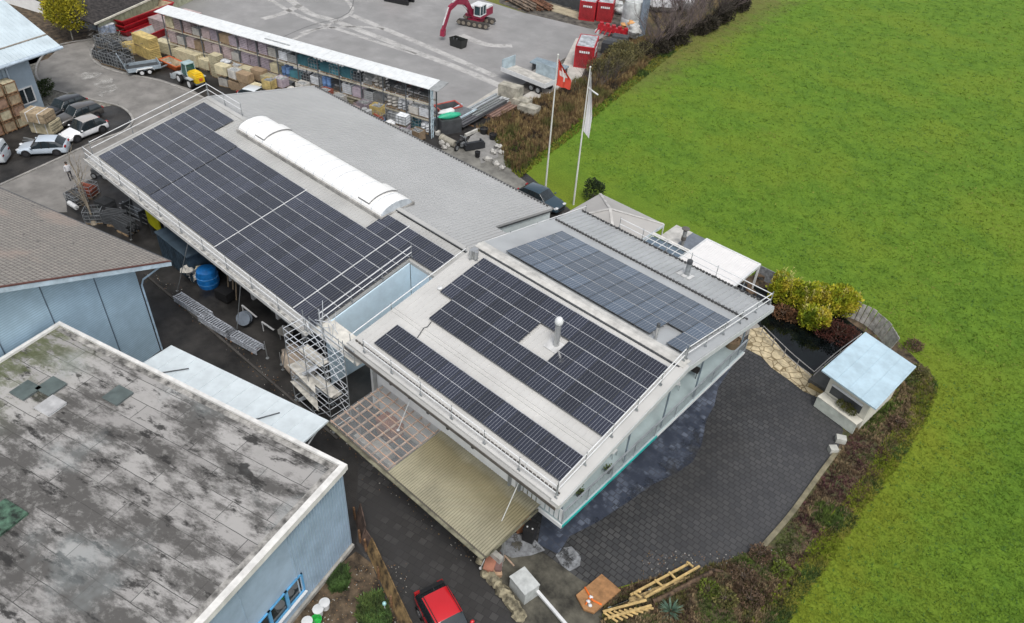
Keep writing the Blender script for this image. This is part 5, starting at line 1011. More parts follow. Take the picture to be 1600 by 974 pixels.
# ================================================================ WHEELS, TRAILER, LOADER
def wheel(t, x, y, r, wd, rim=STEEL, name='wheel'):
    mb = MB(); mb.lathe((x, y - wd / 2, r), [(r * .9, 0), (r, wd * .15), (r, wd * .85), (r * .9, wd)], 18, axis=(0, 1, 0)); o = build(name, mb, BLACK, t, smooth=40, local=True)
    mb = MB(); mb.lathe((x, y - wd / 2 - .012, r), [(r * .3, -.005), (r * .62, 0), (r * .62, wd + .024), (r * .3, wd + .03)], 12, axis=(0, 1, 0)); q_ = build('rim', mb, rim, o, local=True); return o
GR = mat('galvanised_trailer', (.38, .45, .50), .45, .3)
c1_, c2_ = at(214, 118), at(252, 112); an = math.atan2((c2_ - c1_).y, (c2_ - c1_).x)
p = at(226, 112); t = thing('plant_trailer', 'galvanised twin-axle plant trailer with raised ramps by the scrap heap', 'trailer', tuple(p), an)
mb = MB(); mb.bb(-1.8, 1.6, -.85, .85, .5, .56); build('bed', mb, mat('dark_trailer_bed', (.05, .055, .06), .6), t, local=True)
mb = MB()
for y in (-.9, .9): mb.bb(-1.8, 1.7, y - .05, y + .05, .45, .85)
mb.bb(1.6, 1.7, -.9, .9, .45, 1.05); mb.bar((1.7, -.8, .5), (3.0, 0, .5), .1); mb.bar((1.7, .8, .5), (3.0, 0, .5), .1); build('frame', mb, GR, t, local=True)
for y in (-.55, .55): mb = MB(); mb.bar((-1.8, y, .5), (-2.3, y, 2.2), .42, .07); build('ramp', mb, GR, t, local=True)
for x in (-.45, .35):
    for y in (-1.08, 1.08): wheel(t, x, y, .32, .2, WHITE)
for y in (-1.08, 1.08): mb = MB(); mb.bb(-.85, .75, y - .13, y + .13, .70, .75); mb.bar((-.85, y, .72), (-1.0, y, .45), .26, .04); mb.bar((.75, y, .72), (.9, y, .45), .26, .04); build('mudguard', mb, WHITE, t, local=True)
# wheel loader (front of the machine to the left)
p = (at(283, 130) + at(301, 140)) / 2 + V * .8; an = math.atan2((at(283, 130) - at(301, 140)).y, (at(283, 130) - at(301, 140)).x)
t = thing('wheel_loader', 'small yellow and grey wheel loader with green-glass cab and front bucket', 'wheel loader', tuple(p), an)
LG = mat('loader_grey', (.42, .46, .48), .5)
for x in (-1.05, 1.05):
    for y in (-.75, .75): wheel(t, x, y, .52, .38, WHITE)
mb = MB(); mb.bb(-1.9, -.3, -.5, .5, .7, 1.55); mb.bb(-2.05, -1.9, -.45, .45, .75, 1.4); mb.bb(-1.8, -.5, -.42, .42, 1.55, 1.72); build('engine_cover', mb, YEL, t, local=True)
mb = MB(); mb.bb(-2.09, -2.055, -.2, .2, .95, 1.25); build('grille', mb, ORANGE, t, local=True)
mb = MB(); mb.bb(-1.7, 1.5, -.42, .42, .45, .72)
for x in (-1.05, 1.05):
    for y in (-.75, .75): mb.bb(x - .5, x + .5, y - .2, y + .2, 1.06, 1.14)
build('chassis', mb, LG, t, local=True)
mb = MB(); mb.mesh([(-.35, -.55, 1.1), (.75, -.55, 1.1), (.75, .55, 1.1), (-.35, .55, 1.1), (-.25, -.48, 2.3), (.55, -.48, 2.3), (.55, .48, 2.3), (-.25, .48, 2.3)], [(0, 1, 5, 4), (1, 2, 6, 5), (2, 3, 7, 6), (3, 0, 4, 7), (4, 5, 6, 7)]); c_ = build('cab', mb, mat('green_cab_glass', (.03, .09, .08), .1), t, local=True)
mb = MB(); mb.bb(-.32, .62, -.54, .54, 2.3, 2.4)
for x, x2 in ((-.35, -.25), (.75, .55)):
    for y, y2 in ((-.55, -.48), (.55, .48)): mb.bar((x, y, 1.1), (x2, y2, 2.3), .07)
build('cab_frame', mb, mat('cab_blue_grey', (.36, .48, .50), .5), c_, local=True)
mb = MB()
for y in (-.35, .35): mb.bar((.7, y, 1.2), (1.9, y, .75), .12, .2); mb.bar((1.9, y, .75), (2.3, y, .35), .12, .2)
mb.bar((1.2, 0, 1.0), (2.2, 0, .7), .14); build('lift_arm', mb, mat('arm_white', (.6, .6, .6), .5), t, local=True)
mb = MB(); mb.slab([(2.25, -.9, .75), (2.35, -.9, .75), (2.35, .9, .75), (2.25, .9, .75)], .65); mb.slab([(2.3, -.9, .12), (2.95, -.9, .08), (2.95, .9, .08), (2.3, .9, .12)], .06)
for y in (-.9, .86): mb.bb(2.3, 2.85, y, y + .04, .1, .6)
build('bucket', mb, LG, t, local=True)
# ================================================================ CONTAINERS
def container(p0, p1, dp, hgt_, label, win=False, grp='red site containers'):
    p0, p1 = Vector(p0), Vector(p1); wd = (p1 - p0).length; an = math.atan2((p1 - p0).y, (p1 - p0).x)
    t = thing('site_container', label, 'container', tuple((p0 + p1) / 2), an, grp)
    mb = MB(); mb.bb(-wd / 2 + .04, wd / 2 - .04, .04, dp - .04, .1, hgt_ - .06)
    k = int(wd / .2)
    for i in range(k): x = -wd / 2 + .15 + i * (wd - .3) / (k - 1); mb.bb(x - .04, x + .04, .0, .05, .25, hgt_ - .2); mb.bb(x - .04, x + .04, dp - .05, dp, .25, hgt_ - .2)
    k = int(dp / .2)
    for i in range(k):
        y = .15 + i * (dp - .3) / (k - 1); mb.bb(-wd / 2, -wd / 2 + .05, y - .04, y + .04, .25, hgt_ - .2); mb.bb(wd / 2 - .05, wd / 2, y - .04, y + .04, .25, hgt_ - .2)
    build('body', mb, REDC, t, local=True); mb = MB()
    for x in (-wd / 2, wd / 2 - .12):
        for y in (0, dp - .12): mb.bb(x - .003, x + .123, y - .003, y + .123, 0, hgt_)
    for z in (0, hgt_ - .15):
        mb.bb(-wd / 2 + .12, wd / 2 - .12, -.003, .12, z, z + .15); mb.bb(-wd / 2 + .12, wd / 2 - .12, dp - .12, dp + .003, z, z + .15); mb.bb(-wd / 2 - .003, -wd / 2 + .12, .12, dp - .12, z, z + .15); mb.bb(wd / 2 - .12, wd / 2 + .003, .12, dp - .12, z, z + .15)
    build('frame', mb, RED, t, local=True)
    mb = MB(); mb.bb(-wd / 2 + .13, wd / 2 - .13, .13, dp - .13, hgt_ - .1, hgt_ - .03); build('roof', mb, mat('container_roof_grey', (.38, .40, .42), .5, var=.25, scale=1.5), t, local=True)
    mb = MB()   # white lettering patch: blurred company sign made of block letters
    for i in range(5): x = -.52 + i * .26; mb.bb(x - .1, x + .1, -.03, -.012, hgt_ * .70, hgt_ * .70 + .26)
    sg_ = build('sign', mb, WHITE, t, local=True)
    if win:
        for y in (dp * .35, dp * .72): mb = MB(); mb.bb(wd / 2 + .0, wd / 2 + .05, y - .45, y + .45, 1.2, 2.2); f_ = build('window', mb, WHITE, t, local=True); mb = MB(); mb.bb(wd / 2 + .05, wd / 2 + .06, y - .38, y + .38, 1.27, 2.13); build('pane', mb, mat('grey_pane', (.25, .25, .26), .2), f_, local=True)
    return t
container(at(895.7, 105), at(925, 109), 4.4, 2.65, 'red site container with side windows at the yard edge behind the flags', True)
container(at(903.5, 31), at(928, 34.5), 4.2, 2.6, 'left of the two red containers at the far side of the yard')
container(at(931, 33), at(955, 36), 4.2, 2.6, 'right of the two red containers, beside the white silo')
t = thing('silo', 'round white-grey silo tank with bands beside the red containers', 'silo', tuple(at(985, 50)), 0)
mb = MB(); mb.lathe((0, 0, .0), [(1.5, 0), (1.55, .9), (1.5, 1.0), (1.55, 1.1), (1.5, 1.9), (1.45, 2.0), (1.5, 2.1), (1.45, 3.2), (1.3, 4.2)], 18); build('tank', mb, mat('silo_grey_white', (.50, .52, .51), .6, var=.15), t, smooth=40, local=True); mb = MB(); mb.bb(1.6, 2.0, -.6, .6, 0, 5); build('pipe_frame', mb, mat('silo_blue_grey', (.22, .27, .33), .5), t, local=True)
for i, (px, py, col, lab) in enumerate(((979, 52, (.62, .33, .13), 'crumpled orange big bag at the foot of the silo'), (963, 22, (.5, .52, .52), 'pale big bag between red container and silo'), (990, 62, (.45, .45, .43), 'grey sheet-covered pile at the yard corner by the bushes'))):
    p = at(px, py); t = thing('big_bag', lab, 'big bag', tuple(p)); mb = MB()
    for k in range(4): mb.blob((rr.uniform(-.6, .6), rr.uniform(-.6, .6), .6 + .3 * k), (.75, .7, .55), seed=i * 5 + k, rough=.25)
    build('bag', mb, mat('bag_col_%d' % i, col, .8, var=.15, scale=3), t, smooth=50, local=True)
t = thing('tarpaulin_heap', 'large pale grey tarpaulin heap behind the bare hedge at the top', 'tarpaulin', tuple(at(1030, 12)))
mb = MB()
for k in range(9): mb.blob((rr.uniform(-3, 3), rr.uniform(-2, 3), 1.0), (2.2, 1.8, 1.4), seed=k + 20, rough=.3, n=12, k=8)
build('sheet', mb, mat('pale_grey_tarp', (.42, .42, .43), .6, var=.2, scale=2), t, smooth=30, local=True)
t = thing('red_attachment', 'red machine attachment with forks between the containers', 'attachment', tuple(at(957, 57)), .2)
mb = MB(); mb.bb(-2.2, 2.0, -.3, .3, .5, 1.2)
for i in range(7): mb.bar((-2 + i * .62, -.3, .8), (-2.1 + i * .66, -1.1, .3), .12)
for i in range(5): mb.lathe((-1.8 + i * .9, 0, 1.2), [(.3, 0), (.3, .3)], 8)
build('beam', mb, RED, t, local=True); mb = MB(); mb.bb(-2.4, -1.9, -.6, .6, 0, .5); mb.bb(1.3, 1.9, -.7, .7, 0, .5); build('foot', mb, WHITE, t, local=True)
for i, (px, py) in enumerate(((958, 78), (968, 70), (952, 84))):
    load('beams', 'dark', tuple(at(px, py)), .4, ('beside the windowed red container, middle one', 'beside the windowed red container, rear one by the red attachment', 'beside the windowed red container, nearest the bank')[i], sc=1.3)
# timber stacks at the top
for i, (px, py, L_, lab) in enumerate(((812, 8, 7, 'round logs stacked at the far yard edge, left pile'), (840, 10, 6, 'reddish-brown timber pile at the far yard edge'), (880, 18, 8, 'long pale boards lying before the red containers'), (885, 6, 8, 'dark shed-like timber stack behind the pale boards'))):
    p = at(px, py); t = thing('timber_stack', lab, 'timber stack', tuple(p), A15 - (.5 if i < 2 else .18)); mb = MB()
    for k in range(14):
        y = rr.uniform(-1.1, 1.1); z = .15 + .22 * (k // 5) if i != 2 else .1
        if i < 2: mb.tube([(-L_ / 2 + rr.random(), y, z), (L_ / 2 - rr.random(), y, z)], .14, 6)
        else: mb.bb(-L_ / 2, L_ / 2 - rr.random(), -1.2 + k * .17, -1.06 + k * .17, 0, .12 if i == 2 else 1.4 + rr.random() * .1)
    build('timber', mb, [mat('log_brown', (.20, .15, .11), .8, var=.3), mat('red_brown_log', (.19, .09, .05), .8, var=.3), mat('pale_board', (.42, .36, .25), .8), DSTEEL][i], t, local=True)
    mb = MB(); [mb.bb(x, x + .15, -1.3, 1.3, -.0, .08) for x in (-2, 1.5)]; build('bearer', mb, BROWNW, t, local=True)
# ================================================================ EXCAVATOR
MAG = mat('magenta_red_paint', (.24, .015, .045), .4, var=.08)
p = (at(715, 40) + at(767, 47)) / 2 + Vector((-.7, 1.1, 0)); an = R(22)
t = thing('excavator', 'dark red and white tracked excavator with its boom folded out over the yard', 'excavator', tuple(p), an + pi)
for y in (-1.15, 1.15):
    mb = MB(); pr_ = [(2.0, .12), (2.35, .42), (2.1, .78), (-2.1, .78), (-2.35, .42), (-2.0, .12)]; n0 = len(pr_)
    mb.mesh([(x, y - .28, z) for x, z in pr_] + [(x, y + .28, z) for x, z in pr_], [tuple(range(n0)), tuple(range(2 * n0 - 1, n0 - 1, -1))] + [(i, i + n0, (i + 1) % n0 + n0, (i + 1) % n0) for i in range(n0)])
    o = build('track', mb, mat('track_rubber', (.05, .045, .04), .8), t, local=True); mb = MB()
    for x in (-1.95, -1.1, -.3, .5, 1.3, 1.95): mb.lathe((x, y - .31, .43), [(.26, 0), (.26, .62)], 10, axis=(0, 1, 0))
    build('roller', mb, mat('track_mud', (.22, .19, .15), .8), o, local=True)
mb = MB(); mb.bb(-.9, .9, -.9, .9, .5, .95); mb.lathe((0, 0, .9), [(.8, 0), (.8, .25)], 16); build('undercarriage', mb, MAG, t, local=True)
up = Matrix.Rotation(R(81), 4, 'Z')
def ub(mb, x0, x1, y0, y1, z0, z1, m=None):
    i = len(mb.v); mb.bb(x0, x1, y0, y1, z0, z1, m); mb.v[i:] = [up @ v for v in mb.v[i:]]
mb = MB(); ub(mb, -2.3, .9, -1.2, 1.2, 1.15, 1.5); ub(mb, -2.3, -.6, -1.2, 1.2, 1.5, 2.1); build('upper_frame', mb, MAG, t, local=True)
mb = MB(); ub(mb, -2.25, .3, -1.15, .1, 2.1, 2.35); ub(mb, -2.3, -.7, .1, 1.15, 2.1, 2.35); build('engine_hood', mb, WHITE, t, local=True)
mb = MB(); ub(mb, -.5, .95, .22, 1.15, 1.5, 2.75); c_ = build('cab', mb, mat('cab_dark_glass', (.02, .05, .06), .1), t, local=True)
mb = MB(); ub(mb, -.55, 1.0, .17, 1.2, 2.75, 2.87)
for x in (-.54, .2, .92):
    for y in (.18, 1.12): ub(mb, x, x + .07, y, y + .07, 1.5, 2.75)
ub(mb, -.53, .98, .16, 1.2, 1.45, 1.6); build('cab_frame', mb, WHITE, c_, local=True)
bs = lambda l_: [up @ Vector(v) for v in l_]
B = bs([(.8, -.3, 1.6), (2.4, -.3, 3.6), (4.3, -.3, 4.1), (6.2, -.3, 3.6)]); mb = MB()
for i in range(3): mb.bar(B[i], B[i + 1], .34, (.75, .85, .6)[i])
build('boom', mb, MAG, t, local=True)
A_ = bs([(6.0, -.3, 3.8), (7.7, -.3, 1.2)]); mb = MB(); mb.bar(A_[0], A_[1], .3, .5); build('stick', mb, MAG, t, local=True)
mb = MB(); mb.bar(*bs([(1.6, -.3, 2.2), (3.2, -.3, 3.4)]), .14); mb.bar(*bs([(3.5, -.3, 4.5), (5.6, -.3, 4.2)]), .14); mb.bar(*bs([(6.4, -.3, 3.8), (7.7, -.3, 1.9)]), .12); build('hydraulic_ram', mb, mat('bright_ram', (.6, .58, .58), .3), t, local=True)
mb = MB(); mb.bar(*bs([(7.6, -.3, 1.35), (7.75, -.3, .55)]), .5, .6); build('quick_coupler', mb, MAG, t, local=True)
t = thing('digging_bucket', 'black digging bucket lying in the yard before the excavator', 'bucket', tuple(at(716, 73)), .1)
mb = MB(); mb.mesh([(-.9, -.5, 0), (.9, -.5, 0), (.9, .5, 0), (-.9, .5, 0), (-1.0, -.6, 1.1), (1.0, -.6, 1.1), (1.0, .7, 1.0), (-1.0, .7, 1.0)], [(3, 2, 1, 0), (0, 1, 5, 4), (1, 2, 6, 5), (2, 3, 7, 6), (3, 0, 4, 7)]); mb.mesh([(-.8, -.4, .15), (.8, -.4, .15), (.8, .4, .15), (-.8, .4, .15), (-.9, -.5, 1.08), (.9, -.5, 1.08), (.9, .6, .98), (-.9, .6, .98)], [(0, 1, 2, 3), (4, 5, 1, 0), (5, 6, 2, 1), (6, 7, 3, 2), (7, 4, 0, 3)]); build('shell', mb, mat('bucket_black', (.02, .022, .02), .4), t, local=True); mb = MB(); [mb.bb(x, x + .12, -.7, -.5, 1.0, 1.25) for x in (-.3, .2)]; build('ear', mb, DSTEEL, t, local=True)
t = thing('tracked_dumper', 'small red tracked machine at the top edge of the yard', 'tracked machine', tuple(at(625, 3)), .35)
mb = MB(); mb.bb(-2.2, -.2, -.8, .8, .7, 1.9); build('body', mb, RED, t, local=True); mb = MB(); mb.bb(-.2, 1.6, -.7, .7, .7, 1.3); mb.bb(-.1, .6, -.5, .5, 1.3, 2.1); build('cab', mb, mat('machine_grey', (.3, .3, .3), .6), t, local=True)
for y in (-.85, .85): mb = MB(); mb.bb(-2, 1.8, y - .2, y + .2, 0, .6); build('track', mb, BLACK, t, local=True)
# ================================================================ CONCRETE BLOCKS, FLATBED, BEAMS
BLK = mat('concrete_block', (.36, .34, .28), .85, var=.2, scale=1.5)
for i, (px, py, L_, z, lab) in enumerate(((797, 160, 2.4, 0, 'lower concrete block at the yard corner, left one'), (797, 160, 2.5, 1.0, 'upper concrete block at the yard corner'), (815, 168, 1.9, 0, 'concrete block in the middle of the yard corner blocks'), (826, 176, 2.2, 0, 'nearest concrete block, on the grassy bank'))):
    p = at(px, py); mb = MB(); o_ = MB(); L2 = L_ / 2; hh = 1.0 if i < 3 else .8
    mb.box((p.x, p.y, z + hh / 2), (L_, 1.3, hh - .04), A15); mb.box((p.x, p.y, z + hh - .01), (L_ - .06, 1.24, .04), A15); o = build('concrete_block', mb, BLK); tag(o, lab, 'concrete block', 'concrete blocks at the yard corner')
p = (at(800, 118) + at(855, 150)) / 2; t = thing('flatbed_trailer', 'pale flatbed trailer with upright blue-grey side boards beside the bank', 'trailer', tuple(p), 0.02)
mb = MB(); mb.bb(-3.4, 3.2, -1.2, 1.2, 1.0, 1.15); build('bed', mb, mat('pale_deck', (.45, .43, .39), .7, var=.15), t, local=True)
mb = MB(); mb.bb(-3.4, 3.2, -1.25, -1.2, 1.0, 1.5); mb.bb(3.2, 3.25, -1.25, 1.25, 1.0, 1.55); build('side_board', mb, WHITE, t, local=True); mb = MB(); mb.bb(-3.3, -3.2, -1.2, 1.1, 1.1, 2.4); build('headboard', mb, mat('blue_grey_board', (.36, .44, .48), .5), t, local=True); mb = MB(); mb.bb(-.2, 3.1, 1.25, 1.3, 1.1, 2.5); build('side_board', mb, mat('blue_grey_board', (.36, .44, .48), .5), t, local=True); mb = MB(); mb.bb(-3.2, 3, -.5, .5, .7, 1.0); build('chassis', mb, DSTEEL, t, local=True)
for x in (1.2, 2.2):
    for y in (-1.0, 1.0): wheel(t, x, y, .42, .3)
p = at(858, 112); t = thing('pipe_rack', 'low rack of blue-grey pipes beside the flatbed trailer', 'pipe rack', tuple(p), .2); mb = MB()
for i in range(6): mb.tube([(-2.2, -.9 + i * .32, .9), (2.2, -.9 + i * .32, .9)], .12, 6)
build('pipe', mb, mat('blue_grey_pipes', (.22, .28, .32), .5), t, local=True); mb = MB(); [mb.bb(x, x + .1, -1.1, 1.1, 0, .8) for x in (-1.8, 0, 1.8)]; build('stand', mb, DSTEEL, t, local=True)
dv = (at(800, 150) - at(700, 205)).normalized(); an = math.atan2(dv.y, dv.x)
for i, (px, py, L_, kind, lab) in enumerate(((748, 172, 7.5, 0, 'long grey steel girder pile, nearest the yard'), (768, 172, 6.5, 1, 'light steel girders on top of the dark pile'), (785, 176, 4.5, 2, 'short rusty steel girders by the concrete blocks'), (752, 182, 8, 3, 'dark steel girders along the ditch'))):
    p = at(px, py); t = thing('girder_pile', lab, 'steel girders', tuple(p), an, 'steel girders along the yard wall'); mb = MB()
    for k in range(4):
        y = -.6 + k * .38; o_ = rr.uniform(-.5, .5); z = .1 + .35 * (i % 2)
        mb.bb(-L_ / 2 + o_, L_ / 2 + o_, y - .14, y + .14, z, z + .03); mb.bb(-L_ / 2 + o_, L_ / 2 + o_, y - .015, y + .015, z, z + .28); mb.bb(-L_ / 2 + o_, L_ / 2 + o_, y - .14, y + .14, z + .27, z + .3)
    build('girder', mb, [mat('girder_grey', (.30, .33, .34), .5), mat('girder_light', (.50, .52, .52), .5), mat('girder_rust', (.24, .15, .12), .7), mat('girder_dark', (.09, .09, .095), .6)][i], t, local=True); mb = MB(); [mb.bb(x, x + .15, -.9, .9, 0, .1) for x in (-L_ / 3, L_ / 3)]; build('bearer', mb, BROWNW, t, local=True)
t = thing('grating_stack', 'stack of grey gratings with pale blue frame behind the blue end post', 'gratings', tuple(at(710, 190)), an); mb = MB()
for k in range(16): mb.bb(-2.2, 2.2, -.8 + k * .1, -.76 + k * .1, .3, .8)
build('grating', mb, STEEL, t, local=True); mb = MB(); mb.bb(-2.5, 2.5, -1.05, -.95, 0, .9); mb.bb(-2.5, 2.5, .85, .95, 0, .9); build('frame', mb, mat('pale_blue_post', (.5, .62, .68)), t, local=True)
struct('retaining_wall', ribbon([at(682, 212), at(740, 180), at(800, 152)], .35, 0, .35), mat('wall_cap', (.50, .49, .45), .8))
S.objects[-1]
struct('ditch', (lambda m_: m_)(ribbon([at(694, 218, .0), at(745, 196), at(795, 172)], 3.4, .024)), mat('dark_ditch', (.018, .016, .015), .8, var=.4, scale=2))
# ---------------------------------------------------------------- small terrace at the bank
flat('terrace_paving', ccw(px2([(735, 214), (748, 205), (766, 213), (782, 222), (778, 246), (765, 252), (752, 256), (745, 236), (728, 228)])), .028, mat('terrace_grey', (.24, .235, .225), .85, var=.1))
struct('terrace_kerb', ribbon([at(727, 214), at(748, 204.5)], .25, 0, .3), mat('wall_cap', (.5, .49, .45)))
for i, (px, py, r, lab) in enumerate(((756, 209, .45, 'black tub at the top edge of the small grey terrace'), (770, 218, .4, 'dark tub with rust-red soil on the small grey terrace'), (746, 246, .28, 'tall black pot on the small grey terrace by the hall'))): pot(px, py, 0, r, .6, lab, BLACK, DRY if i == 1 else None)
p = at(739, 231); t = thing('garden_sofa', 'black garden sofa on the small grey terrace', 'sofa', tuple(p), 1.2); mb = MB(); mb.bb(-.9, .9, -.45, .45, .1, .45); build('seat', mb, mat('black_rattan', (.02, .022, .026), .6), t, local=True); mb = MB(); mb.bb(-.9, .9, -.6, -.45, .1, .85); mb.bb(-1.05, -.9, -.6, .45, .1, .65); mb.bb(.9, 1.05, -.6, .45, .1, .65); build('backrest', mb, mat('black_rattan', (.02, .022, .026)), t, local=True)
for i, (px, py, sz) in enumerate(((762, 251, .5), (771, 240, .4), (778, 232, .45), (783, 240, .35), (775, 258, .4), (784, 264, .35), (690, 226, .4), (694, 233, .35), (700, 229, .3))):
    p = at(px, py); mb = MB(); mb.blob((p.x, p.y, sz * .4), (sz, sz * .8, sz * .6), seed=i + 40, rough=.35); o = build('garden_rock', mb, mat('pale_rock', (.42, .41, .38), .85, var=.2, scale=3), smooth=20); tag(o, ('large white rock at the near corner of the small terrace', 'pale rock among the plants right of the small terrace', 'pale rock on the right rim of the small terrace', 'small rock right of the terrace, on the grass', 'pale rock on the slope below the small terrace', 'small rock by the meadow corner below the terrace', 'pale rock at the foot of the blue rack post', 'lower pale rock between rack post and hall eave', 'small rock beside the concrete pipe')[i], 'rock', 'rocks around the small terrace')
t = thing('concrete_pipe', 'pale concrete pipe lying between rack post and motorcycle', 'pipe', tuple(at(700, 226)), 0); a, b_ = at(690, 220), at(712, 231); mb = MB(); mb.tube([a + Z * .35, b_ + Z * .35], .35, 12); build('pipe', mb, BLK, t, smooth=40); mb = MB(); mb.tube([a + Z * .35, a * .93 + b_ * .07 + Z * .35], .41, 12); build('socket', mb, BLK, t, smooth=40)
# motorcycle
t = thing('motorcycle', 'black motorcycle parked beside the small grey terrace', 'motorcycle', tuple(at(720, 232)), R(100))
for x in (-.72, .72): wheel(t, x, 0, .33, .16)
mb = MB(); mb.bar((-.5, 0, .55), (.45, 0, .8), .24, .3); mb.blob((.1, 0, .95), (.33, .2, .18), seed=2); mb.bar((-.75, 0, .85), (0, 0, .85), .24, .1); build('body', mb, BLACK, t, smooth=40, local=True)
mb = MB(); mb.bar((.72, .1, .33), (.45, .1, 1.05), .06); mb.bar((.72, -.1, .33), (.45, -.1, 1.05), .06); mb.bar((.42, -.4, 1.1), (.42, .4, 1.1), .05); build('fork', mb, STEEL, t, local=True); mb = MB(); mb.lathe((.62, 0, .9), [(.1, -.06), (.11, .06)], 10, axis=(1, 0, 0)); build('headlight', mb, mat('lamp_glass', (.6, .6, .62), .2), t, local=True); mb = MB(); mb.bb(-.3, .2, -.36, -.14, .35, .7); mb.bb(-.3, .2, .14, .36, .35, .7); build('engine', mb, STEEL, t, local=True)
# ================================================================ CARS
TYRE = BLACK; RIMD = mat('dark_rim', (.06, .06, .065), .4, .4); RIMS = mat('silver_rim', (.40, .41, .42), .35, .5)
HL = mat('headlight_glass', (.62, .64, .66), .1); TL = mat('tail_light', (.30, .01, .01), .25)
def car(label, L, W_, H_, kind, paint, pos, rz, roofm=None, rim=None, name='parked_car', cat='car', grp='cars parked in the place'):
    t = thing(name, label, cat, (pos.x, pos.y, 0), rz, grp)
    st = {'hatch': [(0, .66, .42, .50), (.02, .84, .52, .62), (.10, .95, .66, .76), (.24, .99, .74, .86), (.30, 1, .78, .90), (.44, .98, .80, H_), (.60, .98, .82, H_ + .02), (.82, .97, .84, H_ - .04), (.955, .92, .84, .98), (.985, .86, .80, .86), (1, .76, .55, .60)],
          'wagon': [(0, .66, .42, .50), (.02, .84, .52, .62), (.10, .95, .68, .78), (.26, .99, .76, .88), (.31, 1, .80, .92), (.44, .98, .84, H_), (.62, .98, .86, H_ + .01), (.88, .97, .88, H_ - .06), (.965, .93, .88, 1.02), (.985, .86, .82, .88), (1, .76, .55, .60)],
          'van': [(0, .75, .5, .6), (.015, .9, .7, .95), (.10, .97, .95, 1.1), (.14, 1, 1.05, 1.2), (.24, .98, 1.15, H_ - .05), (.35, .98, 1.15, H_), (.6, .98, 1.15, H_), (.97, .97, 1.15, H_ - .03), (.985, .95, 1.1, 1.5), (.99, .92, 1.0, 1.2), (1, .88, .6, .7)]}[kind]
    mb = MB(); hw = W_ / 2; rings = []
    for (fx, fw, zb, zt) in st:
        x = L / 2 - fx * L; w_ = hw * fw; cab = zt > zb + .25; r_ = [(x, w_ * .86, .22), (x, w_ * .98, .34), (x, w_, (zb + .3) / 2), (x, w_ * .97, zb), (x, w_ * (.80 if cab else .84), zt - (.06 if cab else .02)), (x, w_ * .5, zt)]
        rings.append([Vector((a, b_, c)) for a, b_, c in r_] + [Vector((a, -b_, c)) for a, b_, c in reversed(r_)])
    n_ = 12; base = len(mb.v)
    for r_ in rings: mb.v += r_
    for i in range(len(rings) - 1):
        c0_, c1__ = st[i][3] > st[i][2] + .25, st[i + 1][3] > st[i + 1][2] + .25
        for j in range(n_):
            k = (j + 1) % n_; m = 0
            if j in (3, 7) and (c0_ and c1__): m = 1
            if j in (4, 5, 6) and (c0_ != c1__): m = 1
            if j in (3, 7) and (c0_ != c1__): m = 2
            if j in (4, 5, 6) and c0_ and c1__ and roofm: m = 3
            if j == 11: m = 4
            mb.f.append((base + i * n_ + j, base + (i + 1) * n_ + j, base + (i + 1) * n_ + k, base + i * n_ + k)); mb.m.append(m)
    mb.f.append(tuple(base + j for j in range(n_))); mb.m.append(0); mb.f.append(tuple(base + (len(rings) - 1) * n_ + j for j in range(n_ - 1, -1, -1))); mb.m.append(0)
    o = build('body', mb, [paint, GLASS, GLASS if kind != 'van' else paint, roofm or paint, BLACK], t, local=True)
    bv = o.modifiers.new('soft', 'BEVEL'); bv.width = .03; bv.segments = 2; bv.limit_method = 'ANGLE'; bv.angle_limit = R(25)
    o.data.polygons.foreach_set('use_smooth', [True] * len(o.data.polygons)); 
    r = .33 if H_ < 1.6 else .36; wb = L * .61; xf = L / 2 - L * .19
    for x in (xf, xf - wb):
        for sgn in (-1, 1):
            mb = MB(); mb.lathe((x, sgn * (hw - .10) - .12, r), [(r * 1.16, 0), (r * 1.16, .235)], 18, axis=(0, 1, 0)); build('wheel_arch', mb, BLACK, t, local=True)
            wheel(t, x, sgn * (hw - .09), r, .22, rim or RIMD)
    for sgn in (-1, 1):
        mb = MB(); mb.blob((L / 2 - .14, sgn * hw * .62, .66), (.16, .2, .07), rough=0); build('headlight', mb, HL, t, smooth=60, local=True)
        mb = MB(); mb.box((-L / 2 + .06, sgn * hw * .70, .86), (.12, .30, .14)); build('tail_light', mb, TL, t, local=True)
        mb = MB(); mb.blob((L / 2 - .33 * L, sgn * (hw + .09), .98), (.10, .12, .08), rough=0); build('mirror', mb, paint, t, smooth=60, local=True)
        for fx in (.53, .68): x = L / 2 - fx * L; mb = MB(); mb.bar((x, sgn * hw * .965, st[5][2] + .01), (x - .03, sgn * hw * .81, H_ - .08), .06, .03); build('pillar', mb, BLACK if kind != 'van' else paint, t, local=True)
    mb = MB(); mb.bb(L / 2 - .08, L / 2 + .005, -.45, .45, .36, .56); build('grille', mb, BLACK, t, local=True)
    mb = MB(); mb.bb(-L / 2 - .006, -L / 2 + .05, -.26, .26, .48, .6); build('number_plate', mb, WHITE, t, local=True)
    return t
def cp(nm, c, r=.28): return mat(nm, c, r, var=.02, coat=.6)
def ground_axis(f, r_): d = f - r_; return math.atan2(d.y, d.x)
# wheels seen on the near (right or left) side give axis; body centre lies half a width behind them
def place(front_px, rear_px, W_, side): f, r_ = at(*front_px, .1), at(*rear_px, .1); an = ground_axis(f, r_); c = (f + r_) / 2; nrm = Vector((-sin(an), cos(an), 0)); return c + nrm * side * W_ / 2, an
c, an = place((122, 222), (163, 206), 1.84, -1)
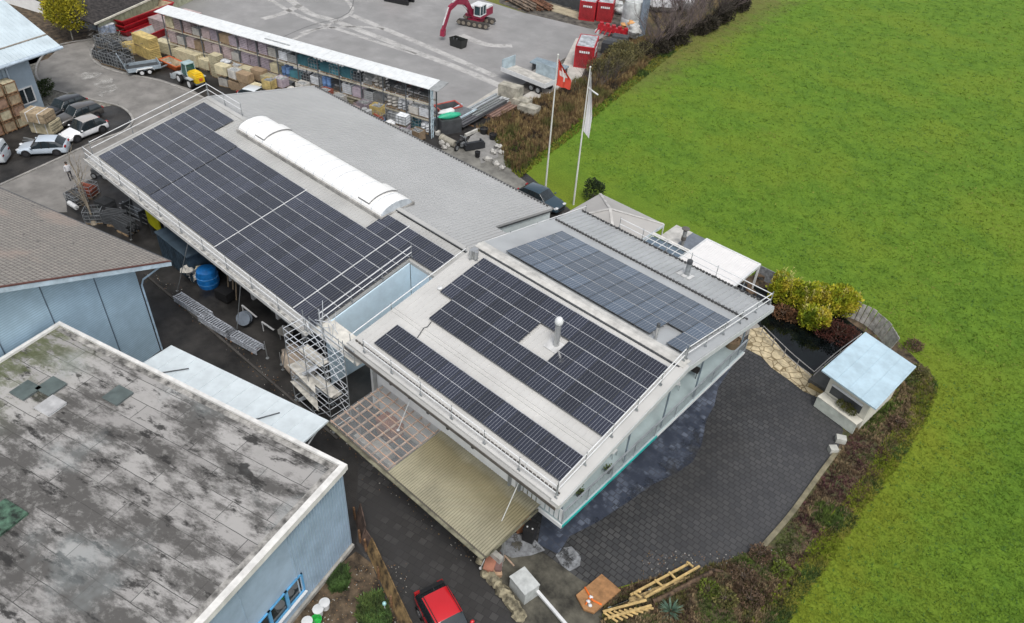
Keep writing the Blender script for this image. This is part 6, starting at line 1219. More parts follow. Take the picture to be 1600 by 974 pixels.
# the camera sees the left flank of these cars
def side_of(c_, an): return 1
for (lab, L, W_, H_, kind, pnt, f, r_, rm, rim) in (
    ('white compact SUV parked in the row beside the grey-blue house', 4.30, 1.86, 1.62, 'hatch', cp('white_car_paint', (.76, .77, .78)), (122, 222), (163, 206), cp('grey_roof', (.36, .34, .32)), RIMD),
    ('silver-blue hatchback with dark front roof, parked crosswise before the crates', 4.25, 1.80, 1.48, 'hatch', cp('silver_blue_paint', (.48, .55, .62)), (41, 245), (91, 243), None, RIMD),
    ('dark brown-grey estate car parked beside the white SUV', 4.6, 1.85, 1.52, 'wagon', cp('brown_grey_paint', (.07, .065, .06)), (106, 200), (158, 182), None, RIMD),
    ('black estate car nearest the grey-blue house wall', 4.5, 1.82, 1.50, 'wagon', cp('black_car_paint', (.015, .016, .018)), (89, 188), (135, 169), None, RIMD)):
    fa, ra = at(*f, .1), at(*r_, .1); an = ground_axis(fa, ra); c = (fa + ra) / 2; nrm = Vector((-sin(an), cos(an), 0)); towards = 1 if nrm.dot(c) > 0 else -1
    car(lab, L, W_, H_, kind, pnt, c + nrm * towards * W_ / 2, an, rm, rim)
c = at(0, 240, .6); car('white van cut off by the left picture edge', 5.2, 1.98, 1.95, 'van', cp('white_van_paint', (.62, .66, .68)), at(-8, 254) + Vector((-1.1, -1.0, 0)), R(232), None, RIMS, 'parked_van', 'van')
fa, ra = at(868, 315, .4), at(832, 300, .4); an = ground_axis(fa, ra)
car('dark blue car parked behind the hall by the flagpoles', 4.5, 1.85, 1.46, 'hatch', cp('dark_blue_paint', (.025, .05, .07)), at(846, 308, .7), an - .05, None, RIMD)
a1_, a2_ = at(697, 905, 1.35), at(737, 974, 1.35); an = math.atan2((a2_ - a1_).y, (a2_ - a1_).x); b1_ = at(648, 926, 1.35)
mid = (a1_ + b1_) / 2; d = Vector((cos(an), sin(an), 0))
car('red hatchback with dark rear window in the alley at the bottom edge', 4.1, 1.80, 1.55, 'hatch', cp('red_car_paint', (.50, .012, .018)), mid + d * 1.75, an, None, RIMS)
t = [o for o in S.objects if o.get('label', '').startswith('red hatch')][0]
for y in (-.62, .62): mb = MB(); mb.bar((.35, y, 1.56), (-1.35, y, 1.55), .035); build('roof_rail', mb, BLACK, t, local=True)
mb = MB(); mb.tube([(-1.35, 0, 1.53), (-1.5, 0, 1.66)], .012, 5); mb.lathe((-1.33, 0, 1.5), [(.04, 0), (.02, .06)], 8); build('antenna', mb, BLACK, t, local=True)
mb = MB(); mb.slab([(-1.52, -.66, 1.50), (-1.52, .66, 1.50), (-1.74, .6, 1.42), (-1.74, -.6, 1.42)], .04); build('spoiler', mb, BLACK, t, local=True)
car('white car mostly hidden behind the far eave of the hall', 4.2, 1.8, 1.4, 'hatch', cp('white_van_paint', (.62, .66, .68)), at(404, 158), R(20), None, RIMS)
# ================================================================ PEOPLE
def person(label, pos, rz, top, trousers, hair=(.05, .035, .025), arms=((.28, .05, 1.1), (-.28, .05, 1.1)), lean=0):
    t = thing('person', label, 'person', tuple(pos), rz)
    J = [(0, 0, .95), (0, 0 + lean, 1.2), (0, lean * 1.5, 1.45), (0, lean * 1.8, 1.55), (0, lean * 2 + .02, 1.68), (.1, 0, .9), (.12, .04, .5), (.12, 0, .08), (.12, .14, .04), (-.1, 0, .9), (-.13, -.05, .5), (-.13, -.1, .08), (-.13, .04, .04),
         (.2, lean * 1.5, 1.42), (.27, lean, 1.16), arms[0], (-.2, lean * 1.5, 1.42), (-.27, lean, 1.16), arms[1]]
    E_ = [(0, 1), (1, 2), (2, 3), (3, 4), (0, 5), (5, 6), (6, 7), (7, 8), (0, 9), (9, 10), (10, 11), (11, 12), (2, 13), (13, 14), (14, 15), (2, 16), (16, 17), (17, 18)]
    rad = [.15, .14, .15, .06, .105, .10, .07, .05, .045, .10, .07, .05, .045, .07, .05, .04, .07, .05, .04]
    me = bpy.data.meshes.new('body'); me.from_pydata(J, E_, []); o = bpy.data.objects.new('body', me); S.collection.objects.link(o)
    sk_ = o.modifiers.new('skin', 'SKIN'); 
    for i, v in enumerate(me.skin_vertices[0].data): v.radius = (rad[i], rad[i] * .85); v.use_root = (i == 0)
    o.modifiers.new('sub', 'SUBSURF').levels = 2
    dg = bpy.context.evaluated_depsgraph_get(); m2 = bpy.data.meshes.new_from_object(o.evaluated_get(dg)); m2.name = 'body'
    bpy.data.objects.remove(o)
    skin = mat('skin', (.45, .28, .2), .6); m2.materials.clear()
    for m in (top, trousers, skin, BLACK): m2.materials.append(m)
    for p_ in m2.polygons:
        z = p_.center.z; x = abs(p_.center.x); p_.material_index = 3 if z < .12 else 1 if z < .95 and x < .26 else 2 if (z > 1.5) else 0; p_.use_smooth = True
    o = bpy.data.objects.new('body', m2); S.collection.objects.link(o); o.parent = t
    mb = MB(); mb.blob((0, lean * 2 - .01, 1.74), (.115, .125, .09), rough=.03, n=12, k=8); build('hair', mb, mat('hair_%g' % hair[0], hair, .8), t, smooth=60, local=True)
    mb = MB(); mb.blob((0, lean * 2 + .125, 1.67), (.02, .03, .03), rough=0); build('nose', mb, skin, t, smooth=60, local=True)
    return t
person('person in a white top and dark trousers walking on the pale road', at(112, 282), 1.6, mat('white_shirt', (.66, .66, .68), .8), mat('dark_trousers', (.04, .04, .05), .8), arms=((.3, .12, .95), (-.3, -.05, .95)))
# ================================================================ FLAGPOLES
def flag(label, base, top_px, cloth, colname):
    b_ = at(*base); hh = 12.6; t = thing('flagpole', label, 'flagpole', tuple(b_)); tp = b_ + Vector((0, 0, hh))
    mb = MB(); mb.tube([b_, b_ + Z * hh * .5, tp], .09, 8, r2=.045); mb.blob(tp + Z * .05, .09, rough=0); build('pole', mb, mat('white_pole', (.62, .62, .58), .5, var=.05), t, smooth=50)
    return t, tp
# Swiss flag: limp red cloth with a white cross
t, tp = flag('left flagpole with a limp red flag bearing a white cross', (852, 298), None, None, None)
def cloth(t, tp, cols, wmax, hgt_, name, cross=False, sd=1):
    NX, NY = 14, 30; mb = MB()
    def P(i, j):
        u_, v_ = i / NX, j / NY; wd = wmax * (.25 + .75 * min(1, v_ * 1.6)); x = u_ * wd; fold = .13 * sin(u_ * 13 + v_ * 3) * (1 - .3 * v_)
        return tp + RT2 * (x * .95 + .08) + Vector((0, 0, -v_ * hgt_ - u_ * (.9 if not cross else .55) * (1 - .2 * v_) - .25)) + N2 * fold
    for i in range(NX):
        for j in range(NY):
            u_, v_ = (i + .5) / NX, (j + .5) / NY; m = 0
            if cross and ((abs(u_ - .5) < .09 and abs(v_ - .5) < .28) or (abs(v_ - .5) < .085 and abs(u_ - .5) < .30)): m = 1
            mb.face([P(i, j), P(i + 1, j), P(i + 1, j + 1), P(i, j + 1)], m)
    return build(name, mb, cols, t, smooth=60)
RT2 = Vector((.55, .83, 0)).normalized(); N2 = Vector((RT2.y, -RT2.x, 0))
cloth(t, tp, [mat('flag_red', (.55, .06, .035), .7, var=.05), mat('flag_white', (.66, .64, .62), .7)], 1.35, 2.3, 'flag', True)
t, tp = flag('right flagpole with a long limp white banner', (896, 320), None, None, None)
cloth(t, tp, [mat('banner_white', (.66, .66, .66), .7, var=.03), WHITE], .62, 5.2, 'banner')
mb = MB(); mb.tube([tp - Z * 1.6, tp - Z * 2.0 + RT2 * .5, tp - Z * 2.3 + RT2 * .95], .07, 6); build('banner_corner', mb, WHITE, t, smooth=50)
# ================================================================ CRATES BY THE GREY-BLUE HOUSE
def wcrate(label, pos, rz, sz, m, grp):
    t = thing('wooden_crate', label, 'crate', tuple(pos), rz, grp); sx, sy, hh = sz
    mb = MB(); mb.bb(-sx / 2 + .02, sx / 2 - .02, -sy / 2 + .02, sy / 2 - .02, .1, hh - .03)
    build('box', mb, m, t, local=True); mb = MB()
    for z in (.08, hh - .1):
        mb.bb(-sx / 2, sx / 2, -sy / 2 - .01, -sy / 2 + .02, z, z + .09); mb.bb(-sx / 2, sx / 2, sy / 2 - .02, sy / 2 + .01, z, z + .09); mb.bb(sx / 2 - .02, sx / 2 + .01, -sy / 2, sy / 2, z, z + .09)
    for y in (-sy / 2 + .02, sy / 2 - .1): mb.bb(sx / 2, sx / 2 + .02, y, y + .08, .1, hh)
    build('batten', mb, BROWNW, t, local=True); mb = MB(); [mb.bb(-sx / 2, sx / 2, y - .05, y + .05, 0, .1) for y in (-sy / 2 + .1, 0, sy / 2 - .1)]; build('skid', mb, PAL, t, local=True)
    return t
cwood = [mat('pale_crate_wood', (.45, .40, .27), .8, var=.15, scale=3), mat('reddish_crate_wood', (.30, .19, .13), .8, var=.2, scale=3), mat('tan_crate_wood', (.36, .28, .18), .8, var=.2, scale=3)]
cb = at(28, 238); LV_ = ['bottom', 'second', 'third', 'top']
for col in range(3):
    for k in range(4):
        pp = q(.95, -3.4 - col * 1.35, k * 1.12); wcrate('%s crate of the %s stack against the grey-blue house wall' % (LV_[k], ('right', 'middle', 'left')[col]), pp, A15, (1.3, 1.2, 1.1), cwood[(k + col * 2) % 3], 'crate stacks at the grey-blue wall')
for k, (px, py, z, m, lab, sz) in enumerate(((76, 210, 0, 0, 'pale board stack wrapped in straps between crates and black car', (2.3, 1.5, 1.3)), (70, 212, 1.3, 2, 'brown timber pack on top of the strapped board stack', (2.4, 1.6, .9)))):
    pp = at(px, py) ; t = thing('board_pack', lab, 'board stack', (pp.x - .6, pp.y + .2, z), A15 + .3); mb = MB(); zz = .1
    while zz < sz[2]: mb.bb(-sz[0] / 2 + rr.uniform(-.04, .04), sz[0] / 2 + rr.uniform(-.04, .04), -sz[1] / 2, sz[1] / 2, zz, zz + .085); zz += .1
    build('board', mb, cwood[m], t, local=True); mb = MB()
    for x in (-.6, .6): mb.bb(x - .04, x + .04, -sz[1] / 2 - .01, sz[1] / 2 + .01, .08, zz + .01)
    build('strap', mb, WHITE, t, local=True)
p = at(47, 222); t = thing('scrap_metal', 'dark metal frame lying before the crate stacks', 'frame', tuple(p), A15); mb = MB(); mb.bar((-.8, 0, .2), (.8, .2, .3), .12); mb.bar((-.6, -.3, .1), (.9, -.2, .5), .1); build('frame', mb, STEEL, t, local=True)
# ================================================================ THINGS IN THE ALLEY
for i, (px, py, L_, lab) in enumerate(((313, 486, 3.6, 'first stack of aluminium gratings from the tiled roof corner, along the kerb'), (337, 508, 3.4, 'middle stack of aluminium gratings along the alley kerb'), (381, 532, 3.0, 'last stack of aluminium gratings, before the scaffold tower'), (338, 497, 2.2, 'x'))):
    if lab == 'x': continue
    px, py = ((302, 480), (341, 510), (382, 534))[i]
    p = at(px, py, .3); t = thing('grating_stack', lab, 'gratings', (p.x, p.y, 0), R(6 + i * 2), 'aluminium grating stacks in the alley'); mb = MB()
    for z in (.12, .3, .48):
        for y in (-.33, .33): mb.bb(-L_ / 2, L_ / 2, y - .03, y + .03, z, z + .1)
        for k in range(int(L_ / .22)): x = -L_ / 2 + .05 + k * .22 + rr.uniform(-.01, .01); mb.bb(x, x + .09, -.3, .3, z + .04, z + .08)
    build('grating', mb, mat('dull_aluminium', (.50, .53, .58), .45, .3, var=.2, scale=6), t, local=True); mb = MB(); [mb.bb(x, x + .1, -.4, .4, 0, .12) for x in (-L_ / 3, L_ / 3)]; build('bearer', mb, BROWNW, t, local=True)
p = at(326, 440, .3); t = thing('barrel_wrap', 'bright blue tarpaulin wrapped round a big barrel beside the hall wall', 'tarpaulin', (p.x, p.y, 0)); mb = MB()
mb.lathe((0, 0, 0), [(.7, 0), (.8, .4), (.78, 1.0), (.7, 1.4), (.4, 1.6)], 14); build('cover', mb, mat('bright_blue_tarp', (.01, .16, .48), .4, var=.15, scale=2, bump=.8, bscale=3), t, smooth=40, local=True)
mb = MB(); [mb.lathe((0, 0, z), [(.81, 0), (.81, .04)], 14) for z in (.4, .9)]; build('strap', mb, mat('strap_blue', (.1, .3, .6), .5), t, local=True)
for i, (px, py, z, col, lab) in enumerate(((303, 433, .4, (.52, .50, .45), 'crumpled white plastic sheeting beside the blue tarpaulin'), (308, 417, .9, (.52, .48, .34), 'cream sack on top by the blue tarpaulin'))):
    p = at(px, py, z); t = thing('plastic_sheet', lab, 'sheeting', (p.x, p.y, 0)); mb = MB()
    for k in range(5): mb.blob((rr.uniform(-.3, .3), rr.uniform(-.3, .3), .25 + .25 * k * (1 - i * .5) + i * .5), (.5, .4, .3), seed=k + i * 7, rough=.45)
    build('sheet', mb, mat('sheet_col_%d' % i, col, .6, var=.15, scale=4), t, smooth=25, local=True)
p = at(240, 343, 1.9); t = thing('yellow_board', 'bright yellow board standing under the hall eave', 'board', (p.x, p.y, 0)); mb = MB(); mb.bb(-1.1, .9, -.05, .05, 1.0, 2.9); build('panel', mb, mat('lime_yellow', (.55, .52, .01), .5), t, local=True); [build('leg', MB().bb(x, x + .1, -.1, .1, 0, 1.1), DSTEEL, t, local=True) for x in (-1, .75)]
p = at(283, 392, 1.6); t = thing('skip_container', 'dark blue-grey steel container under the hall eave beside the yellow board', 'container', (p.x, p.y + .5, 0)); mb = MB(); mb.bb(-2.2, 2.2, -1.1, 1.1, .1, 2.4)
for k in range(14): mb.bb(-2.15 + k * .32, -2.0 + k * .32, -1.15, -1.1, .3, 2.2)
build('body', mb, mat('dark_blue_container', (.035, .06, .085), .6, var=.2), t, local=True); mb = MB(); mb.bb(-2.3, 2.3, -1.2, 1.2, 2.4, 2.5); build('lid', mb, mat('blue_grey_lid', (.06, .09, .12), .5), t, local=True)
p = at(215, 335, .5); t = thing('bar_rack', 'rack with steel bars in the hall doorway beside the tall prop', 'rack', (p.x, p.y, 0), .2); mb = MB()
for k in range(8): mb.bar((-1.8, -.4 + k * .1, .3 + (k % 3) * .35), (1.6, -.4 + k * .1, .35 + (k % 3) * .35), .05)
build('bar', mb, STEEL, t, local=True); mb = MB(); [mb.bb(x, x + .1, -.5, .5, 0, 1.3) for x in (-1.2, .9)]; build('stand', mb, DSTEEL, t, local=True)
p = at(160, 272, .3); t = thing('hand_cart', 'dark cart with wire wheels under the corner of the hall eave', 'cart', (p.x, p.y, 0), .6); mb = MB(); mb.bb(-.7, .7, -.45, .45, .5, .9); build('tub', mb, DSTEEL, t, local=True)
for x in (-.5, .5): wheel(t, x, -.5, .3, .08)
for i, (px, py, kind, rz, lab) in enumerate(((170, 335, 'frames', .3, 'black steel frame stand by the bare tree'), (140, 305, 'cage', .5, 'rusty scrap cage at the foot of the bare tree'), (185, 350, 'props', .6, 'dark bar bundle between tree and hall'), (122, 318, 'cage', .2, 'dark wire cage nearest the pale road, by the bare tree'), (150, 345, 'cage', .9, 'dark scrap cage half hidden by the tiled roof'), (200, 362, 'props', .2, 'dark bars half hidden by the tiled roof'))):
    o = load(kind, {'frames': 'dark', 'props': 'dark', 'cage': 'rust' if i == 1 else 'dark'}[kind], tuple(at(px, py)), rz, '~here', grp='scrap steel by the bare tree', sc=1.1); o['label'] = lab
p = at(113, 322, .8); t = thing('white_canister', 'white cylinder lying on the scrap beside the bare tree', 'cylinder', (p.x, p.y, .75)); mb = MB(); mb.tube([(-.55, 0, .1), (.6, .1, .1)], .2, 10); build('shell', mb, WHITE, t, smooth=40, local=True); mb = MB(); mb.tube([(.6, .1, .1), (.75, .11, .1)], .08, 8); build('neck', mb, STEEL, t, local=True)
p = at(388, 492, .6); t = thing('cable_reel', 'grey reel with white rim leaning in the alley under the eave', 'reel', (p.x, p.y, 0), .3); mb = MB(); mb.lathe((0, -.3, .55), [(.5, 0), (.5, .06), (.2, .07), (.2, .38), (.5, .39), (.5, .46)], 18, axis=(.3, -.8, .5)); build('drum', mb, mat('reel_grey', (.16, .19, .23), .6), t, smooth=30, local=True); mb = MB(); mb.lathe((0, -.33, .54), [(.3, 0), (.3, .05)], 14, axis=(.3, -.8, .5)); build('hub', mb, WHITE, t, local=True)
for i, (a, b_, lab) in enumerate((((378, 477), (401, 496), 'upper white plank leaning by the reel'), ((409, 503), (428, 516), 'lower white plank on the alley ground by the reel'))):
    mb = MB(); mb.bar(at(*a, .9), at(*b_, .6), .12, .04); mb.bar(at(*a, .9) - Z * .85, at(*a, .9), .05); o = build('white_plank', mb, WHITE); tag(o, lab, 'plank')
p = at(352, 462, .4); t = thing('tool_trolley', 'black tool trolley with ladders against the hall wall', 'trolley', (p.x, p.y, 0), .2); mb = MB(); mb.bb(-.6, .6, -.4, .4, .2, .9); build('box', mb, BLACK, t, local=True); mb = MB()
for x in (-.2, .3, .6): mb.bar((x, .4, 0), (x + .1, .8, 2.6), .07)
build('ladder', mb, mat('old_wood', (.28, .22, .15), .8), t, local=True)
t = thing('sand_heap', 'pale sandy heap spilled at the foot of the scaffold tower', 'sand heap', tuple(at(463, 560, .3))); mb = MB()
mb.blob((0, 0, 0), (1.5, .9, .55), seed=9, rough=.3, n=16, k=8); build('sand', mb, mat('pale_sand', (.36, .30, .24), .9, var=.2), t, smooth=60, local=True); mb = MB(); mb.blob((1.1, -.7, .0), (1.0, .5, .25), seed=12, rough=.3, n=14); build('spill', mb, mat('pale_sand', (.36, .30, .24)), t, smooth=60, local=True)
t = thing('mortar_tub', 'grey mortar tub on legs before the sand heap', 'tub', tuple(at(448, 530, 0)), .3); mb = MB(); mb.bb(-.4, .4, -.3, .3, .5, .9); build('tub', mb, CONC, t, local=True); mb = MB(); [mb.bb(x, x + .05, y, y + .05, 0, .5) for x in (-.35, .3) for y in (-.25, .2)]; build('leg', mb, STEEL, t, local=True)
struct('kerb', ribbon([Vector((-50, 16.55, 0)), Vector((-38, 16.7, 0)), Vector((-27, 16.75, 0))], .15, 0, .12), mat('dark_kerb', (.06, .055, .05), .8))
for i, (px, py) in enumerate(((440, 570), (467, 600), (418, 560))): mb = MB(); p = at(px, py); mb.tube([p, p + Z * (1.1 + .2 * i)], .03, 6); mb.lathe(p, [(.12, 0), (.12, .04)], 8); o = build('marker_post', mb, STEEL); tag(o, ('short steel post in the alley left of the scaffold tower', 'short steel post nearest the foot of the scaffold tower', 'short steel post farthest left in the alley gutter')[i], 'post', 'short posts in the alley')
# ================================================================ BOTTOM: BOX, BOARD, TIMBER, FENCE, BUCKETS
t = thing('transformer_box', 'pale grey double-lidded box on the mossy yard, beside the white beam', 'box', tuple(at(818, 925, 0)), R(-10))
GB = mat('pale_grey_box', (.40, .42, .41), .6, var=.08, scale=3)
for k in (0, 1): mb = MB(); mb.bb(-1.0 + k * .98, -.06 + k * .98, -.55, .6, .0, 1.15); build('body', mb, GB, t, local=True); t.scale = (.64, .78, .8); mb = MB(); mb.bb(-1.04 + k * .98, -.05 + k * .98, -.6, .65, 1.15, 1.24); build('lid', mb, mat('pale_lid', (.48, .50, .49), .6), t, local=True)
a, b_ = at(836, 920, .5), at(905, 1000, .5); mb = MB(); mb.bar(a, b_, .16, .14); mb.bar(a - Z * .45, a, .1); mb.bar(b_ - Z * .45, b_, .1); o = build('white_beam', mb, WHITE); tag(o, 'white beam running from the pale grey box to the bottom edge', 'beam')
a, b_ = at(788, 868, .5), at(803, 884, .8); mb = MB(); mb.bar(a, b_, .07, .05); mb.bar(a - Z * .5, a, .05); o = build('timber_batten', mb, mat('pale_rafter', (.4, .3, .22))); tag(o, 'short pale batten leaning on the pale grey box', 'batten')
pts = [at(900, 930, .25), at(940, 897, .25), at(970, 922, .25), at(928, 958, .25), at(912, 952, .25)]
t = thing('wooden_board', 'weathered orange-brown board with orange straps lying on the mossy yard', 'board', tuple(at(935, 928, 0))); mb = MB(); mb.slab(pts, .05); mb.slab([p_ - Z * .08 for p_ in pts], .05); build('board', mb, mat('orange_plywood', (.33, .17, .07), .75, var=.2, scale=2, detail=8), t)
mb = MB(); sp = [at(914, 918, .27), at(922, 932, .3), at(926, 938, .3), at(940, 945, .28)]; mb.tube(sp, .05, 6); mb.tube([at(922, 932, .3), at(915, 945, .3)], .04, 5); build('strap', mb, mat('vivid_orange_strap', (.75, .16, .02), .6), t); mb = MB(); [mb.blob(at(px, py, .3), (.12, .1, .08), seed=px) for px, py in ((923, 933), (919, 940), (922, 946))]; build('buckle', mb, WHITE, t, smooth=60)
mb = MB(); [mb.bb(at(px, py).x - .08, at(px, py).x + .08, at(px, py).y - .08, at(px, py).y + .08, 0, .12) for px, py in ((915, 930), (950, 925))]; build('foot', mb, BROWNW, t)
NW = mat('fresh_timber', (.48, .34, .14), .7, var=.15, scale=4)
t = thing('timber_ladder', 'fresh timber ladder-like frame lying along the lower edge of the paved court', 'timber frame', tuple(at(1040, 905)))
mb = MB()
for (a, b_) in (((985, 930), (1078, 880)), ((1008, 934), (1093, 885))): mb.bar(at(*a, .4), at(*b_, .4), .11, .1)
for (a, b_) in (((1073, 878), (1083, 886)), ((1045, 894), (1055, 904)), ((1023, 906), (1035, 916)), ((990, 926), (1002, 934))): mb.bar(at(*a, .5), at(*b_, .5), .1, .08)
for (px, py) in ((1000, 925), (1080, 884)): mb.bar(at(px, py, 0), at(px, py, .4), .1)
build('frame', mb, NW, t)
t = thing('timber_planks', 'loose sawn planks and pallets heaped at the end of the court', 'planks', tuple(at(1000, 935))); mb = MB()
for k in range(12): dx, dy = rr.uniform(-4, 8), k * 1.6 - 6; a, b_ = at(985 + dx, 938 + dy * .6, .15 + .03 * (k % 4)), at(1072 + dx - k * 2, 905 + dy * .6, .15 + .03 * (k % 4)); mb.bar(a, b_, .09, .06)
build('plank', mb, mat('sawn_plank', (.33, .24, .11), .8, var=.3, scale=4), t); mb = MB()
for k in range(8): a, b_ = at(943 + k * 8, 955 + 2 - k * 1.0, .3), at(965 + k * 8, 972 - k * 3, .3); mb.bar(a, b_, .1, .05)
mb.bar(at(942, 956, .36), at(1010, 938, .36), .12, .06); mb.bar(at(950, 966, .36), at(1018, 946, .36), .12, .06); mb.bar(at(944, 968, .1), at(1010, 950, .1), .1, .08); build('pallet', mb, NW, t); mb = MB()
for k in range(9): a = at(950 + k * 5, 950 - k * 2, .2); b_ = at(985 + k * 4, 936 - k * 2, .2); mb.bar(a, b_, .05, .03)
build('lath', mb, mat('grey_lath', (.22, .24, .22), .8), t)
t = thing('log_edging', 'rotting brown logs edging the bed below the paved court', 'logs', tuple(at(1100, 905))); mb = MB()
for (a, b_) in (((1075, 912), (1112, 894)), ((1050, 925), (1078, 912)), ((1020, 940), (1052, 926))): mb.tube([at(*a, .12), at(*b_, .12)], .13, 7)
build('log', mb, mat('rotten_log', (.10, .065, .04), .9, var=.4, scale=4), t); mb = MB(); mb.tube([at(1110, 890, .1), at(1130, 893, .1)], .08, 6); build('branch', mb, mat('rotten_log', (.1, .065, .04)), t)
# board fence beside the soil garden
t = thing('plank_fence', 'leaning mossy brown plank fence between soil garden and alley', 'fence', tuple(at(600, 900))); fp = [(555, 812), (563, 848), (572, 862), (592, 905), (612, 950), (640, 1010)]
P_ = [at(*q_, 0) for q_ in fp]
for i in range(len(P_) - 1):
    a, b_ = P_[i], P_[i + 1]; hh = (1.3, .9, 1.0, 1.0, 1.0)[i]; ln = (b_ - a).normalized(); nn_ = Vector((-ln.y, ln.x, 0)) * .35; mb = MB()
    mb.slab([a + Z * hh + nn_, b_ + Z * hh + nn_, b_ + Z * .05, a + Z * .05], Vector((.03, .05, -.02))); build('plank', mb, mat('mossy_plank', (.20, .13, .055), .85, var=.4, scale=2, detail=8) if i > 1 else mat('brown_plank', (.10, .065, .05), .85, var=.3), t)
for p_ in P_: mb = MB(); mb.bar(p_, p_ + Z * 1.1, .09); build('post', mb, BROWNW, t)
for i, (px, py, m, lab, hh) in enumerate(((507, 943, WHITE, 'white bucket farthest from the picture edge, by the blue-framed windows', .45), (497, 953, WHITE, 'middle white bucket, behind the green bucket', .45), (480, 972, WHITE, 'white bucket left of the green bucket at the bottom edge', .45), (494, 968, mat('green_plastic', (.03, .42, .07), .4), 'bright green bucket between the white buckets', .4))):
    p = at(px, py, .4); t = thing('bucket', lab, 'bucket', (p.x, p.y, 0), 0, 'buckets on the soil garden'); mb = MB()
    mb.lathe((0, 0, 0), [(.20, 0), (.25, hh), (.27, hh), (.27, hh + .03), (.23, hh + .03)] + ([(.22, .1), (.02, .08)] if i == 3 else [(.2, hh + .04), (.02, hh + .04)]), 18); build('body', mb, m, t, smooth=40, local=True)
    mb = MB(); mb.tube([(.26 * cos(a_), .26 * sin(a_) * .3 - .2, hh - .12 + .05 * sin(a_)) for a_ in [pi * k / 6 for k in range(7)]], .012, 4); build('handle', mb, STEEL, t, local=True)
p = at(601, 948, .3); t = thing('glass_cap', 'small turquoise bottle cap light on a thin stake by the plank fence', 'garden stake', (p.x, p.y, 0)); mb = MB(); mb.tube([(0, 0, 0), (0, 0, .5)], .02, 5); build('stake', mb, WHITE, t, local=True); mb = MB(); mb.blob((0, 0, .58), (.11, .11, .14), rough=0); build('cap', mb, mat('turquoise', (.35, .62, .62), .3), t, smooth=60, local=True)
for i, (px, py, r_) in enumerate(((762, 888, .33), (770, 905, .42), (776, 912, .35), (785, 925, .42), (796, 938, .38), (803, 948, .40), (750, 878, .25), (812, 962, .4), (758, 898, .3))):
    p = at(px, py, .15); mb = MB(); mb.blob((p.x, p.y, .2), (r_, r_ * .8, r_ * .7), seed=i + 60, rough=.25, n=9, k=6); o = build('boulder', mb, mat('yellowish_boulder', (.27, .24, .16), .85, var=.3, scale=3), smooth=22)
    tag(o, ['topmost large', 'second large', 'third squat', 'fourth broad', 'fifth', 'sixth', 'small uppermost', 'lowest, cut by the picture edge,', 'small inner'][i] + ' yellowish boulder of the row between alley and mossy yard', 'boulder', 'boulders edging the alley')
for i, (px, py, c_, sz, lab) in enumerate(((766, 884, (.32, .14, .09), (.5, .9, .5), 'rust-red round crate under the canopy corner'), (779, 882, (.17, .10, .09), (.3, 1.0, .45), 'dark brown trough at the canopy corner'), (774, 895, (.45, .30, .19), (.6, .4, .25), 'pale brown carton before the canopy corner'), (815, 820, (.30, .13, .06), (.8, .7, .7), 'orange-brown sack heap under the right canopy edge'))):
    p = at(px, py, .2); mb = MB(); mb.box((p.x, p.y, sz[2] / 2), sz, .5 + i * .2); mb.box((p.x, p.y, sz[2] + .02), (sz[0] + .06, sz[1] + .06, .04), .5 + i * .2); o = build('storage_box', mb, mat('box_col_%d' % i, c_, .8, var=.2)); tag(o, lab, 'box')
p = at(828, 833, .5); t = thing('waste_bin', 'black bin with two pale reflectors beside the white downpipe corner', 'bin', (p.x, p.y, 0), .3); mb = MB(); mb.slab([(-.3, -.3, 1.0), (.3, -.3, 1.0), (.3, .3, 1.0), (-.3, .3, 1.0)], 1.0); build('body', mb, BLACK, t, local=True); mb = MB(); mb.slab([(-.34, -.34, 1.07), (.34, -.34, 1.07), (.34, .36, 1.1), (-.34, .36, 1.1)], .07); build('lid', mb, BLACK, t, local=True); mb = MB(); [mb.box((x, -.1, 1.1), (.08, .08, .03)) for x in (-.15, .15)]; build('reflector', mb, WHITE, t, local=True)
# ================================================================ VEGETATION
rv = random.Random(11)
def leafmat(nm, c1, c2, sc_=2.2, c3=None):
    m = mat(nm, c1, .75, col2=c2, scale=sc_, detail=6, thr=(.38, .62), spec=.25); n, l, b = nodes(m)
    if c3: l.new(mixc(n, l, step(n, l, noisen(n, l, .9, 4), .52, .62), basecol(m), c3), b.inputs['Base Color'])
    return m
def leaves(mb, clumps, n_, sz, up=.3, m=0, shell=.55):
    tot = sum(c[1] ** 2 for c in clumps)
    for c, r_, *fl in clumps:
        c = Vector(c); f_ = fl[0] if fl else .8
        for _ in range(int(n_ * r_ * r_ / tot)):
            d = Vector((rv.gauss(0, 1), rv.gauss(0, 1), rv.gauss(0, 1))).normalized(); q_ = c + Vector((d.x, d.y, d.z * f_)) * r_ * (shell + (1 - shell) * rv.random() ** .6) * rv.uniform(.82, 1.12)
            if q_.z < .03: continue
            a = (d + Vector((rv.uniform(-1, 1), rv.uniform(-1, 1), rv.uniform(-.2, 1) + up)) * .9).normalized(); b_ = a.cross(Vector((rv.uniform(-1, 1), rv.uniform(-1, 1), rv.uniform(-1, 1)))).normalized(); s_ = sz * rv.uniform(.6, 1.3)
            mb.face([q_, q_ + a * s_ * .5 + b_ * s_ * .35, q_ + a * s_, q_ + a * s_ * .5 - b_ * s_ * .35], m)
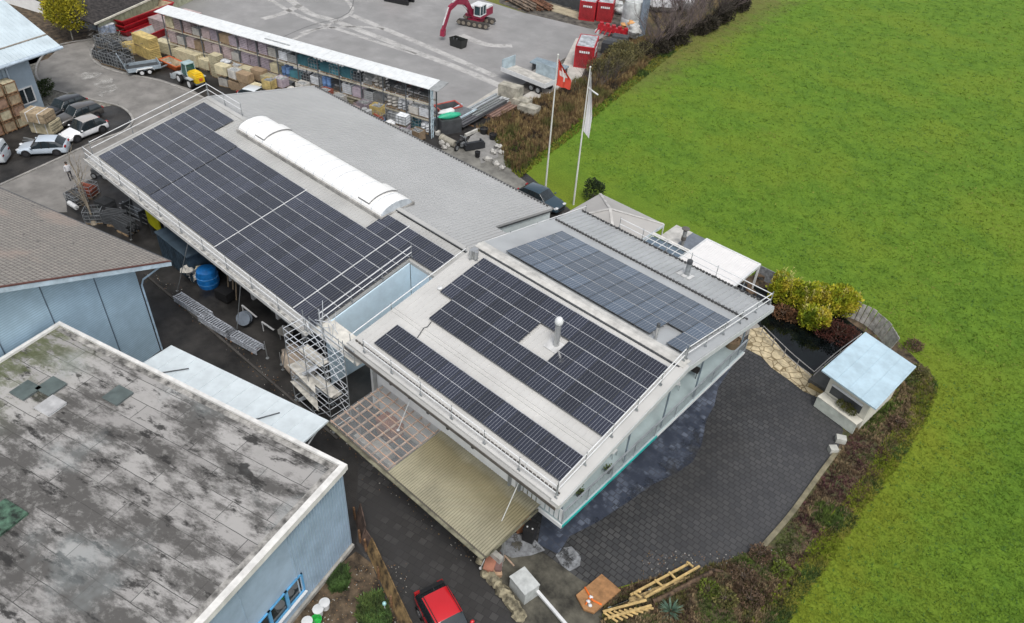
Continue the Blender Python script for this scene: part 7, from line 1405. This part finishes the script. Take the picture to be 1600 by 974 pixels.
def twig(mb, p, d, L, r_, depth, spread=.6, kids=3):
    pts = [p]; dd = d.normalized()
    for i in range(3): dd = (dd + Vector((rv.uniform(-1, 1), rv.uniform(-1, 1), rv.uniform(-.3, .7))) * .18).normalized(); pts.append(pts[-1] + dd * L / 3)
    mb.tube(pts, r_, 4 if depth > 1 else 3, r2=r_ * .5, cap=False)
    if depth:
        for k in range(kids):
            q_ = pts[1 + k % 3]; nd = (dd + Vector((rv.uniform(-1, 1), rv.uniform(-1, 1), rv.uniform(-.1, .6))) * spread * 1.3).normalized(); twig(mb, q_, nd, L * rv.uniform(.5, .75), r_ * .55, depth - 1, spread, kids)
def bare(name, label, pos, h_, stems, spread, m, cat='shrub', grp=None, depth=3, r_=.04, kids=3, wid=.5):
    t = thing(name, label, cat, tuple(pos), 0, grp); mb = MB()
    for k in range(stems):
        a = rv.random() * 6.28; rr_ = rv.random() * wid; twig(mb, Vector((cos(a) * rr_, sin(a) * rr_, 0)), Vector((cos(a) * spread, sin(a) * spread, 1)), h_ * rv.uniform(.45, .62), r_, depth, .6, kids)
    build('branches', mb, m, t, local=True); mb = MB(); mb.lathe((0, 0, 0), [(r_ * 3, 0), (r_ * 1.6, .3)], 7); build('stump', mb, m, t, local=True); return t
def leafy(name, label, pos, clumps, n_, sz, m, cat='shrub', grp=None, trunk=None, up=.3, tm=None):
    t = thing(name, label, cat, tuple(pos), 0, grp); mb = MB(); leaves(mb, clumps, n_, sz, up); build('crown', mb, m, t, local=True)
    mb = MB(); h_ = trunk or .4
    mb.tube([(0, 0, 0), (.03, .02, h_ * .5), (0, .05, h_)], .09 if trunk else .05, 7, r2=.04)
    for k in range(6): a = k * 1.05; mb.tube([(0, 0, h_ * .6), (cos(a) * clumps[0][1] * .6, sin(a) * clumps[0][1] * .6, h_ + .4 * clumps[0][1])], .035, 4, r2=.012)
    build('trunk', mb, tm or mat('bark', (.13, .10, .075), .9, var=.3), t, local=True); return t
# yellow tree top left
GY = leafmat('golden_leaves', (.42, .36, .025), (.17, .18, .02), 1.6); p = at(114, 62)
leafy('deciduous_tree', 'golden-yellow round-crowned tree beside the white house at the top left', p, [((0, 0, 3.4), 2.3, .85), ((1.0, .4, 2.6), 1.5), ((-1.1, -.3, 2.9), 1.5), ((.2, -.8, 4.3), 1.4), ((-.5, .8, 4.6), 1.3), ((.9, -.9, 3.4), 1.2)], 5200, .26, GY, 'tree', trunk=2.0, tm=mat('pale_bark', (.40, .38, .33), .8))
leafy('hedge_shrub', 'dark green shrub at the corner of the grey-blue house', at(70, 152), [((0, 0, .9), 1.0), ((.2, -.6, .7), .7), ((0, .6, 1.2), .7)], 1600, .16, leafmat('dark_leaves', (.05, .075, .02), (.02, .035, .012)))
leafy('conifer_shrub', 'dark evergreen shrub at the foot of the white banner pole', at(926, 312), [((0, 0, .9), .95, 1.1), ((.3, .1, 1.4), .6), ((-.3, 0, 1.5), .6)], 1700, .15, leafmat('evergreen', (.035, .055, .02), (.012, .022, .01)))
# bamboo beside the pond
BM = leafmat('bamboo_leaves', (.46, .45, .02), (.13, .20, .02), .9, (.50, .42, .05))
for i, (px, py, r_, h_, lab) in enumerate(((1216, 476, 1.15, 1.9, 'yellow-green bamboo clump with tall plumes, nearest the white pergola'), (1244, 484, 1.1, 1.8, 'second bamboo clump from the pergola, above the pond'), (1275, 488, 1.25, 1.8, 'broad middle bamboo clump hanging over the pond'), (1305, 492, 1.2, 1.9, 'yellow bamboo clump beside the curved plank fence'), (1262, 512, 1.0, 1.3, 'lower bamboo clump drooping into the pond'))):
    p = at(px, py) + Vector((0, .3, 0)); cl_ = [((0, 0, h_ * .55), r_, 1.0)] + [((rv.uniform(-.9, .9), rv.uniform(-.5, .5), h_ * rv.uniform(.5, 1.05)), r_ * .5, 1.2) for _ in range(6)]
    t = leafy('bamboo', lab, p, cl_, 3600, .20, BM, 'bamboo', 'bamboo clumps beside the pond', up=1.0)
    mb = MB()
    for k in range(34 if i in (0, 1) else 16):
        a = Vector((rv.uniform(-.8, .8), rv.uniform(-.5, .5), h_ * .7)); tp_ = a + Vector((rv.uniform(-.3, .3), rv.uniform(-.3, .3), rv.uniform(.7, 1.9 if i == 0 else 1.1)))
        mb.tube([a, tp_], .018, 3, r2=.006)
        for j in range(7): q_ = a.lerp(tp_, .3 + j * .11); s_ = Vector((rv.uniform(-1, 1), rv.uniform(-1, 1), rv.uniform(.2, .9))) * .16; mb.face([q_, q_ + s_ + Vector((.02, .02, 0)), q_ + s_ * 1.5, q_ + s_ - Vector((.02, .02, 0))])
    build('plume', mb, mat('bamboo_plume', (.42, .38, .12), .8, var=.2), t, local=True)
leafy('red_shrub', 'dark red-brown shrub hanging over the pond below the bamboo', at(1306, 528), [((0, 0, .5), 1.2, .6), ((-.8, -.3, .4), .9, .6), ((.7, .4, .5), .8, .7)], 2600, .13, leafmat('dark_red_leaves', (.10, .03, .022), (.03, .018, .012)), up=0)
leafy('red_shrub', 'rusty dry shrub at the pond edge beside the balcony corner', at(1222, 494), [((0, 0, .35), .9, .5), ((.9, .2, .3), .7, .5)], 1500, .15, leafmat('rusty_leaves', (.20, .10, .05), (.07, .04, .02)))
leafy('box_shrub', 'small olive shrub on the counter of the blue-roofed shed', (Vector((-5.6, 40.55, 1.05))), [((0, 0, .22), .38, .8), ((-.45, .1, .18), .3), ((.35, -.1, .2), .28)], 900, .09, leafmat('olive_leaves', (.14, .14, .03), (.05, .06, .02)))
# bare hedge at the far meadow edge
TW = mat('grey_brown_twig', (.16, .125, .12), .9, var=.25, scale=3); TW2 = mat('dark_twig', (.08, .065, .058), .9, var=.3, scale=3); TW3 = mat('olive_twig', (.17, .145, .07), .9, var=.3, scale=3)
for i, (px, py, h_, st_, sp, m, dp, lab) in enumerate((
    (1020, 78, 5.5, 9, .5, TW, 3, 'bare purple-grey tree at the near end of the far hedge'), (1052, 62, 6.0, 10, .5, TW, 3, 'bare tree with pale trunk in the far hedge, second from its near end'), (1080, 48, 6.0, 10, .6, TW, 3, 'third bare tree of the far hedge'), (1108, 34, 6.5, 10, .6, TW2, 3, 'fourth bare tree of the far hedge, dark and dense'), (1135, 18, 6.5, 10, .6, TW, 3, 'fifth bare tree of the far hedge, at the top edge'), (1035, 52, 5.5, 9, .6, TW2, 3, 'dark bare tree standing behind the near end of the far hedge'), (1070, 30, 6.0, 9, .6, TW, 3, 'bare tree behind the middle of the far hedge'), (1100, 12, 6, 9, .6, TW, 3, 'rearmost bare tree of the far hedge, at the top edge'),
    (925, 140, 3.2, 14, .7, TW2, 3, 'round dark grey bare shrub behind the white banner'), (950, 128, 3.0, 13, .8, TW2, 3, 'dark bare shrub right of the white banner, above the ditch'), (905, 150, 2.2, 9, .7, TW3, 2, 'low bare shrub between the two flags'), (972, 112, 2.8, 12, .8, TW3, 3, 'olive-brown twiggy bush before the windowed red container'), (990, 96, 2.8, 12, .8, TW3, 3, 'olive-brown mound-shaped bush at the end of the bank'))):
    bare('bare_tree' if h_ > 5 else 'bare_shrub', lab, at(px, py), h_, st_, sp, m, 'tree' if h_ > 5 else 'shrub', 'bare hedge along the far meadow edge', dp, .06 if h_ > 5 else .03, 4 if h_ > 5 else 3, 1.2 if h_ > 5 else .8)
for i, (px, py, r_, lab) in enumerate(((958, 112, 1.8, 'olive-green low thicket on the bank, by the red container'), (985, 92, 2.0, 'olive-brown low thicket at the far end of the bank'), (1030, 84, 1.6, 'dark evergreen undergrowth at the foot of the near hedge end'), (1062, 68, 1.7, 'dark undergrowth below the second bare hedge tree'), (1095, 52, 1.7, 'dark undergrowth below the third bare hedge tree'), (1125, 36, 1.8, 'dark undergrowth below the fourth bare hedge tree'), (1150, 18, 1.8, 'dark undergrowth at the top end of the hedge'))):
    leafy('thicket', lab, at(px, py), [((0, 0, .6), r_ * .8, .6)] + [((rv.uniform(-1.3, .6), rv.uniform(-2.6, 2.6), rv.uniform(.3, 1.2)), r_ * rv.uniform(.4, .75), .8) for _ in range(9)], 4600, .22, leafmat('olive_thicket', (.17, .15, .055), (.06, .06, .03)) if i < 2 else leafmat('dark_undergrowth', (.06, .05, .035), (.02, .018, .014)), 'shrub', 'undergrowth along the far hedge')
bare('bare_tree', 'slender bare tree with a pale leaning trunk over the scrap by the tiled roof', at(147, 350), 6.0, 2, .25, mat('pale_trunk', (.30, .26, .20), .9, var=.2), 'tree', None, 3, .09, 3, .2)
# ---------------------------------------------------------------- ground cover
def inside(p, poly):
    c = False; j = len(poly) - 1
    for i in range(len(poly)):
        if (poly[i][1] > p[1]) != (poly[j][1] > p[1]) and p[0] < (poly[j][0] - poly[i][0]) * (p[1] - poly[i][1]) / (poly[j][1] - poly[i][1] + 1e-9) + poly[i][0]: c = not c
        j = i
    return c
def tufts(polypx, n_, h_, mats, blades=5, wd=.05, lean=.5, blob=0):
    poly = [(q_.x, q_.y) for q_ in px2(polypx)]; x0, x1 = min(a for a, b_ in poly), max(a for a, b_ in poly); y0, y1 = min(b_ for a, b_ in poly), max(b_ for a, b_ in poly); mb = MB(); k = 0; tr = 0
    while k < n_ and tr < n_ * 30:
        tr += 1; x, y = rv.uniform(x0, x1), rv.uniform(y0, y1)
        if not inside((x, y), poly): continue
        q_ = noise.noise(Vector((x * .35, y * .35, 3.1))); m = int((q_ + .5) * len(mats) + rv.uniform(-.7, .7)); m = max(0, min(len(mats) - 1, m)); hh = h_ * rv.uniform(.5, 1.3) * (1 + q_ * .8)
        for _ in range(blades):
            a = rv.random() * 6.28; o_ = Vector((cos(a), sin(a), 0)); b0 = Vector((x, y, .02)) + o_ * rv.random() * .12; tp_ = b0 + o_ * hh * lean * rv.random() + Z * hh; s_ = Vector((-o_.y, o_.x, 0)) * wd
            mb.face([b0 - s_, b0 + s_, tp_], m)
        k += 1
    return mb
TG = [mat('tuft_brown', (.16, .10, .045), .9, var=.25), mat('tuft_straw', (.26, .19, .08), .9, var=.2), mat('tuft_olive', (.13, .125, .035), .9, var=.25), mat('tuft_green', (.085, .13, .02), .9, var=.25), mat('tuft_dark', (.045, .032, .02), .9, var=.3)]
stuff('bank_grass', tufts([(745, 205), (800, 172), (850, 150), (905, 128), (960, 75), (1005, 60), (1050, 60), (1002, 112), (952, 152), (884, 208), (842, 243), (805, 272), (785, 245), (782, 222)], 5200, .55, [TG[4], TG[0], TG[1], TG[0], TG[2]], 7, .04), TG_ := [TG[4], TG[0], TG[1], TG[0], TG[2]], 'shaggy brown dead grass on the bank below the flatbed trailer', 'dead grass')
stuff('bank_grass', tufts([(760, 205), (800, 205), (845, 235), (820, 268), (790, 262), (785, 235)], 900, .35, [TG[3], TG[2], TG[3]], 6, .04), [TG[3], TG[2], TG[3]], 'greener rough grass on the slope by the small terrace', 'rough grass')
HM = [mat('heather_maroon', (.12, .052, .052), .9, var=.3), mat('heather_brown', (.13, .085, .05), .9, var=.3), mat('dead_stem', (.27, .20, .11), .9, var=.2), TG[3], mat('bed_moss', (.10, .13, .03), .9, var=.3), TG[2]]
stuff('bed_plants', tufts([(1335, 665), (1400, 640), (1425, 625), (1405, 690), (1385, 730), (1340, 790), (1300, 840), (1275, 872), (1225, 900), (1210, 850), (1265, 775), (1315, 705)], 2300, .16, [HM[4], HM[1], HM[0], HM[0], HM[1], HM[2]], 7, .03), [HM[4], HM[1], HM[0], HM[1], HM[2], HM[3]], 'maroon heather-like ground cover beside the court edging', 'ground cover')
stuff('bed_plants', tufts([(945, 930), (1010, 905), (1110, 885), (1190, 855), (1225, 860), (1250, 900), (1200, 985), (1140, 1040), (930, 1040)], 3000, .18, [HM[3], HM[4], HM[2], HM[1], HM[5], HM[4]], 7, .032), [HM[3], HM[4], HM[2], HM[1], HM[5], HM[2]], 'mixed green and straw-coloured plants in the bed below the court', 'ground cover')
stuff('bed_plants', tufts([(1360, 600), (1430, 570), (1460, 600), (1450, 650), (1410, 690), (1380, 660), (1345, 665)], 1300, .18, [HM[3], HM[5], HM[2], HM[3]], 8, .035), [HM[3], HM[5], HM[2], HM[3]], 'green weeds beside the blue-roofed shed', 'ground cover')
ME = [gm, mat('meadow_edge_yellow', (.20, .20, .025), .9, var=.2), mat('meadow_edge_dark', (.05, .09, .012), .9, var=.2)]
edge_px = [(1455, 585), (1465, 605), (1450, 650), (1420, 700), (1395, 740), (1355, 790), (1325, 835), (1290, 885), (1250, 940), (1215, 1000), (1180, 1040), (1150, 1030), (1188, 975), (1228, 915), (1262, 865), (1292, 825), (1326, 775), (1362, 725), (1385, 685), (1420, 640), (1434, 600)]
stuff('meadow_rim_grass', tufts(edge_px, 4200, .13, ME, 6, .03, 1.2), ME, 'tufted yellowish rim of the meadow along the planting bed', 'rough grass')
stuff('meadow_rim_grass', tufts([(800, 268), (842, 238), (884, 203), (952, 148), (1004, 106), (1060, 62), (1068, 72), (1012, 118), (958, 160), (890, 218), (846, 252), (812, 280)], 1800, .22, ME, 6, .05), ME, 'tufted rim of the meadow along the ditch and the bank', 'rough grass')
# tussocks over the whole meadow
mb = MB(); MT = [gm, mat('sward_dark', (.05, .12, .014), .9, var=.15), mat('sward_yellow', (.17, .20, .03), .9, var=.15)]
k = 0
while k < 30000:
    px, py = rv.uniform(800, 1640), rv.uniform(-20, 1010) ** 1.0; x, y, _ = at(px, py)
    if x < -43 + max(0, (58 - y)) * .9 - max(0, y - 58) * .2 or (y < 54 and x < -1.9 - rv.random() ** 2 * 1.5 - max(0, y - 48) * 2.0): continue
    if y < 50.5 and x < -2.2 - rv.random() ** 2 * 1.2: continue
    k += 1; dist = (Vector((x, y, 0)) - Vector((0, 0, CH))).length / 50; q_ = noise.noise(Vector((x * .12, y * .12, 1))); m = 0 if rv.random() < .9 else (1 if q_ < .1 else 2)
    for _ in range(3):
        a = rv.random() * 6.28; o_ = Vector((cos(a), sin(a), 0)); b0 = Vector((x, y, .0)) + o_ * .15 * rv.random(); s_ = Vector((-o_.y, o_.x, 0)) * .03 * dist; mb.face([b0 - s_, b0 + s_, b0 + o_ * .16 * rv.random() * dist + Z * .10 * rv.uniform(.5, 1.2)], m)
stuff('meadow_sward', mb, MT, 'short tussocky grass sward over the whole meadow', 'grass')
# single plants
t = thing('yucca', 'spiky blue-green yucca below the timber frame', 'plant', tuple(at(1048, 955))); mb = MB()
for k in range(60):
    a = rv.random() * 6.28; e_ = rv.uniform(.1, 1.3); d = Vector((cos(a) * cos(e_), sin(a) * cos(e_), sin(e_))); s_ = Vector((-sin(a), cos(a), 0)) * .035; mb.face([s_ * .6, d * .35 + s_, d * .75 + Z * -.05 * (1.3 - e_), d * .35 - s_, s_ * -.6])
build('leaf_rosette', mb, mat('yucca_green', (.12, .20, .14), .6, var=.2), t, local=True); mb = MB(); mb.lathe((0, 0, 0), [(.08, 0), (.06, .12)], 7); build('stem', mb, BROWNW, t, local=True)
for i, (px, py, r_, m_, lab) in enumerate(((1105, 925, .55, 0, 'bright moss-green cushion plant in the bed below the rotten logs'), (1130, 940, .6, 1, 'straw-green shrub in the lower bed'), (1160, 905, .7, 2, 'twiggy brown shrub at the court corner above the bed'), (1170, 940, .6, 2, 'dark brown dead shrub in the lower bed near the meadow'), (1185, 870, .55, 2, 'thin brown shrub hanging over the court corner'), (1218, 895, .5, 0, 'green cushion plant at the lower end of the court edging'), (1400, 665, .5, 2, 'dark maroon shrub below the blue-roofed shed'), (1435, 585, .6, 1, 'green shrub behind the far corner of the blue-roofed shed'), (560, 950, .0, 0, ''), (1425, 545, .6, 2, 'brown dead shrub by the plank fence end'))):
    if not lab: continue
    leafy('garden_shrub', lab, at(px, py), [((0, 0, r_ * .5), r_, .7), ((r_ * .5, .2, r_ * .4), r_ * .6)], 600, .12, (leafmat('moss_leaves', (.16, .20, .03), (.07, .10, .02)), leafmat('straw_leaves', (.19, .17, .06), (.08, .09, .03)), leafmat('brown_leaves', (.17, .11, .07), (.07, .05, .035)))[m_])
stuff('garden_creeper', tufts([(565, 935), (595, 928), (608, 960), (612, 1000), (570, 1000), (560, 960)], 900, .2, [mat('creeper_green', (.05, .10, .02), .8, var=.3), mat('creeper_light', (.10, .15, .03), .8, var=.3)], 7, .05, 1.2), [MATS['creeper_green'], MATS['creeper_light']], 'green leafy creeper beside the plank fence', 'ground cover')
stuff('garden_creeper', tufts([(512, 905), (535, 885), (545, 898), (540, 922), (520, 925)], 420, .2, [MATS['creeper_green'], MATS['creeper_green']], 7, .05, 1.2), [MATS['creeper_green'], MATS['creeper_green']], 'dark green creeper at the foot of the grey hall wall', 'ground cover')
# debris: small stones and leaves along alley edges and court rim
mb = MB()
for k in range(900):
    c_ = rv.random()
    if c_ < .45: x = rv.uniform(-50, -15); q_ = Vector((x, 16.9 + rv.gauss(0, .35), .02))
    elif c_ < .75: q_ = at(rv.uniform(480, 640), rv.uniform(880, 974)); q_.z = .02
    else: q_ = at(rv.uniform(1000, 1250), rv.uniform(860, 900)); q_.z = .03
    s_ = rv.uniform(.02, .06); a = rv.random() * 3; mb.box(q_, (s_, s_ * rv.uniform(.5, 1.5), s_ * .6), a, rv.choice((0, 1, 2)))
stuff('ground_litter', mb, [CONC, BROWNW, mat('leaf_litter', (.16, .11, .05), .9)], 'scattered small stones and dead leaves along the alley edges', 'litter')
